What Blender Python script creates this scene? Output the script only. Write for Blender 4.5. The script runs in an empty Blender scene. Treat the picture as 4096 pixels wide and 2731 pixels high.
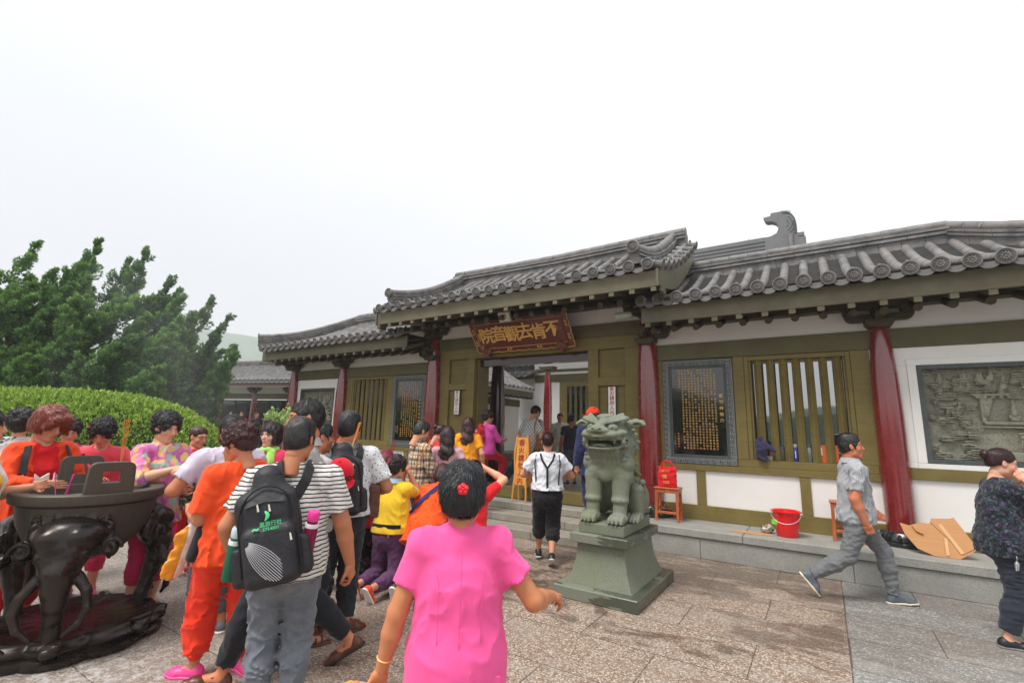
import bpy, bmesh, math, random
import numpy as np
from mathutils import Vector, Matrix, Quaternion
random.seed(7); RNG = np.random.default_rng(11)
PI = math.pi
SC = bpy.context.scene
COL = SC.collection

# ------------------------------------------------------------------ camera
YAW, PITCH, ROLL = math.radians(33.09), math.radians(10.28), math.radians(1.395)
CAMH = 1.6
_F = Vector((-math.sin(YAW)*math.cos(PITCH), math.cos(YAW)*math.cos(PITCH), math.sin(PITCH)))
_R = Vector((math.cos(YAW), math.sin(YAW), 0)); _U = _R.cross(_F)
_R2 = _R*math.cos(ROLL) + _U*math.sin(ROLL); _U2 = -_R*math.sin(ROLL) + _U*math.cos(ROLL)
cam_d = bpy.data.cameras.new('camera'); cam = bpy.data.objects.new('camera', cam_d); COL.objects.link(cam)
cam_d.sensor_width = 36; cam_d.lens = 16.647; cam_d.clip_start = .05; cam_d.clip_end = 2000
M = Matrix((( _R2.x, _U2.x, -_F.x, 0), (_R2.y, _U2.y, -_F.y, 0), (_R2.z, _U2.z, -_F.z, CAMH), (0, 0, 0, 1)))
cam.matrix_world = M
SC.camera = cam

# ------------------------------------------------------------------ sky, sun, exposure
world = bpy.data.worlds.new('World'); SC.world = world; world.use_nodes = True
wn = world.node_tree; wn.nodes.clear()
SUN_EL, SUN_AZ = math.radians(62), math.radians(200)   # azimuth of the sun, seen from above, clockwise from +Y
sky = wn.nodes.new('ShaderNodeTexSky'); sky.sky_type = 'NISHITA'; sky.sun_disc = False
sky.sun_elevation = SUN_EL; sky.sun_rotation = SUN_AZ; sky.dust_density = 3.0
bg1 = wn.nodes.new('ShaderNodeBackground'); bg1.inputs['Strength'].default_value = 0.02
wn.links.new(sky.outputs[0], bg1.inputs['Color'])
# the overcast layer: even white cloud, thinner grey where smoke and cloud bank lie low
geo = wn.nodes.new('ShaderNodeTexCoord'); sep = wn.nodes.new('ShaderNodeSeparateXYZ')
wn.links.new(geo.outputs['Generated'], sep.inputs[0])
nz = wn.nodes.new('ShaderNodeTexNoise'); nz.inputs['Scale'].default_value = 2.2; nz.inputs['Detail'].default_value = 5
wn.links.new(geo.outputs['Generated'], nz.inputs['Vector'])
def wmath(op, a, b):
    n = wn.nodes.new('ShaderNodeMath'); n.operation = op
    for i, v in enumerate((a, b)):
        if isinstance(v, (int, float)): n.inputs[i].default_value = v
        else: wn.links.new(v, n.inputs[i])
    return n.outputs[0]
hgt = wmath('ADD', wmath('MULTIPLY', sep.outputs['Z'], 1.15), wmath('MULTIPLY', sep.outputs['X'], 0.42))
val = wmath('ADD', hgt, wmath('MULTIPLY', nz.outputs[0], 0.30))
rmp = wn.nodes.new('ShaderNodeValToRGB'); wn.links.new(val, rmp.inputs[0])
rmp.color_ramp.elements[0].position = -0.0; rmp.color_ramp.elements[0].color = (.53, .535, .545, 1)
rmp.color_ramp.elements[1].position = .62; rmp.color_ramp.elements[1].color = (.705, .705, .71, 1)
bg2 = wn.nodes.new('ShaderNodeBackground'); bg2.inputs['Strength'].default_value = 0.97
wn.links.new(rmp.outputs[0], bg2.inputs['Color'])
addw = wn.nodes.new('ShaderNodeAddShader'); outw = wn.nodes.new('ShaderNodeOutputWorld')
wn.links.new(bg1.outputs[0], addw.inputs[0]); wn.links.new(bg2.outputs[0], addw.inputs[1]); wn.links.new(addw.outputs[0], outw.inputs[0])

sun_d = bpy.data.lights.new('sun', 'SUN'); sun_d.energy = 2.3; sun_d.angle = math.radians(22); sun_d.color = (1, .97, .93)
sun = bpy.data.objects.new('sun', sun_d); COL.objects.link(sun)
sd = Vector((math.sin(SUN_AZ)*math.cos(SUN_EL), math.cos(SUN_AZ)*math.cos(SUN_EL), math.sin(SUN_EL)))
sun.rotation_euler = sd.to_track_quat('Z', 'Y').to_euler(); sun.location = sd*30
SC.view_settings.view_transform = 'Standard'; SC.view_settings.look = 'None'
SC.view_settings.exposure = 0.60; SC.view_settings.gamma = 1.0; SC.view_settings.use_curve_mapping = False
SC.cycles.max_bounces = 6; SC.cycles.diffuse_bounces = 4; SC.cycles.glossy_bounces = 3
SC.cycles.transparent_max_bounces = 8; SC.cycles.volume_bounces = 1
SC.cycles.use_denoising = True

# ------------------------------------------------------------------ tagging helpers
def srgb(r, g, b):
    f = lambda c: (c/12.92 if c <= .04045 else ((c+.055)/1.055)**2.4)
    return (f(r/255), f(g/255), f(b/255), 1)
def tag(o, label=None, cat=None, group=None, kind=None):
    if label: o['label'] = label
    if cat: o['category'] = cat
    if group: o['group'] = group
    if kind: o['kind'] = kind
    return o
def empty(name, loc=(0, 0, 0), rz=0.0, label=None, cat=None, group=None):
    o = bpy.data.objects.new(name, None); COL.objects.link(o); o.empty_display_size = .2
    o.location = loc; o.rotation_euler = (0, 0, rz)
    return tag(o, label, cat, group)
def copy_tree(o, parent=None):
    c = o.copy(); COL.objects.link(c)
    if parent: c.parent = parent
    for ch in [x for x in COL.objects if x.parent == o]: copy_tree(ch, c)
    return c
def link_mesh(name, me, mats, parent=None, smooth=True, sharp=None):
    for m in (mats if isinstance(mats, (list, tuple)) else [mats]): me.materials.append(m)
    if smooth:
        me.polygons.foreach_set('use_smooth', np.ones(len(me.polygons), bool))
        if sharp: me.set_sharp_from_angle(angle=math.radians(sharp))
    o = bpy.data.objects.new(name, me); COL.objects.link(o)
    if parent: o.parent = parent
    return o
def np_mesh(name, V, Fq, colors=None, mat_idx=None):
    """V (n,3) floats, Fq list of arrays of equal-size polygons"""
    me = bpy.data.meshes.new(name)
    V = np.asarray(V, np.float32)
    if not isinstance(Fq, list): Fq = [Fq]
    Fq = [np.asarray(f, np.int32) for f in Fq if len(f)]
    me.vertices.add(len(V)); me.vertices.foreach_set('co', V.ravel())
    loops = np.concatenate([f.ravel() for f in Fq]) if Fq else np.zeros(0, np.int32)
    sizes = np.concatenate([np.full(len(f), f.shape[1], np.int32) for f in Fq])
    starts = np.concatenate([[0], np.cumsum(sizes)[:-1]]).astype(np.int32)
    me.loops.add(len(loops)); me.loops.foreach_set('vertex_index', loops)
    me.polygons.add(len(sizes)); me.polygons.foreach_set('loop_start', starts)
    if mat_idx is not None: me.polygons.foreach_set('material_index', np.asarray(mat_idx, np.int32))
    if colors is not None:
        at = me.color_attributes.new('Col', 'FLOAT_COLOR', 'POINT')
        c = np.ones((len(V), 4), np.float32); c[:, :3] = colors; at.data.foreach_set('color', c.ravel())
    me.update(calc_edges=True); me.validate()
    return me

# ------------------------------------------------------------------ hard surface builder
class MB:
    """collects boxes, tubes, lathes, prisms; build() links them as ONE mesh object"""
    def __init__(s): s.v = []; s.f = []; s.m = []; s.mi = 0
    def add(s, V, F, mi=None):
        n = len(s.v); s.v += [tuple(p) for p in V]; s.f += [tuple(i+n for i in f) for f in F]
        s.m += [s.mi if mi is None else mi]*len(F); return s
    def box(s, x0, x1, y0, y1, z0, z1, R=None, mi=None):
        V = [(x, y, z) for z in (z0, z1) for y in (y0, y1) for x in (x0, x1)]
        if R is not None: V = [tuple(R @ Vector(p)) for p in V]
        return s.add(V, [(0, 2, 3, 1), (4, 5, 7, 6), (0, 1, 5, 4), (2, 6, 7, 3), (0, 4, 6, 2), (1, 3, 7, 5)], mi)
    def tube(s, pts, r, n=10, cap=True, mi=None, arc=None, up=None):
        """sweep; r scalar or list; arc=(a0,a1) for a part circle"""
        P = [Vector(p) for p in pts]; k = len(P); rr = r if isinstance(r, (list, tuple)) else [r]*k
        base = len(s.v); V = []; F = []
        prev = None
        for i in range(k):
            t = (P[min(i+1, k-1)]-P[max(i-1, 0)]).normalized()
            if prev is None:
                u0 = Vector(up) if up is not None else (Vector((0, 0, 1)) if abs(t.z) < .9 else Vector((0, 1, 0)))
                a = (u0 - t*u0.dot(t)).normalized()
            else: a = (prev - t*prev.dot(t)).normalized()
            prev = a; b = t.cross(a)
            for j in range(n):
                th = 2*PI*j/n
                V.append(P[i] + (a*math.cos(th)+b*math.sin(th))*rr[i])
        for i in range(k-1):
            for j in range(n):
                j2 = (j+1) % n
                F.append((i*n+j, i*n+j2, (i+1)*n+j2, (i+1)*n+j))
        if cap: F.append(tuple(range(n-1, -1, -1))); F.append(tuple((k-1)*n+j for j in range(n)))
        return s.add(V, F, mi)
    def lathe(s, prof, c=(0, 0, 0), n=24, mi=None, ax=None, cap=True):
        """prof list of (r,z); around z through c, or through frame ax (3x3 columns u,v,w)"""
        V = []; F = []; k = len(prof); c = Vector(c)
        u, v, w = ax if ax else (Vector((1, 0, 0)), Vector((0, 1, 0)), Vector((0, 0, 1)))
        for r, z in prof:
            for j in range(n):
                t = 2*PI*j/n; V.append(c+u*(r*math.cos(t))+v*(r*math.sin(t))+w*z)
        for i in range(k-1):
            for j in range(n):
                j2 = (j+1) % n; F.append((i*n+j, i*n+j2, (i+1)*n+j2, (i+1)*n+j))
        if cap: F.append(tuple(range(n-1, -1, -1))); F.append(tuple((k-1)*n+j for j in range(n)))
        return s.add(V, F, mi)
    def prism(s, poly, a, b, plane='xz', mi=None):
        """extrude a 2D polygon; plane 'xz' extrudes along y from a to b, 'yz' along x, 'xy' along z"""
        def P(p, t): return {'xz': (p[0], t, p[1]), 'yz': (t, p[0], p[1]), 'xy': (p[0], p[1], t)}[plane]
        n = len(poly); V = [P(p, a) for p in poly]+[P(p, b) for p in poly]
        F = [tuple(range(n)), tuple(range(2*n-1, n-1, -1))]+[(i, n+i, n+(i+1) % n, (i+1) % n) for i in range(n)]
        return s.add(V, F, mi)
    def build(s, name, mats, parent=None, bevel=0, smooth=True, sharp=35, seg=1):
        me = bpy.data.meshes.new(name); me.from_pydata(s.v, [], s.f)
        me.polygons.foreach_set('material_index', np.asarray(s.m, np.int32))
        bm = bmesh.new(); bm.from_mesh(me); bmesh.ops.recalc_face_normals(bm, faces=bm.faces)
        if bevel:
            es = [e for e in bm.edges if len(e.link_faces) == 2 and e.calc_face_angle(0) > .5]
            bmesh.ops.bevel(bm, geom=es, offset=bevel, segments=seg, profile=.5, affect='EDGES', clamp_overlap=True)
        bm.to_mesh(me); bm.free(); me.update()
        return link_mesh(name, me, mats, parent, smooth, sharp)

# ------------------------------------------------------------------ implicit modeller (smooth unions -> one continuous skin)
def _n3(P, s, seed=0):
    """cheap smooth noise in about -1..1"""
    r = np.random.default_rng(seed); o = np.zeros(P.shape[:-1], np.float32)
    x = P*s
    for i in range(4):
        d = r.normal(size=3); d /= np.linalg.norm(d); e = r.normal(size=3); e /= np.linalg.norm(e)
        q = x@d.astype(np.float32) + 1.3*np.sin(x@e.astype(np.float32)*.9+r.uniform(0, 6))
        o += np.sin(q*(1+.35*i)+r.uniform(0, 6))
    return o/3.0
def unit(v):
    v = np.asarray(v, float); return v/max(1e-9, np.linalg.norm(v))
class Sdf:
    def __init__(s, lo, hi, h):
        s.h = h; s.lo = np.array(lo, float)-2*h
        s.n = np.ceil((np.array(hi)-s.lo)/h+3).astype(int)
        s.d = np.full(s.n, .5, np.float32)
        s.ax = [(s.lo[i]+h*np.arange(s.n[i])).astype(np.float32) for i in range(3)]
    def _sub(s, lo, hi):
        a = np.clip(np.floor((np.asarray(lo)-s.lo)/s.h).astype(int), 0, s.n); b = np.clip(np.ceil((np.asarray(hi)-s.lo)/s.h).astype(int)+1, 0, s.n)
        if (b <= a).any(): return None, None
        sl = tuple(slice(a[i], b[i]) for i in range(3))
        X, Y, Z = np.meshgrid(s.ax[0][sl[0]], s.ax[1][sl[1]], s.ax[2][sl[2]], indexing='ij')
        return sl, np.stack([X, Y, Z], -1)
    def _mix(s, sl, di, k, op):
        d = s.d[sl]
        if op == 'u':
            if k > 0:
                hh = np.maximum(k-np.abs(d-di), 0)/k; s.d[sl] = np.minimum(d, di)-hh*hh*k*.25
            else: s.d[sl] = np.minimum(d, di)
        elif op == 's':
            di = -di
            if k > 0:
                hh = np.maximum(k-np.abs(d-di), 0)/k; s.d[sl] = np.maximum(d, di)+hh*hh*k*.25
            else: s.d[sl] = np.maximum(d, di)
    def cone(s, a, b, ra, rb, k=.02, flat=1.0, side=None, op='u', cut=False, noise=None):
        """tapered capsule; flat>1 widens the section along `side`; cut=True ends it square at b"""
        a = np.asarray(a, float); b = np.asarray(b, float); L = np.linalg.norm(b-a)+1e-6; w = (b-a)/L
        m = max(ra, rb)*max(1, flat)+k+3*s.h
        sl, P = s._sub(np.minimum(a, b)-m, np.maximum(a, b)+m)
        if sl is None: return s
        Q = P-a.astype(np.float32); t = Q@w.astype(np.float32)
        if side is not None and flat != 1.0:
            u = np.asarray(side, float); u = unit(u-w*(u@w)); pu = Q@u.astype(np.float32)
            v = np.cross(w, u); pv = Q@v.astype(np.float32)
            tt = np.clip(t/L, 0, 1); dz = t-tt*L
            di = np.sqrt((pu/flat)**2+pv**2+dz**2)-(ra+(rb-ra)*tt)
        else:
            tt = np.clip(t/L, 0, 1)
            e = Q-tt[..., None]*(w*L).astype(np.float32)
            di = np.sqrt((e*e).sum(-1))-(ra+(rb-ra)*tt)
        if cut: di = np.maximum(di, t-L)
        if noise is not None: di = di+noise(P)
        s._mix(sl, di, k, op); return s
    def ell(s, c, r, k=.02, R=None, op='u', noise=None):
        c = np.asarray(c, float); r = np.asarray(r, float)*np.ones(3); m = r.max()+k+3*s.h
        sl, P = s._sub(c-m, c+m)
        if sl is None: return s
        Q = P-c.astype(np.float32)
        if R is not None: Q = Q@np.asarray(R, np.float32)
        k0 = np.sqrt(((Q/r.astype(np.float32))**2).sum(-1)); k1 = np.sqrt(((Q/(r*r).astype(np.float32))**2).sum(-1))+1e-6
        di = k0*(k0-1)/k1
        di = np.where(k0 < 1e-3, -r.min(), di)
        if noise is not None: di = di+noise(P)
        s._mix(sl, di.astype(np.float32), k, op); return s
    def rbox(s, c, r, rad=.01, k=.01, R=None, op='u'):
        c = np.asarray(c, float); r = np.asarray(r, float); m = np.linalg.norm(r)+k+3*s.h
        sl, P = s._sub(c-m, c+m)
        if sl is None: return s
        Q = P-c.astype(np.float32)
        if R is not None: Q = Q@np.asarray(R, np.float32)
        q = np.abs(Q)-(r-rad).astype(np.float32)
        di = np.sqrt((np.maximum(q, 0)**2).sum(-1))+np.minimum(q.max(-1), 0)-rad
        s._mix(sl, di.astype(np.float32), k, op); return s
    def plane(s, p, n, k=0.0):
        """keep the side where (x-p).n < 0"""
        sl, P = s._sub(s.lo, s.lo+s.n*s.h)
        di = (P-np.asarray(p, np.float32))@unit(n).astype(np.float32)
        s._mix(sl, -di, k, 's'); return s
    def warp(s, fn):
        sl, P = s._sub(s.lo, s.lo+s.n*s.h); s.d[sl] += fn(P).astype(np.float32); return s
    def mesh(s):
        d = s.d; n = s.n
        for i in range(3):
            sl = [slice(None)]*3; sl[i] = 0; d[tuple(sl)] = np.maximum(d[tuple(sl)], 1e-3); sl[i] = -1; d[tuple(sl)] = np.maximum(d[tuple(sl)], 1e-3)
        inside = d < 0
        cx = n-1; acc = np.zeros((*cx, 3), np.float32); cnt = np.zeros(cx, np.float32)
        for ax in range(3):
            for o1 in (0, 1):
                for o2 in (0, 1):
                    off = [0, 0, 0]; oth = [i for i in range(3) if i != ax]; off[oth[0]] = o1; off[oth[1]] = o2
                    s0 = tuple(slice(off[i], off[i]+cx[i]) for i in range(3)); off2 = list(off); off2[ax] = 1
                    s1 = tuple(slice(off2[i], off2[i]+cx[i]) for i in range(3))
                    cr = inside[s0] != inside[s1]
                    idx = np.nonzero(cr); d0 = d[s0][idx]; d1 = d[s1][idx]; t = d0/(d0-d1)
                    v = np.empty((len(t), 3), np.float32); v[:, ax] = t; v[:, oth[0]] = o1; v[:, oth[1]] = o2
                    acc[idx] += v; cnt[idx] += 1
        act = cnt > 0; ids = np.full(cx, -1, np.int64); ii = np.nonzero(act); ids[ii] = np.arange(len(ii[0]))
        V = (np.stack(ii, -1)+acc[ii]/cnt[ii][:, None])*s.h+s.lo
        Fs = []
        for ax in range(3):
            o = [i for i in range(3) if i != ax]
            A = [slice(None)]*3; B = [slice(None)]*3
            A[ax] = slice(0, n[ax]-1); B[ax] = slice(1, n[ax])
            for q in o: A[q] = slice(1, n[q]-1); B[q] = slice(1, n[q]-1)
            a = inside[tuple(A)]; b = inside[tuple(B)]
            for flip, msk in ((0, a & ~b), (1, ~a & b)):
                e = [x.copy() for x in np.nonzero(msk)]; e[o[0]] += 1; e[o[1]] += 1
                def cell(p, q):
                    c = [None]*3; c[ax] = e[ax]; c[o[0]] = e[o[0]]-p; c[o[1]] = e[o[1]]-q; return ids[tuple(c)]
                quad = np.stack([cell(1, 1), cell(0, 1), cell(0, 0), cell(1, 0)], -1)
                if (flip == 1) != (ax == 1): quad = quad[:, ::-1]
                Fs.append(quad)
        return V, np.concatenate(Fs)
def merge(parts):
    V = []; F = []; n = 0
    for v, f in parts: V.append(v); F.append(f+n); n += len(v)
    return np.concatenate(V), np.concatenate(F)
def sdf_obj(name, parts, mat, parent=None, colfn=None, smooth_it=0):
    if isinstance(parts, Sdf): parts = [parts]
    V, Fq = merge([p.mesh() if isinstance(p, Sdf) else p for p in parts])
    me = np_mesh(name, V, Fq, colfn(V) if colfn else None)
    return link_mesh(name, me, mat, parent, True)
def rotm(yaw=0, pitch=0, roll=0):
    """columns right, forward, up; yaw turns left, pitch looks up (degrees)"""
    return np.array(Matrix.Rotation(math.radians(yaw), 3, 'Z') @ Matrix.Rotation(math.radians(pitch), 3, 'X') @ Matrix.Rotation(math.radians(roll), 3, 'Y'))
# ------------------------------------------------------------------ materials
class NT:
    """tiny node graph writer"""
    def __init__(s, name):
        s.m = bpy.data.materials.new(name); s.m.use_nodes = True; s.t = s.m.node_tree; s.t.nodes.clear()
        s.out = s.t.nodes.new('ShaderNodeOutputMaterial'); s.b = s.t.nodes.new('ShaderNodeBsdfPrincipled')
        s.t.links.new(s.b.outputs[0], s.out.inputs[0]); s.co = s.t.nodes.new('ShaderNodeTexCoord')
    def set(s, **k):
        for n, v in k.items():
            key = {'color': 'Base Color', 'rough': 'Roughness', 'metal': 'Metallic', 'spec': 'Specular IOR Level', 'coat': 'Coat Weight', 'coatr': 'Coat Roughness', 'sheen': 'Sheen Weight', 'alpha': 'Alpha', 'trans': 'Transmission Weight', 'sss': 'Subsurface Weight', 'normal': 'Normal', 'emis': 'Emission Color', 'emiss': 'Emission Strength', 'ior': 'IOR'}[n]
            s.inp(s.b.inputs[key], v)
        return s
    def inp(s, sock, v):
        if hasattr(v, 'is_output') or hasattr(v, 'links'): s.t.links.new(v, sock)
        elif isinstance(v, (tuple, list)) and sock.type == 'RGBA' and len(v) == 3: sock.default_value = (*v, 1)
        else: sock.default_value = v
    def n(s, typ, props={}, **ins):
        x = s.t.nodes.new(typ)
        for k, v in props.items(): setattr(x, k, v)
        for k, v in ins.items():
            k = k.replace('_', ' ')
            if k.isdigit(): k = int(k)
            s.inp(x.inputs[k], v)
        return x
    def obj(s): return s.co.outputs['Object']
    def mp(s, scale=(1, 1, 1), rot=(0, 0, 0), loc=(0, 0, 0), v=None):
        x = s.n('ShaderNodeMapping'); s.t.links.new(v or s.obj(), x.inputs['Vector'])
        x.inputs['Scale'].default_value = scale; x.inputs['Rotation'].default_value = rot; x.inputs['Location'].default_value = loc
        return x.outputs[0]
    def noise(s, scale, detail=4, rough=.55, v=None, dist=0):
        x = s.n('ShaderNodeTexNoise', Scale=scale, Detail=detail, Roughness=rough, Distortion=dist); s.t.links.new(v or s.obj(), x.inputs['Vector'])
        return x.outputs[0]
    def noisec(s, scale, detail=4, v=None):
        x = s.n('ShaderNodeTexNoise', Scale=scale, Detail=detail); s.t.links.new(v or s.obj(), x.inputs['Vector']); return x.outputs['Color']
    def vor(s, scale, feature='F1', v=None, out='Distance', rnd=1.0):
        x = s.n('ShaderNodeTexVoronoi', {'feature': feature}, Scale=scale, Randomness=rnd); s.t.links.new(v or s.obj(), x.inputs['Vector']); return x.outputs[out]
    def math(s, op, a, b=0.0, c=0.0):
        x = s.n('ShaderNodeMath', {'operation': op})
        s.inp(x.inputs[0], a); s.inp(x.inputs[1], b)
        if op in ('MULTIPLY_ADD', 'SMOOTH_MIN', 'COMPARE'): s.inp(x.inputs[2], c)
        return x.outputs[0]
    def ramp(s, f, stops, interp='LINEAR'):
        x = s.n('ShaderNodeValToRGB'); x.color_ramp.interpolation = interp; s.inp(x.inputs[0], f)
        e = x.color_ramp.elements
        while len(e) < len(stops): e.new(.5)
        for q, (p, c) in zip(e, stops):
            q.position = p; q.color = c if len(c) == 4 else (*c, 1)
        return x.outputs[0]
    def fr(s, f, stops): return s.ramp(f, [(p, (v, v, v, 1)) for p, v in stops])
    def mix(s, f, a, b, mode='MIX'):
        x = s.n('ShaderNodeMix', {'data_type': 'RGBA', 'blend_type': mode, 'clamp_factor': True})
        s.inp(x.inputs[0], f); s.inp(x.inputs[6], a); s.inp(x.inputs[7], b); return x.outputs[2]
    def bump(s, h, strength=.3, dist=.01, nrm=None):
        x = s.n('ShaderNodeBump', Strength=strength, Distance=dist); s.t.links.new(h, x.inputs['Height'])
        if nrm is not None: s.t.links.new(nrm, x.inputs['Normal'])
        s.t.links.new(x.outputs[0], s.b.inputs['Normal']); return x.outputs[0]
    def sepxyz(s, v=None):
        x = s.n('ShaderNodeSeparateXYZ'); s.t.links.new(v or s.obj(), x.inputs[0]); return x.outputs
def dk(c, k): return (c[0]*k, c[1]*k, c[2]*k, 1)
def simple(name, c, rough=.6, var=.18, scale=6, bump=0, bscale=60, **kw):
    t = NT(name); f = t.noise(scale, 5)
    t.set(color=t.mix(f, dk(c, 1-var), dk(c, 1+var)), rough=rough, **kw)
    if bump: t.bump(t.noise(bscale, 3), bump, .004)
    return t.m
MC = {}
def cloth(c, kind='plain', c2=None, rough=.85, **kw):
    """fabric: weave, soft mottling and a printed pattern"""
    key = (tuple(c), kind, tuple(c2) if c2 and not isinstance(c2, list) else str(c2), tuple(sorted(kw.items())))
    if key in MC: return MC[key]
    t = NT('cloth_'+kind); c1 = srgb(*c); cc = c1; sc = kw.get('scale', 1.0)
    c2l = srgb(*c2) if isinstance(c2, tuple) else None
    if kind == 'stripe':        # stripes across the body
        x, y, z = t.sepxyz(); w = kw.get('period', .022)
        f = t.math('FRACT', t.math('DIVIDE', t.math('ADD', z, t.math('MULTIPLY', t.noise(9, 2), .02)), w))
        cc = t.mix(t.fr(f, [(.0, 0), (.62, 0), (.68, 1), (.94, 1), (1, 0)]), c1, c2l)
    elif kind == 'vstripe':
        x, y, z = t.sepxyz(); w = kw.get('period', .008)
        f = t.math('FRACT', t.math('DIVIDE', t.math('ADD', x, y), w)); g = t.math('FRACT', t.math('DIVIDE', z, w*1.2))
        cc = t.mix(t.math('MULTIPLY', t.fr(f, [(.4, 0), (.5, 1)]), .75), c1, c2l); cc = t.mix(t.math('MULTIPLY', t.fr(g, [(.6, 0), (.7, 1)]), .35), cc, c2l)
    elif kind == 'plaid':
        x, y, z = t.sepxyz(); p = kw.get('period', .11); c3 = srgb(*kw.get('c3', (150, 120, 95)))
        f = t.math('FRACT', t.math('DIVIDE', t.math('ADD', x, t.math('MULTIPLY', y, .8)), p)); g = t.math('FRACT', t.math('DIVIDE', z, p))
        a = t.mix(t.fr(f, [(.45, 0), (.47, 1), (.75, 1), (.77, 0)]), c1, c3); a = t.mix(t.math('MULTIPLY', t.fr(g, [(.5, 0), (.52, 1), (.8, 1), (.82, 0)]), .75), a, c2l)
        a = t.mix(t.fr(f, [(.1, 0), (.12, 1), (.18, 1), (.2, 0)]), a, c2l); cc = t.mix(t.fr(g, [(.1, 0), (.12, 1), (.2, 1), (.22, 0)]), a, c3)
    elif kind == 'dots':
        d = t.vor(kw.get('ps', 42), rnd=.75); cc = t.mix(t.fr(d, [(.22, 1), (.28, 0)]), c1, c2l)
    elif kind == 'lattice':
        x, y, z = t.sepxyz(); p = .085
        f = t.math('ABSOLUTE', t.math('SUBTRACT', t.math('FRACT', t.math('DIVIDE', t.math('ADD', t.math('ADD', x, y), z), p)), .5)); g = t.math('ABSOLUTE', t.math('SUBTRACT', t.math('FRACT', t.math('DIVIDE', t.math('SUBTRACT', t.math('ADD', x, y), z), p)), .5))
        m = t.math('MINIMUM', f, g); m2 = t.math('MULTIPLY', t.fr(m, [(.05, 1), (.08, 0)]), t.fr(t.noise(28, 2), [(.38, 0), (.44, 1)]))
        cc = t.mix(m2, c1, c2l)
    elif kind == 'floral':
        pal = [srgb(*q) for q in kw.get('pal', ((200, 90, 150),))]; ps = kw.get('ps', 14)
        v = t.mp(v=None); w = t.n('ShaderNodeVectorMath', {'operation': 'MULTIPLY_ADD'}); t.t.links.new(t.noisec(kw.get('ws', 9), 3), w.inputs[0]); w.inputs[1].default_value = (.12,)*3; t.t.links.new(v, w.inputs[2])
        r = t.sepxyz(t.vor(ps, v=w.outputs[0], out='Color'))[0]
        st = [(i/len(pal), p) for i, p in enumerate(pal)]; cc = t.ramp(r, st, 'CONSTANT')
        d = t.vor(ps, 'F1', v=w.outputs[0]); cc = t.mix(t.fr(d, [(kw.get('r0', .35), 0), (kw.get('r0', .35)+.15, 1)]), cc, c1)
    elif kind == 'denim':
        f = t.noise(7, 6, .7); g = t.vor(260, v=t.mp((1, 1, .2))); cc = t.mix(t.fr(f, [(.3, .25), (.7, .75)]), dk(c1, .80), c2l); cc = t.mix(t.math('MULTIPLY', g, .25), cc, dk(c1, .5))
    f = t.noise(4.5*sc, 3); col = t.mix(t.fr(f, [(.3, 0), (.7, 1)]), dk(cc, .9) if not hasattr(cc, 'is_output') else t.mix(.10, cc, (0, 0, 0, 1)), cc)
    t.set(color=col, rough=kw.get('rough', rough), sheen=.15, spec=kw.get('spec', .2))
    wv = t.noise(420, 2); fl = t.noise(kw.get('fs', 14), 3, .5, v=t.mp((1, 1, kw.get('zst', .6))), dist=.6)
    b = t.bump(fl, kw.get('fold', .35), .02); t.bump(wv, .12, .002, b)
    MC[key] = t.m; return t.m
def skin_mat(c):
    key = ('skin', tuple(c))
    if key in MC: return MC[key]
    t = NT('skin'); c1 = srgb(*c); a = t.n('ShaderNodeAttribute', {'attribute_name': 'Col'})
    f = t.noise(22, 4); base = t.mix(f, dk(c1, .86), dk(c1, 1.12))
    t.set(color=t.mix(1.0, base, a.outputs['Color'], 'MULTIPLY'), rough=.5, spec=.35, sss=.08)
    t.b.inputs['Subsurface Radius'].default_value = (.012, .005, .003); t.bump(t.noise(160, 3), .12, .003)
    MC[key] = t.m; return t.m
def hair_mat(c, curly=False, gloss=.38):
    key = ('hair', tuple(c), curly)
    if key in MC: return MC[key]
    t = NT('hair'); c1 = srgb(*c)
    if curly: h = t.vor(95, v=t.mp((1, 1, 1))); n = t.noise(60, 4)
    else: h = t.noise(1, 5, .6, v=t.mp((230, 90, 14))); n = t.noise(1, 3, v=t.mp((90, 60, 6)))
    t.set(color=t.mix(n, dk(c1, .45), dk(c1, 1.7)), rough=gloss, spec=.5); t.bump(h, .6, .006)
    MC[key] = t.m; return t.m
def stone(name, c, c2, c3=None, rough=.75, sp=170, bump=.35, amount=.5, stain=None, streak=False):
    t = NT(name); n1 = t.noise(3.2, 6, .65); f = t.noise(sp, 2, .7); g = t.vor(sp*.8, out='Color')
    r = t.sepxyz(g)[0]
    a = t.mix(t.fr(f, [(.32, 0), (.68, 1)]), srgb(*c), srgb(*c2))
    if c3: a = t.mix(t.fr(r, [(.80, 0), (.86, .6)]), a, srgb(*c3))
    a = t.mix(t.math('MULTIPLY', t.fr(n1, [(.35, 1), (.62, 0)]), amount), a, dk(srgb(*(stain or c)), .72 if not stain else 1))
    t.set(color=a, rough=rough); t.bump(t.noise(sp*.6, 4, .7), bump, .004)
    return t.m

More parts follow.
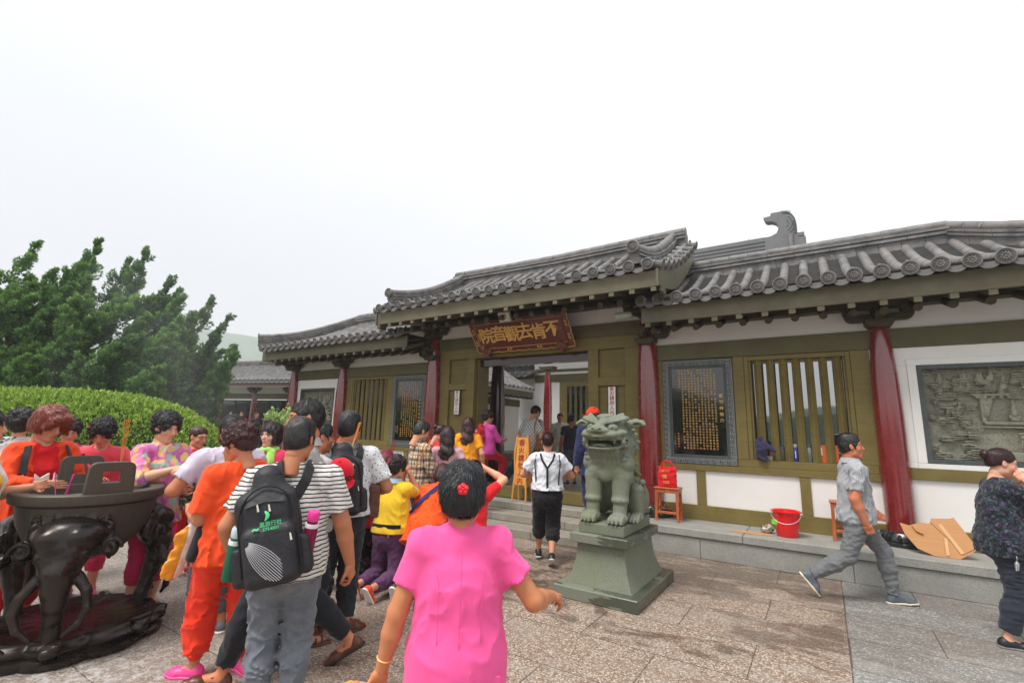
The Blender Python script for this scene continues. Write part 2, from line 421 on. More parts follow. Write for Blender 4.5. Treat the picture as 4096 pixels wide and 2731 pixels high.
m_red = NT('red_lacquer'); _f = m_red.noise(7, 5); _g = m_red.noise(1, 3, v=m_red.mp((26, 26, 1.1)))
m_red.set(color=m_red.mix(m_red.math('MULTIPLY', m_red.fr(_g, [(.4, 0), (.75, 1)]), .5), m_red.mix(_f, srgb(112, 18, 22), srgb(132, 25, 28)), srgb(88, 14, 18)), rough=m_red.fr(_f, [(.3, .2), (.7, .34)]), coat=.9, coatr=.10, spec=.7); m_red.bump(_g, .06, .01); m_red = m_red.m
def olive(name, c):
    t = NT(name); f = t.noise(2.4, 6, .65); g = t.noise(1, 4, v=t.mp((3, 3, 30))); h = t.noise(38, 5, .7)
    a = t.mix(t.fr(f, [(.3, 0), (.7, 1)]), dk(srgb(*c), .80), dk(srgb(*c), 1.18)); w = t.noise(1, 5, .7, v=t.mp((2.2, 2.2, 46))); a = t.mix(t.math('MULTIPLY', t.fr(w, [(.46, 0), (.66, 1)]), .38), a, srgb(112, 74, 44)); a = t.mix(t.math('MULTIPLY', t.fr(h, [(.62, 0), (.74, 1)]), .5), a, srgb(150, 116, 72)); e = t.noise(1, 4, .6, v=t.mp((60, 60, 1.5))); a = t.mix(t.math('MULTIPLY', t.fr(e, [(.64, 0), (.8, 1)]), .3), a, srgb(70, 66, 44))
    t.set(color=a, rough=.55, spec=.35); t.bump(g, .10, .006); return t.m
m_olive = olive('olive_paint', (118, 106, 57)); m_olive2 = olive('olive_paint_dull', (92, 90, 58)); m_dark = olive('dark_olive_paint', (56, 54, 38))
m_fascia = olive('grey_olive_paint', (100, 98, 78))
def plaster(name, c):
    t = NT(name); f = t.noise(1.6, 7, .62); g = t.noise(1, 5, v=t.mp((5, 5, .7)))
    a = t.mix(t.fr(f, [(.35, 0), (.7, 1)]), dk(srgb(*c), .93), dk(srgb(*c), 1.0)); a = t.mix(t.math('MULTIPLY', t.fr(g, [(.62, 0), (.8, 1)]), .18), a, srgb(150, 142, 120))
    t.set(color=a, rough=.8); t.bump(t.noise(26, 6, .7), .12, .006); return t.m
m_white = plaster('white_plaster', (236, 233, 228))
def tile_mat():
    t = NT('grey_roof_tile'); f = t.noise(5, 5, .6); g = t.sepxyz(t.vor(5.2, out='Color'))[0]; h = t.noise(45, 4, .7); lf = t.noise(11, 6, .75)
    a = t.mix(t.fr(f, [(.3, 0), (.7, 1)]), srgb(80, 80, 80), srgb(130, 128, 126)); a = t.mix(t.math('MULTIPLY', t.fr(g, [(.7, 0), (.75, 1)]), .30), a, srgb(136, 122, 114))
    a = t.mix(t.math('MULTIPLY', t.fr(lf, [(.6, 0), (.7, 1)]), .55), a, srgb(186, 185, 181)); a = t.mix(t.math('MULTIPLY', t.fr(h, [(.62, 0), (.7, 1)]), .4), a, srgb(62, 62, 60))
    t.set(color=a, rough=.55, spec=.45); t.bump(h, .35, .006); return t.m
m_tile = tile_mat()
def lion_wet():
    t = NT('rain_stained_stone'); x, y, z = t.sepxyz(); f = t.noise(230, 2, .7); n = t.noise(6, 6, .7); a = t.mix(t.fr(f, [(.32, 0), (.68, 1)]), srgb(96, 101, 89), srgb(132, 137, 122))
    m = t.fr(t.math('ADD', t.noise(1, 6, .7, v=t.mp((3.0, 3.0, 9))), t.math('MULTIPLY', x, .35)), [(.50, 0), (.54, 1)]); a = t.mix(t.math('MULTIPLY', m, .72), a, srgb(44, 48, 38)); a = t.mix(t.math('MULTIPLY', t.fr(n, [(.5, 0), (.7, 1)]), .3), a, srgb(104, 114, 70))
    t.set(color=a, rough=t.mix(m, (.7,)*3, (.2,)*3)); t.bump(t.noise(130, 4, .7), .5, .004); return t.m
m_wet = lion_wet()
def tile_mat2():
    t = NT('grey_roof_tile_pan'); f = t.noise(5, 5, .6)
    t.set(color=t.mix(f, srgb(70, 70, 69), srgb(118, 116, 113)), rough=.6); t.bump(t.noise(45, 4), .3, .005); return t.m
m_pan = tile_mat2()
m_lion = stone('green_grey_stone', (98, 103, 91), (134, 139, 124), (72, 77, 67), rough=.72, sp=230, bump=.6, amount=.6, stain=(104, 114, 76))
def granite(name, c, c2, c3, sp=190, **k): return stone(name, c, c2, c3, rough=.65, sp=sp, bump=.25, **k)
m_gran = granite('grey_granite', (138, 138, 132), (166, 165, 157), (104, 104, 100))
m_gran2 = granite('warm_granite', (132, 126, 114), (170, 164, 150), (92, 86, 78))
m_black = NT('black_stone'); m_black.set(color=m_black.mix(m_black.noise(60, 3), srgb(18, 20, 20), srgb(40, 43, 42)), rough=.22, spec=.6); m_black = m_black.m
m_blackp = NT('polished_black_stone'); m_blackp.set(color=srgb(14, 16, 16), rough=.06, spec=.7, ior=1.65); m_blackp = m_blackp.m
m_slate = stone('dark_slate', (66, 72, 72), (88, 95, 94), None, rough=.6, sp=80)
m_carve = stone('carved_grey_stone', (132, 131, 114), (168, 166, 146), (108, 107, 92), rough=.8, sp=70, bump=.5)
m_gold = NT('gold_paint'); m_gold.set(color=m_gold.mix(m_gold.noise(60, 3), srgb(220, 158, 70), srgb(244, 200, 118)), rough=.45, metal=.1); m_gold = m_gold.m
m_board = NT('maroon_lacquer'); _f = m_board.noise(1, 4, v=m_board.mp((3, 3, 40))); m_board.set(color=m_board.mix(_f, srgb(78, 20, 14), srgb(104, 34, 22)), rough=.3, coat=.3); m_board = m_board.m
m_signw = simple('white_sign', srgb(236, 232, 222), .4, .03); m_signb = simple('navy_edge', srgb(38, 44, 84), .5)
m_redtxt = simple('red_letter_paint', srgb(160, 32, 28), .5); m_glass = NT('dark_glass'); m_glass.set(color=srgb(26, 34, 36), rough=.04, spec=.9); m_glass = m_glass.m
m_inside = simple('dark_interior', srgb(40, 34, 30), .8)
def wood(name, c, c2, rough=.45, sc=1):
    t = NT(name); f = t.noise(1, 5, .6, v=t.mp((24*sc, 24*sc, 1.6*sc)), dist=.8); g = t.noise(30, 5, .7)
    a = t.mix(t.fr(f, [(.3, 0), (.7, 1)]), srgb(*c), srgb(*c2)); a = t.mix(t.math('MULTIPLY', t.fr(g, [(.6, 0), (.7, 1)]), .4), a, dk(srgb(*c), .45))
    t.set(color=a, rough=rough, coat=.15); t.bump(f, .15, .004); return t.m
m_stool = wood('worn_red_brown_wood', (150, 70, 34), (186, 104, 58)); m_signwood = wood('varnished_yellow_wood', (206, 130, 48), (236, 172, 88), .3)
m_bronze = NT('dark_bronze'); _f = m_bronze.noise(4, 6, .65); m_bronze.set(color=m_bronze.mix(m_bronze.fr(_f, [(.35, 0), (.65, 1)]), srgb(34, 32, 30), srgb(58, 49, 43)), rough=m_bronze.fr(_f, [(.3, .20), (.7, .36)]), metal=.55, spec=.6); m_bronze.bump(m_bronze.noise(50, 4), .12, .004); m_bronze = m_bronze.m
m_iron = NT('matt_iron'); _f = m_iron.noise(1, 5, v=m_iron.mp((30, 30, 3))); _g = m_iron.noise(9, 5); m_iron.set(color=m_iron.mix(_f, m_iron.mix(_g, srgb(56, 56, 53), srgb(76, 74, 70)), srgb(92, 84, 72)), rough=.55, metal=.35); m_iron.bump(_g, .2, .005); m_iron = m_iron.m
m_ash = simple('ash', srgb(120, 118, 114), .95, .2, 30, .5, 90)
def plastic(c, rough=.3, **k): 
    key = ('plastic', tuple(c), rough)
    if key not in MC: MC[key] = simple('plastic', srgb(*c), rough, .05, 9, **k)
    return MC[key]
# ------------------------------------------------------------------ ground
def ground_mat():
    t = NT('granite_paving'); x, y, z = t.sepxyz()
    rh, bw = .612, 1.2
    ry = t.math('DIVIDE', t.math('SUBTRACT', y, 4.40), rh); row = t.math('FLOOR', ry); fy = t.math('FRACT', ry)
    xs = t.math('ADD', t.math('DIVIDE', t.math('ADD', x, 1.153), bw), t.math('MULTIPLY', t.math('MODULO', t.math('ABSOLUTE', row), 2.0), .5))
    colx = t.math('FLOOR', xs); fx = t.math('FRACT', xs)
    dx = t.math('MULTIPLY', t.math('MINIMUM', fx, t.math('SUBTRACT', 1.0, fx)), bw); dy = t.math('MULTIPLY', t.math('MINIMUM', fy, t.math('SUBTRACT', 1.0, fy)), rh)
    d = t.math('MINIMUM', dx, dy); d2 = t.math('ABSOLUTE', t.math('SUBTRACT', x, .041)); d = t.math('MINIMUM', d, d2)
    joint = t.fr(t.math('MULTIPLY', d, 100), [(.15, 1), (.55, 0)])
    cv = t.n('ShaderNodeCombineXYZ'); t.t.links.new(colx, cv.inputs[0]); t.t.links.new(row, cv.inputs[1])
    wn_ = t.n('ShaderNodeTexWhiteNoise'); t.t.links.new(cv.outputs[0], wn_.inputs[0]); rv = wn_.outputs[0]
    sp = t.noise(130, 2, .8); sp2 = t.sepxyz(t.vor(95, out='Color'))[0]
    brown = t.mix(t.fr(sp, [(.36, 0), (.60, 1)]), srgb(104, 84, 72), srgb(156, 136, 118)); brown = t.mix(t.fr(sp2, [(.74, 0), (.8, 1)]), brown, srgb(186, 175, 158)); brown = t.mix(t.fr(sp2, [(.1, 1), (.16, 0)]), brown, srgb(108, 82, 70))
    grey = t.mix(t.fr(sp, [(.38, 0), (.6, 1)]), srgb(96, 98, 95), srgb(142, 143, 139)); grey = t.mix(t.fr(sp2, [(.84, 0), (.88, 1)]), grey, srgb(178, 178, 172))
    side = t.fr(x, [(.0405, 0), (.0415, 1)])
    left = t.fr(t.math('ADD', t.math('MULTIPLY', x, -.2), -.2), [(.35, 0), (.8, 1)])     # paving is greyer towards the burner
    brown = t.mix(t.math('MULTIPLY', left, .55), brown, grey)
    c = t.mix(side, brown, grey); c = t.mix(t.math('MULTIPLY', rv, .28), c, srgb(118, 98, 84)); 
    dust = t.fr(t.noise(1, 6, .7, v=t.mp((1.6, 5.5, 1)), dist=.8), [(.50, 0), (.62, 1)])
    c = t.mix(t.math('MULTIPLY', dust, .36), c, srgb(156, 148, 139))
    # rain still standing near the steps and round the pedestal
    wf = t.math('ADD', t.noise(1, 5, .62, v=t.mp((.9, 1.5, 1)), dist=.6), t.math('MULTIPLY', t.math('SUBTRACT', y, 4.7), .085))
    wet = t.fr(wf, [(.50, 0), (.545, 1)]); wfine = t.fr(t.noise(1, 6, .7, v=t.mp((3.2, 11, 1))), [(.44, 1), (.50, 0)]); 
    wet = t.math('MAXIMUM', t.math('MULTIPLY', wet, t.math('SUBTRACT', 1.0, t.math('MULTIPLY', dust, .8))), 0.0)
    xm = t.fr(t.math('ADD', t.math('MULTIPLY', x, .2), .5), [(.0, 1), (.50, 1), (.51, .35)]); wet = t.math('MULTIPLY', wet, xm)
    c = t.mix(t.math('MULTIPLY', wet, .66), c, srgb(82, 66, 56)); 
    c = t.mix(t.math('MULTIPLY', joint, .8), c, srgb(48, 43, 39))
    # ash trodden round the burner
    ax = t.math('ADD', x, 3.9); ay = t.math('SUBTRACT', y, 1.2); ad = t.math('SQRT', t.math('ADD', t.math('MULTIPLY', ax, ax), t.math('MULTIPLY', ay, ay)))
    ash = t.math('MULTIPLY', t.fr(ad, [(.2, 1), (1.0, 0)]), t.fr(t.noise(14, 6, .75), [(.46, 0), (.62, 1)])); c = t.mix(t.math('MULTIPLY', ash, .7), c, srgb(206, 206, 206))
    t.set(color=c, rough=t.mix(wet, (.62,)*3, (.16,)*3), spec=.5)
    b = t.bump(t.noise(1, 4, .6, v=t.mp((9, 22, 9))), .25, .01); h = t.math('MULTIPLY', sp, t.math('SUBTRACT', 1.0, wet)); b = t.bump(h, .3, .004, b)
    t.bump(t.fr(t.math('MULTIPLY', d, 100), [(.2, 0), (.9, 1)]), .6, .006, b)
    return t.m
g = MB(); g.add([(-300, -120, 0), (300, -120, 0), (300, 500, 0), (-300, 500, 0)], [(0, 1, 2, 3)])
go = g.build('ground', ground_mat(), smooth=False); tag(go, kind='structure')

# ------------------------------------------------------------------ platform and steps
def slabs(mb, x0, x1, y0, y1, z0, z1, L, off=0.0, gap=.004, ch=None):
    """a course of stone blocks with real joints"""
    x = x0; i = 0; first = True
    while x < x1-1e-3:
        e = min(x1, x+(L if not (first and off) else off)); first = False
        mb.box(x+(gap/2 if x > x0 else 0), e-(gap/2 if e < x1 else 0), y0, y1, z0, z1); x = e
PX0, PX1 = -12.9, 9.0
p2 = MB()
for a, b in ((PX0, -6.9), (-2.24, PX1)):
    slabs(p2, a, b, 6.775, 7.9, .254, .35, 2.4, 1.3 if a > -5 else 0)
p2.box(-6.9, -2.24, 7.14, 7.44, .238, .35)
plat = empty('stone_platform', (0, 0, 0), 0, 'low grey granite platform running along the foot of the temple front', 'platform')
for a, b in ((PX0, -6.9), (-2.24, PX1)): p = MB(); slabs(p, a, b, 6.80, 7.9, .0, .25, 1.62, .79 if a > -5 else 0); p.build('riser_course', m_gran, plat, bevel=.006)
o = p2.build('cap_course', m_gran, plat, bevel=.008); o['label'] = 'paler capping slabs along the top edge'
st = empty('stone_steps', (0, 0, 0), 0, 'three broad speckled granite steps leading up to the open gate', 'steps')
for i, (y0, z0, z1) in enumerate(((6.29, 0, .115), (6.70, .119, .232), (7.10, .236, .345))):
    s_ = MB(); slabs(s_, -6.9, -2.24, y0, 7.14 if i < 2 else 7.137, z0, z1, 1.35, .5+.35*i); s_.build('step', m_gran2, st, bevel=.007)

# ------------------------------------------------------------------ buildings
X0 = -4.57
def meander(mb, x0, x1, z0, z1, y, horizontal=True, n=8, w=.007, mi=0):
    """raised key pattern as a run of interlocking hooks"""
    def seg(a, b, c, d):
        mb.box(min(a, c)-w/2, max(a, c)+w/2, y-.004, y, min(b, d)-w/2, max(b, d)+w/2, mi=mi)
    L = (x1-x0) if horizontal else (z1-z0); H = (z1-z0) if horizontal else (x1-x0); c = L/n
    for i in range(n):
        s0 = i*c; q = [(0, 0), (0, .72), (.72, .72), (.72, .36), (.32, .36)]; q2 = [(.28, 0), (1, 0), (1, .0)]
        q3 = [(.28, 0), (.98, 0), (.98, 1), (.02, 1)]
        for pl in (q, q3):
            for (a, b), (c1, d1) in zip(pl[:-1], pl[1:]):
                if horizontal: seg(x0+s0+a*c, z0+b*H, x0+s0+c1*c, z0+d1*H)
                else: seg(x0+b*H, z0+s0+a*c, x0+d1*H, z0+s0+c1*c)
def text_mesh(s, size, mat, name, parent, loc, rot=(PI/2, 0, 0), ext=.004, offset=0.0, bev=0):
    cu = bpy.data.curves.new(name, 'FONT'); cu.body = s; cu.size = size; cu.extrude = ext; cu.align_x = 'CENTER'; cu.align_y = 'CENTER'; cu.offset = offset; cu.resolution_u = 2
    cu.bevel_depth = bev; cu.bevel_resolution = 0
    ob = bpy.data.objects.new('tmp', cu); COL.objects.link(ob); bpy.context.view_layer.update()
    me = bpy.data.meshes.new_from_object(ob.evaluated_get(bpy.context.evaluated_depsgraph_get())); bpy.data.objects.remove(ob); bpy.data.curves.remove(cu)
    me.materials.clear(); me.name = name; me.materials.append(mat); o = bpy.data.objects.new(name, me); COL.objects.link(o)
    o.location = loc; o.rotation_euler = rot; o.parent = parent; return o
def bracket(parent, cx, cy, z0, both=True, s=1.0, left=True, right=True):
    b = MB()
    blk = lambda x, w, za, zb, d: b.prism([(x-w*.36, za), (x+w*.36, za), (x+w*.5, za+(zb-za)*.5), (x+w*.5, zb), (x-w*.5, zb), (x-w*.5, za+(zb-za)*.5)], cy-d/2, cy+d/2)
    blk(cx, .30*s, z0, z0+.10, .28)
    xl, xr = (cx-.36*s if left else cx), (cx+.36*s if right else cx)
    arc = []
    if right: arc += [(cx+(.36-.09*(1-math.cos(t)))*s, z0+.21-.13+.07*(1-math.sin(t)) if False else z0+.085+.085*(1-math.sin(t))) for t in (0, .4, .8, 1.2, PI/2)]
    else: arc += [(cx, z0+.085)]
    arc2 = [(2*cx-x, z) for x, z in reversed([(cx+(.36-.09*(1-math.cos(t)))*s, z0+.085+.085*(1-math.sin(t))) for t in (0, .4, .8, 1.2, PI/2)])] if left else [(cx, z0+.085)]
    poly = [(xr, z0+.17)]+arc+arc2+[(xl, z0+.17)]
    b.prism(poly, cy-.055, cy+.055)
    b.prism([(cy-.30, z0+.17), (cy-.30, z0+.13), (cy-.2, z0+.085), (cy, z0+.085), (cy, z0+.17)], cx-.05, cx+.05, 'yz')
    for q, ok in ((-.30, left), (0, True), (.30, right)):
        if ok: blk(cx+q*s, .15, z0+.172, z0+.255, .15)
    blk(cx, .13, z0+.172, z0+.25, .5)
    return b.build('bracket', m_dark, parent, bevel=.005)
def column(parent, x, y, z0, z1, r, mat=None, base=True):
    pr_ = [(r*.98, 0), (r, (z1-z0)*.12), (r, (z1-z0)*.55), (r*.93, (z1-z0)*.74), (r*.80, (z1-z0)*.88), (r*.66, (z1-z0)*.955), (r*.58, z1-z0)]
    c = MB().lathe(pr_, (x, y, z0), 32).build('column', mat or m_red, parent)
    if base:
        b = MB(); k = r/.15
        b.lathe([(.27*k, -.10), (.275*k, -.06), (.25*k, -.045), (.255*k, -.035)], (x, y, z0), 32)
        b.lathe([(.245*k, -.04), (.235*k, .0), (.20*k, .045), (.175*k, .05)], (x, y, z0), 32)
        for j in range(14):
            t = 2*PI*j/14; u = Vector((math.cos(t), math.sin(t), 0))
            b.tube([Vector((x, y, z0-.038))+u*.246*k, Vector((x, y, z0-.005))+u*.243*k, Vector((x, y, z0+.03))+u*.215*k], [.018, .030, .014], 6)
            for q in (0, .5):
                t2 = 2*PI*(j+q)/14; b.lathe([(.004, -.008), (.012, 0), (.004, .008)], (x+.188*k*math.cos(t2), y+.188*k*math.sin(t2), z0+.055), 6)
        b.build('column_base', m_black, c)
    return c
def wing(sgn):
    X = lambda x: X0+sgn*(x-X0)
    nm = ('white and olive gallery wing right of the gate with thermoses in its barred window' if sgn > 0 else
          'white and olive gallery wing left of the gate, ending in an upturned eave')
    W = empty('temple_wing', (0, 0, 0), 0, nm, 'temple wing', 'gallery wings either side of the gate')
    def bx(name, mat, *bs, bevel=.004):
        m = MB()
        for (xa, xb, ya, yb, za, zb) in bs: a, b = sorted((X(xa), X(xb))); m.box(a, b, ya, yb, za, zb)
        return m.build(name, mat, W, bevel=bevel)
    XE = 2.72; Y = 7.55
    bx('bottom_rail', m_olive, (-2.16, XE, Y-.01, Y+.15, .35, .555))
    bx('mid_rail', m_olive, (-2.16, .60, Y-.012, Y+.15, 1.045, 1.136), (.60, XE, Y-.012, Y+.15, 1.106, 1.236))
    bx('window_sill_rail', m_olive, (-1.0, .55, Y-.012, Y+.27, 1.138, 1.236))
    bx('lower_wall', m_white, (-2.16, XE, Y+.025, Y+.14, .553, 1.108))
    for a, b in ((-1.62, -1.495), (-.31, -.19), (1.6, 1.72)): bx('stud', m_olive, (a, b, Y-.004, Y+.024, .556, 1.044 if a < .5 else 1.105))
    bx('beam', m_olive2, (-2.16, XE, Y-.02, Y+.15, 2.70, 2.945))
    bx('frieze_wall', m_white, (-2.16, XE, Y+.02, Y+.14, 2.946, 3.42))
    bx('post', m_olive, (-2.16, -2.06, Y-.005, Y+.15, 1.138, 2.698)); bx('post', m_olive, (-1.044, -.90, Y-.006, Y+.15, 1.238, 2.698)); bx('post', m_olive, (.37, .57, Y-.006, Y+.15, 1.238, 2.698))
    bx('post', m_olive, (-1.044, -.98, Y-.003, Y+.15, 1.137, 1.2375))
    # window
    w = bx('window_frame', m_olive, (-.898, -.84, Y+.005, Y+.16, 1.238, 2.696), (.315, .368, Y+.005, Y+.16, 1.238, 2.696), (-.84, .315, Y+.005, Y+.16, 2.635, 2.696),
           (-.84, -.81, Y+.03, Y+.16, 1.238, 2.635), (.285, .315, Y+.03, Y+.16, 1.238, 2.635))
    for i in range(7):
        bm_ = MB(); cx = X(-.725+.158*i); s = .052
        bm_.prism([(cx-s, Y+.07), (cx, Y+.07-s), (cx+s, Y+.07), (cx, Y+.07+s)], 1.237, 2.634, 'xy'); bm_.build('window_bar', m_olive, w, bevel=.003)
    gm = NT('reflecting_window_glass'); gm.set(color=(.42, .43, .45, 1) if sgn > 0 else (.05, .06, .05, 1), metal=.9 if sgn > 0 else .3, rough=.03)
    a, b = sorted((X(-.84), X(.315))); gp = MB(); gp.box(a, b, Y+.20, Y+.21, 1.30, 2.60); gp.build('window_glass', gm.m, w, smooth=False)
    gf = MB(); gf.box(a, b, Y+.215, Y+.26, 1.236, 2.9); gf.box(a, b, Y+.19, Y+.213, 2.60, 2.66); gf.box(a, b, Y+.185, Y+.212, 1.237, 1.29)
    gf.build('inner_sash', m_white if sgn > 0 else m_dark, w)
    # white surround of the relief with a stepped edge
    bx('relief_surround', m_white, (.57, XE, Y+.005, Y+.15, 1.237, 1.30), (.57, XE, Y+.005, Y+.15, 2.47, 2.699), (.57, 1.02, Y+.006, Y+.15, 1.30, 2.47), (2.44, XE, Y+.006, Y+.15, 1.30, 2.47),
       (.93, 2.52, Y-.008, Y+.004, 2.472, 2.55), (.93, 1.018, Y-.009, Y+.004, 1.30, 2.472), (2.442, 2.52, Y-.009, Y+.004, 1.30, 2.472), (.93, 2.52, Y-.008, Y+.004, 1.238, 1.298))
    for cx in (.70, 2.72): column(W, X(cx), Y-.03, .45, 2.96, .15); bracket(W, X(cx), Y-.10, 2.955)
    bk = bracket(W, X(-2.28), Y-.10, 2.955, left=sgn < 0, right=sgn > 0)
    # eaves
    bx('purlin', m_dark, (-2.1, XE+.9, Y-.20, Y-.02, 3.205, 3.34)); bx('fascia', m_fascia, (-2.145, 3.15, 6.80, 6.84, 3.165, 3.40))
    a, b = sorted((X(-2.145), X(3.15))); s_ = MB()
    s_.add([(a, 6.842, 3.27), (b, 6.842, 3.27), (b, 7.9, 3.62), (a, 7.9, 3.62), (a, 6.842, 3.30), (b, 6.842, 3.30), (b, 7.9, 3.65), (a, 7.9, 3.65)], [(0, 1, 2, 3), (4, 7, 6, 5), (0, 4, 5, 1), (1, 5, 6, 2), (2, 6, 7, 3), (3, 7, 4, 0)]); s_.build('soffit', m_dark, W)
    n = 17
    for i in range(n):
        cx = X(-2.055+.307*i); r_ = MB(); h = .038
        r_.add([(cx-h, 6.806, 3.10), (cx+h, 6.806, 3.10), (cx+h, 7.62, 3.37), (cx-h, 7.62, 3.37), (cx-h, 6.806, 3.164), (cx+h, 6.806, 3.164), (cx+h, 7.62, 3.45), (cx-h, 7.62, 3.45)], [(0, 1, 2, 3), (4, 7, 6, 5), (0, 4, 5, 1), (1, 5, 6, 2), (2, 6, 7, 3), (3, 7, 4, 0)])
        o = r_.build('rafter', m_fascia, W, bevel=.003)
        r2 = MB().tube([(cx+.02, 7.02, 3.085), (cx+.02, 7.75, 3.33)], .047, 12); r2.build('round_rafter', m_dark, W)
    # plain rest of the building so that it has depth
    bx('end_wall', m_white, (XE-.1, XE, Y+.14, 9.7, .35, 3.35)); bx('inner_wall', m_white, (-2.1, XE, 9.6, 9.7, .35, 3.35), bevel=0)
    bx('gallery_floor', m_gran2, (-2.16, XE, 7.9, 9.9, .0, .349), bevel=0)
    bx('gable_board', m_white, (-2.13, -2.11, 6.9, 8.0, 3.45, 3.75)) if sgn < 0 else None
    return W
WR = wing(1); WL = wing(-1)

G = empty('temple_gate', (0, 0, 0), 0, 'central temple gate hall with raised grey tiled roof and open doorway', 'temple gate')
def gbx(name, mat, *bs, bevel=.004):
    m = MB()
    for b in bs: m.box(*b)
    return m.build(name, mat, G, bevel=bevel)
GY = 7.55
gbx('frieze_wall', m_white, (-6.80, -2.34, GY+.02, GY+.14, 3.40, 3.95))
gbx('beam', m_olive2, (-6.80, -2.34, GY-.02, GY+.15, 3.17, 3.40)); gbx('beam', m_olive, (-6.80, -2.34, GY-.008, GY+.15, 2.956, 3.168))
for s in (-1, 1):
    X = lambda x: X0+s*(x-X0)
    def pbx(name, mat, *bs, bevel=.004):
        m = MB()
        for (xa, xb, *r) in bs: a, b = sorted((X(xa), X(xb))); m.box(a, b, *r)
        return m.build(name, mat, G, bevel=bevel)
    pn = pbx('side_panel', m_olive, (-3.335, -3.150, GY-.005, GY+.15, .35, 2.955), (-2.68, -2.34, GY-.005, GY+.15, .35, 2.955), (-3.150, -2.68, GY-.004, GY+.15, 2.33, 2.466), (-3.150, -2.68, GY-.004, GY+.15, .35, .62), (-3.149, -2.681, GY+.05, GY+.14, .62, 2.954))
    pbx('door_jamb', m_olive, (-3.375, -3.336, GY+.10, GY+.45, .35, 2.95)); pbx('side_room_wall', m_white, (-2.5, -2.42, GY+.16, 9.0, .45, 3.3))
    column(G, X(-2.28), GY-.03, .45, 3.42, .17); bracket(G, X(-2.28), GY-.10, 3.405)
gbx('threshold', m_olive, (-5.80, -3.34, GY-.06, GY+.10, .35, .55)); gbx('hall_floor', m_gran2, (-6.8, -2.34, GY+.101, 12.3, .0, .42), bevel=0)
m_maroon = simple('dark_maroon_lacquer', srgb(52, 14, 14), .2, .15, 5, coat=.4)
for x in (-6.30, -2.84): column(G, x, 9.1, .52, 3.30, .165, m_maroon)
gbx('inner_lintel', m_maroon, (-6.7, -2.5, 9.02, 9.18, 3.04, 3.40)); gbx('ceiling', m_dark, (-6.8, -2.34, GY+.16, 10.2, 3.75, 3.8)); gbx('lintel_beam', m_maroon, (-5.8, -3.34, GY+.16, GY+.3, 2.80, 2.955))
gbx('purlin', m_dark, (-7.2, -1.95, GY-.20, GY-.02, 3.65, 3.80)); gbx('fascia', m_fascia, (-7.42, -1.72, 6.33, 6.37, 3.565, 3.80))
gbx('side_board', m_fascia, (-7.42, -7.39, 6.372, 6.6, 3.5, 3.80)); gbx('side_board', m_fascia, (-1.75, -1.72, 6.372, 6.6, 3.5, 3.80))
for i in range(19):
    cx = -7.34+.3067*i; r_ = MB(); h = .038
    r_.add([(cx-h, 6.336, 3.50), (cx+h, 6.336, 3.50), (cx+h, 7.55, 3.83), (cx-h, 7.55, 3.83), (cx-h, 6.336, 3.564), (cx+h, 6.336, 3.564), (cx+h, 7.55, 3.90), (cx-h, 7.55, 3.90)], [(0, 1, 2, 3), (4, 7, 6, 5), (0, 4, 5, 1), (1, 5, 6, 2), (2, 6, 7, 3), (3, 7, 4, 0)])
    r_.build('rafter', m_fascia, G, bevel=.003)
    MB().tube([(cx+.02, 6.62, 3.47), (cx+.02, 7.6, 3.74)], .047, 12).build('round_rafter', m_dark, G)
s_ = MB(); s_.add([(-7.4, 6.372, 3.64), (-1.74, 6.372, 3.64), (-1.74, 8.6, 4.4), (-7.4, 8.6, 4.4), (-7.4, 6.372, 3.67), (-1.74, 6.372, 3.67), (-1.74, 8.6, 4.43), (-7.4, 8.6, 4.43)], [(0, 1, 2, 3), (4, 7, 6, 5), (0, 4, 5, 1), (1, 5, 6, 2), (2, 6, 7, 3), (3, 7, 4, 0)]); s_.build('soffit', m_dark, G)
# ------------------------------------------------------------------ roofs
def prof_fn(Ye, ze, Yr, zr, sag=.16):
    def f(t):   # t 0 eave .. 1 ridge
        return (Ye+(Yr-Ye)*t, ze+(zr-ze)*t-sag*math.sin(PI*t)*(1-.25*t))
    return f
def disc_mesh():
    b = MB(); b.lathe([(.0, -.012), (.072, -.012), (.084, -.004), (.084, .012), (.074, .016), (.068, .006), (.056, .006), (.053, .014), (.049, .005), (.004, .005)], n=28, cap=False)
    b.lathe([(.0, .020), (.010, .018), (.014, .010)], n=10, cap=False)
    for j in range(10):
        t = 2*PI*j/10; b.tube([(math.cos(t)*.014, math.sin(t)*.014, .010), (math.cos(t)*.030, math.sin(t)*.030, .013), (math.cos(t)*.046, math.sin(t)*.046, .010)], [.004, .0095, .004], 5)
    for j in range(24):
        t = 2*PI*j/24; b.lathe([(.0055, .005), (.0045, .013), (.0, .015)], (math.cos(t)*.062, math.sin(t)*.062, 0), 5, cap=False)
    return b
_dm = disc_mesh().build('tile_end', m_tile, None); DISC = _dm.data; COL.objects.unlink(_dm)
_k = MB().lathe([(.024, 0), (.024, .03), (.020, .052), (.010, .062), (0, .064)], n=10, cap=False).build('tile_nail', m_slate, None); NAIL = _k.data; COL.objects.unlink(_k)
def put(name, me, parent, loc, rot=None, s=1.0):
    o = bpy.data.objects.new(name, me); COL.objects.link(o); o.parent = parent; o.location = loc
    if rot is not None: o.rotation_mode = 'QUATERNION'; o.rotation_quaternion = rot
    o.scale = (s, s, s); return o
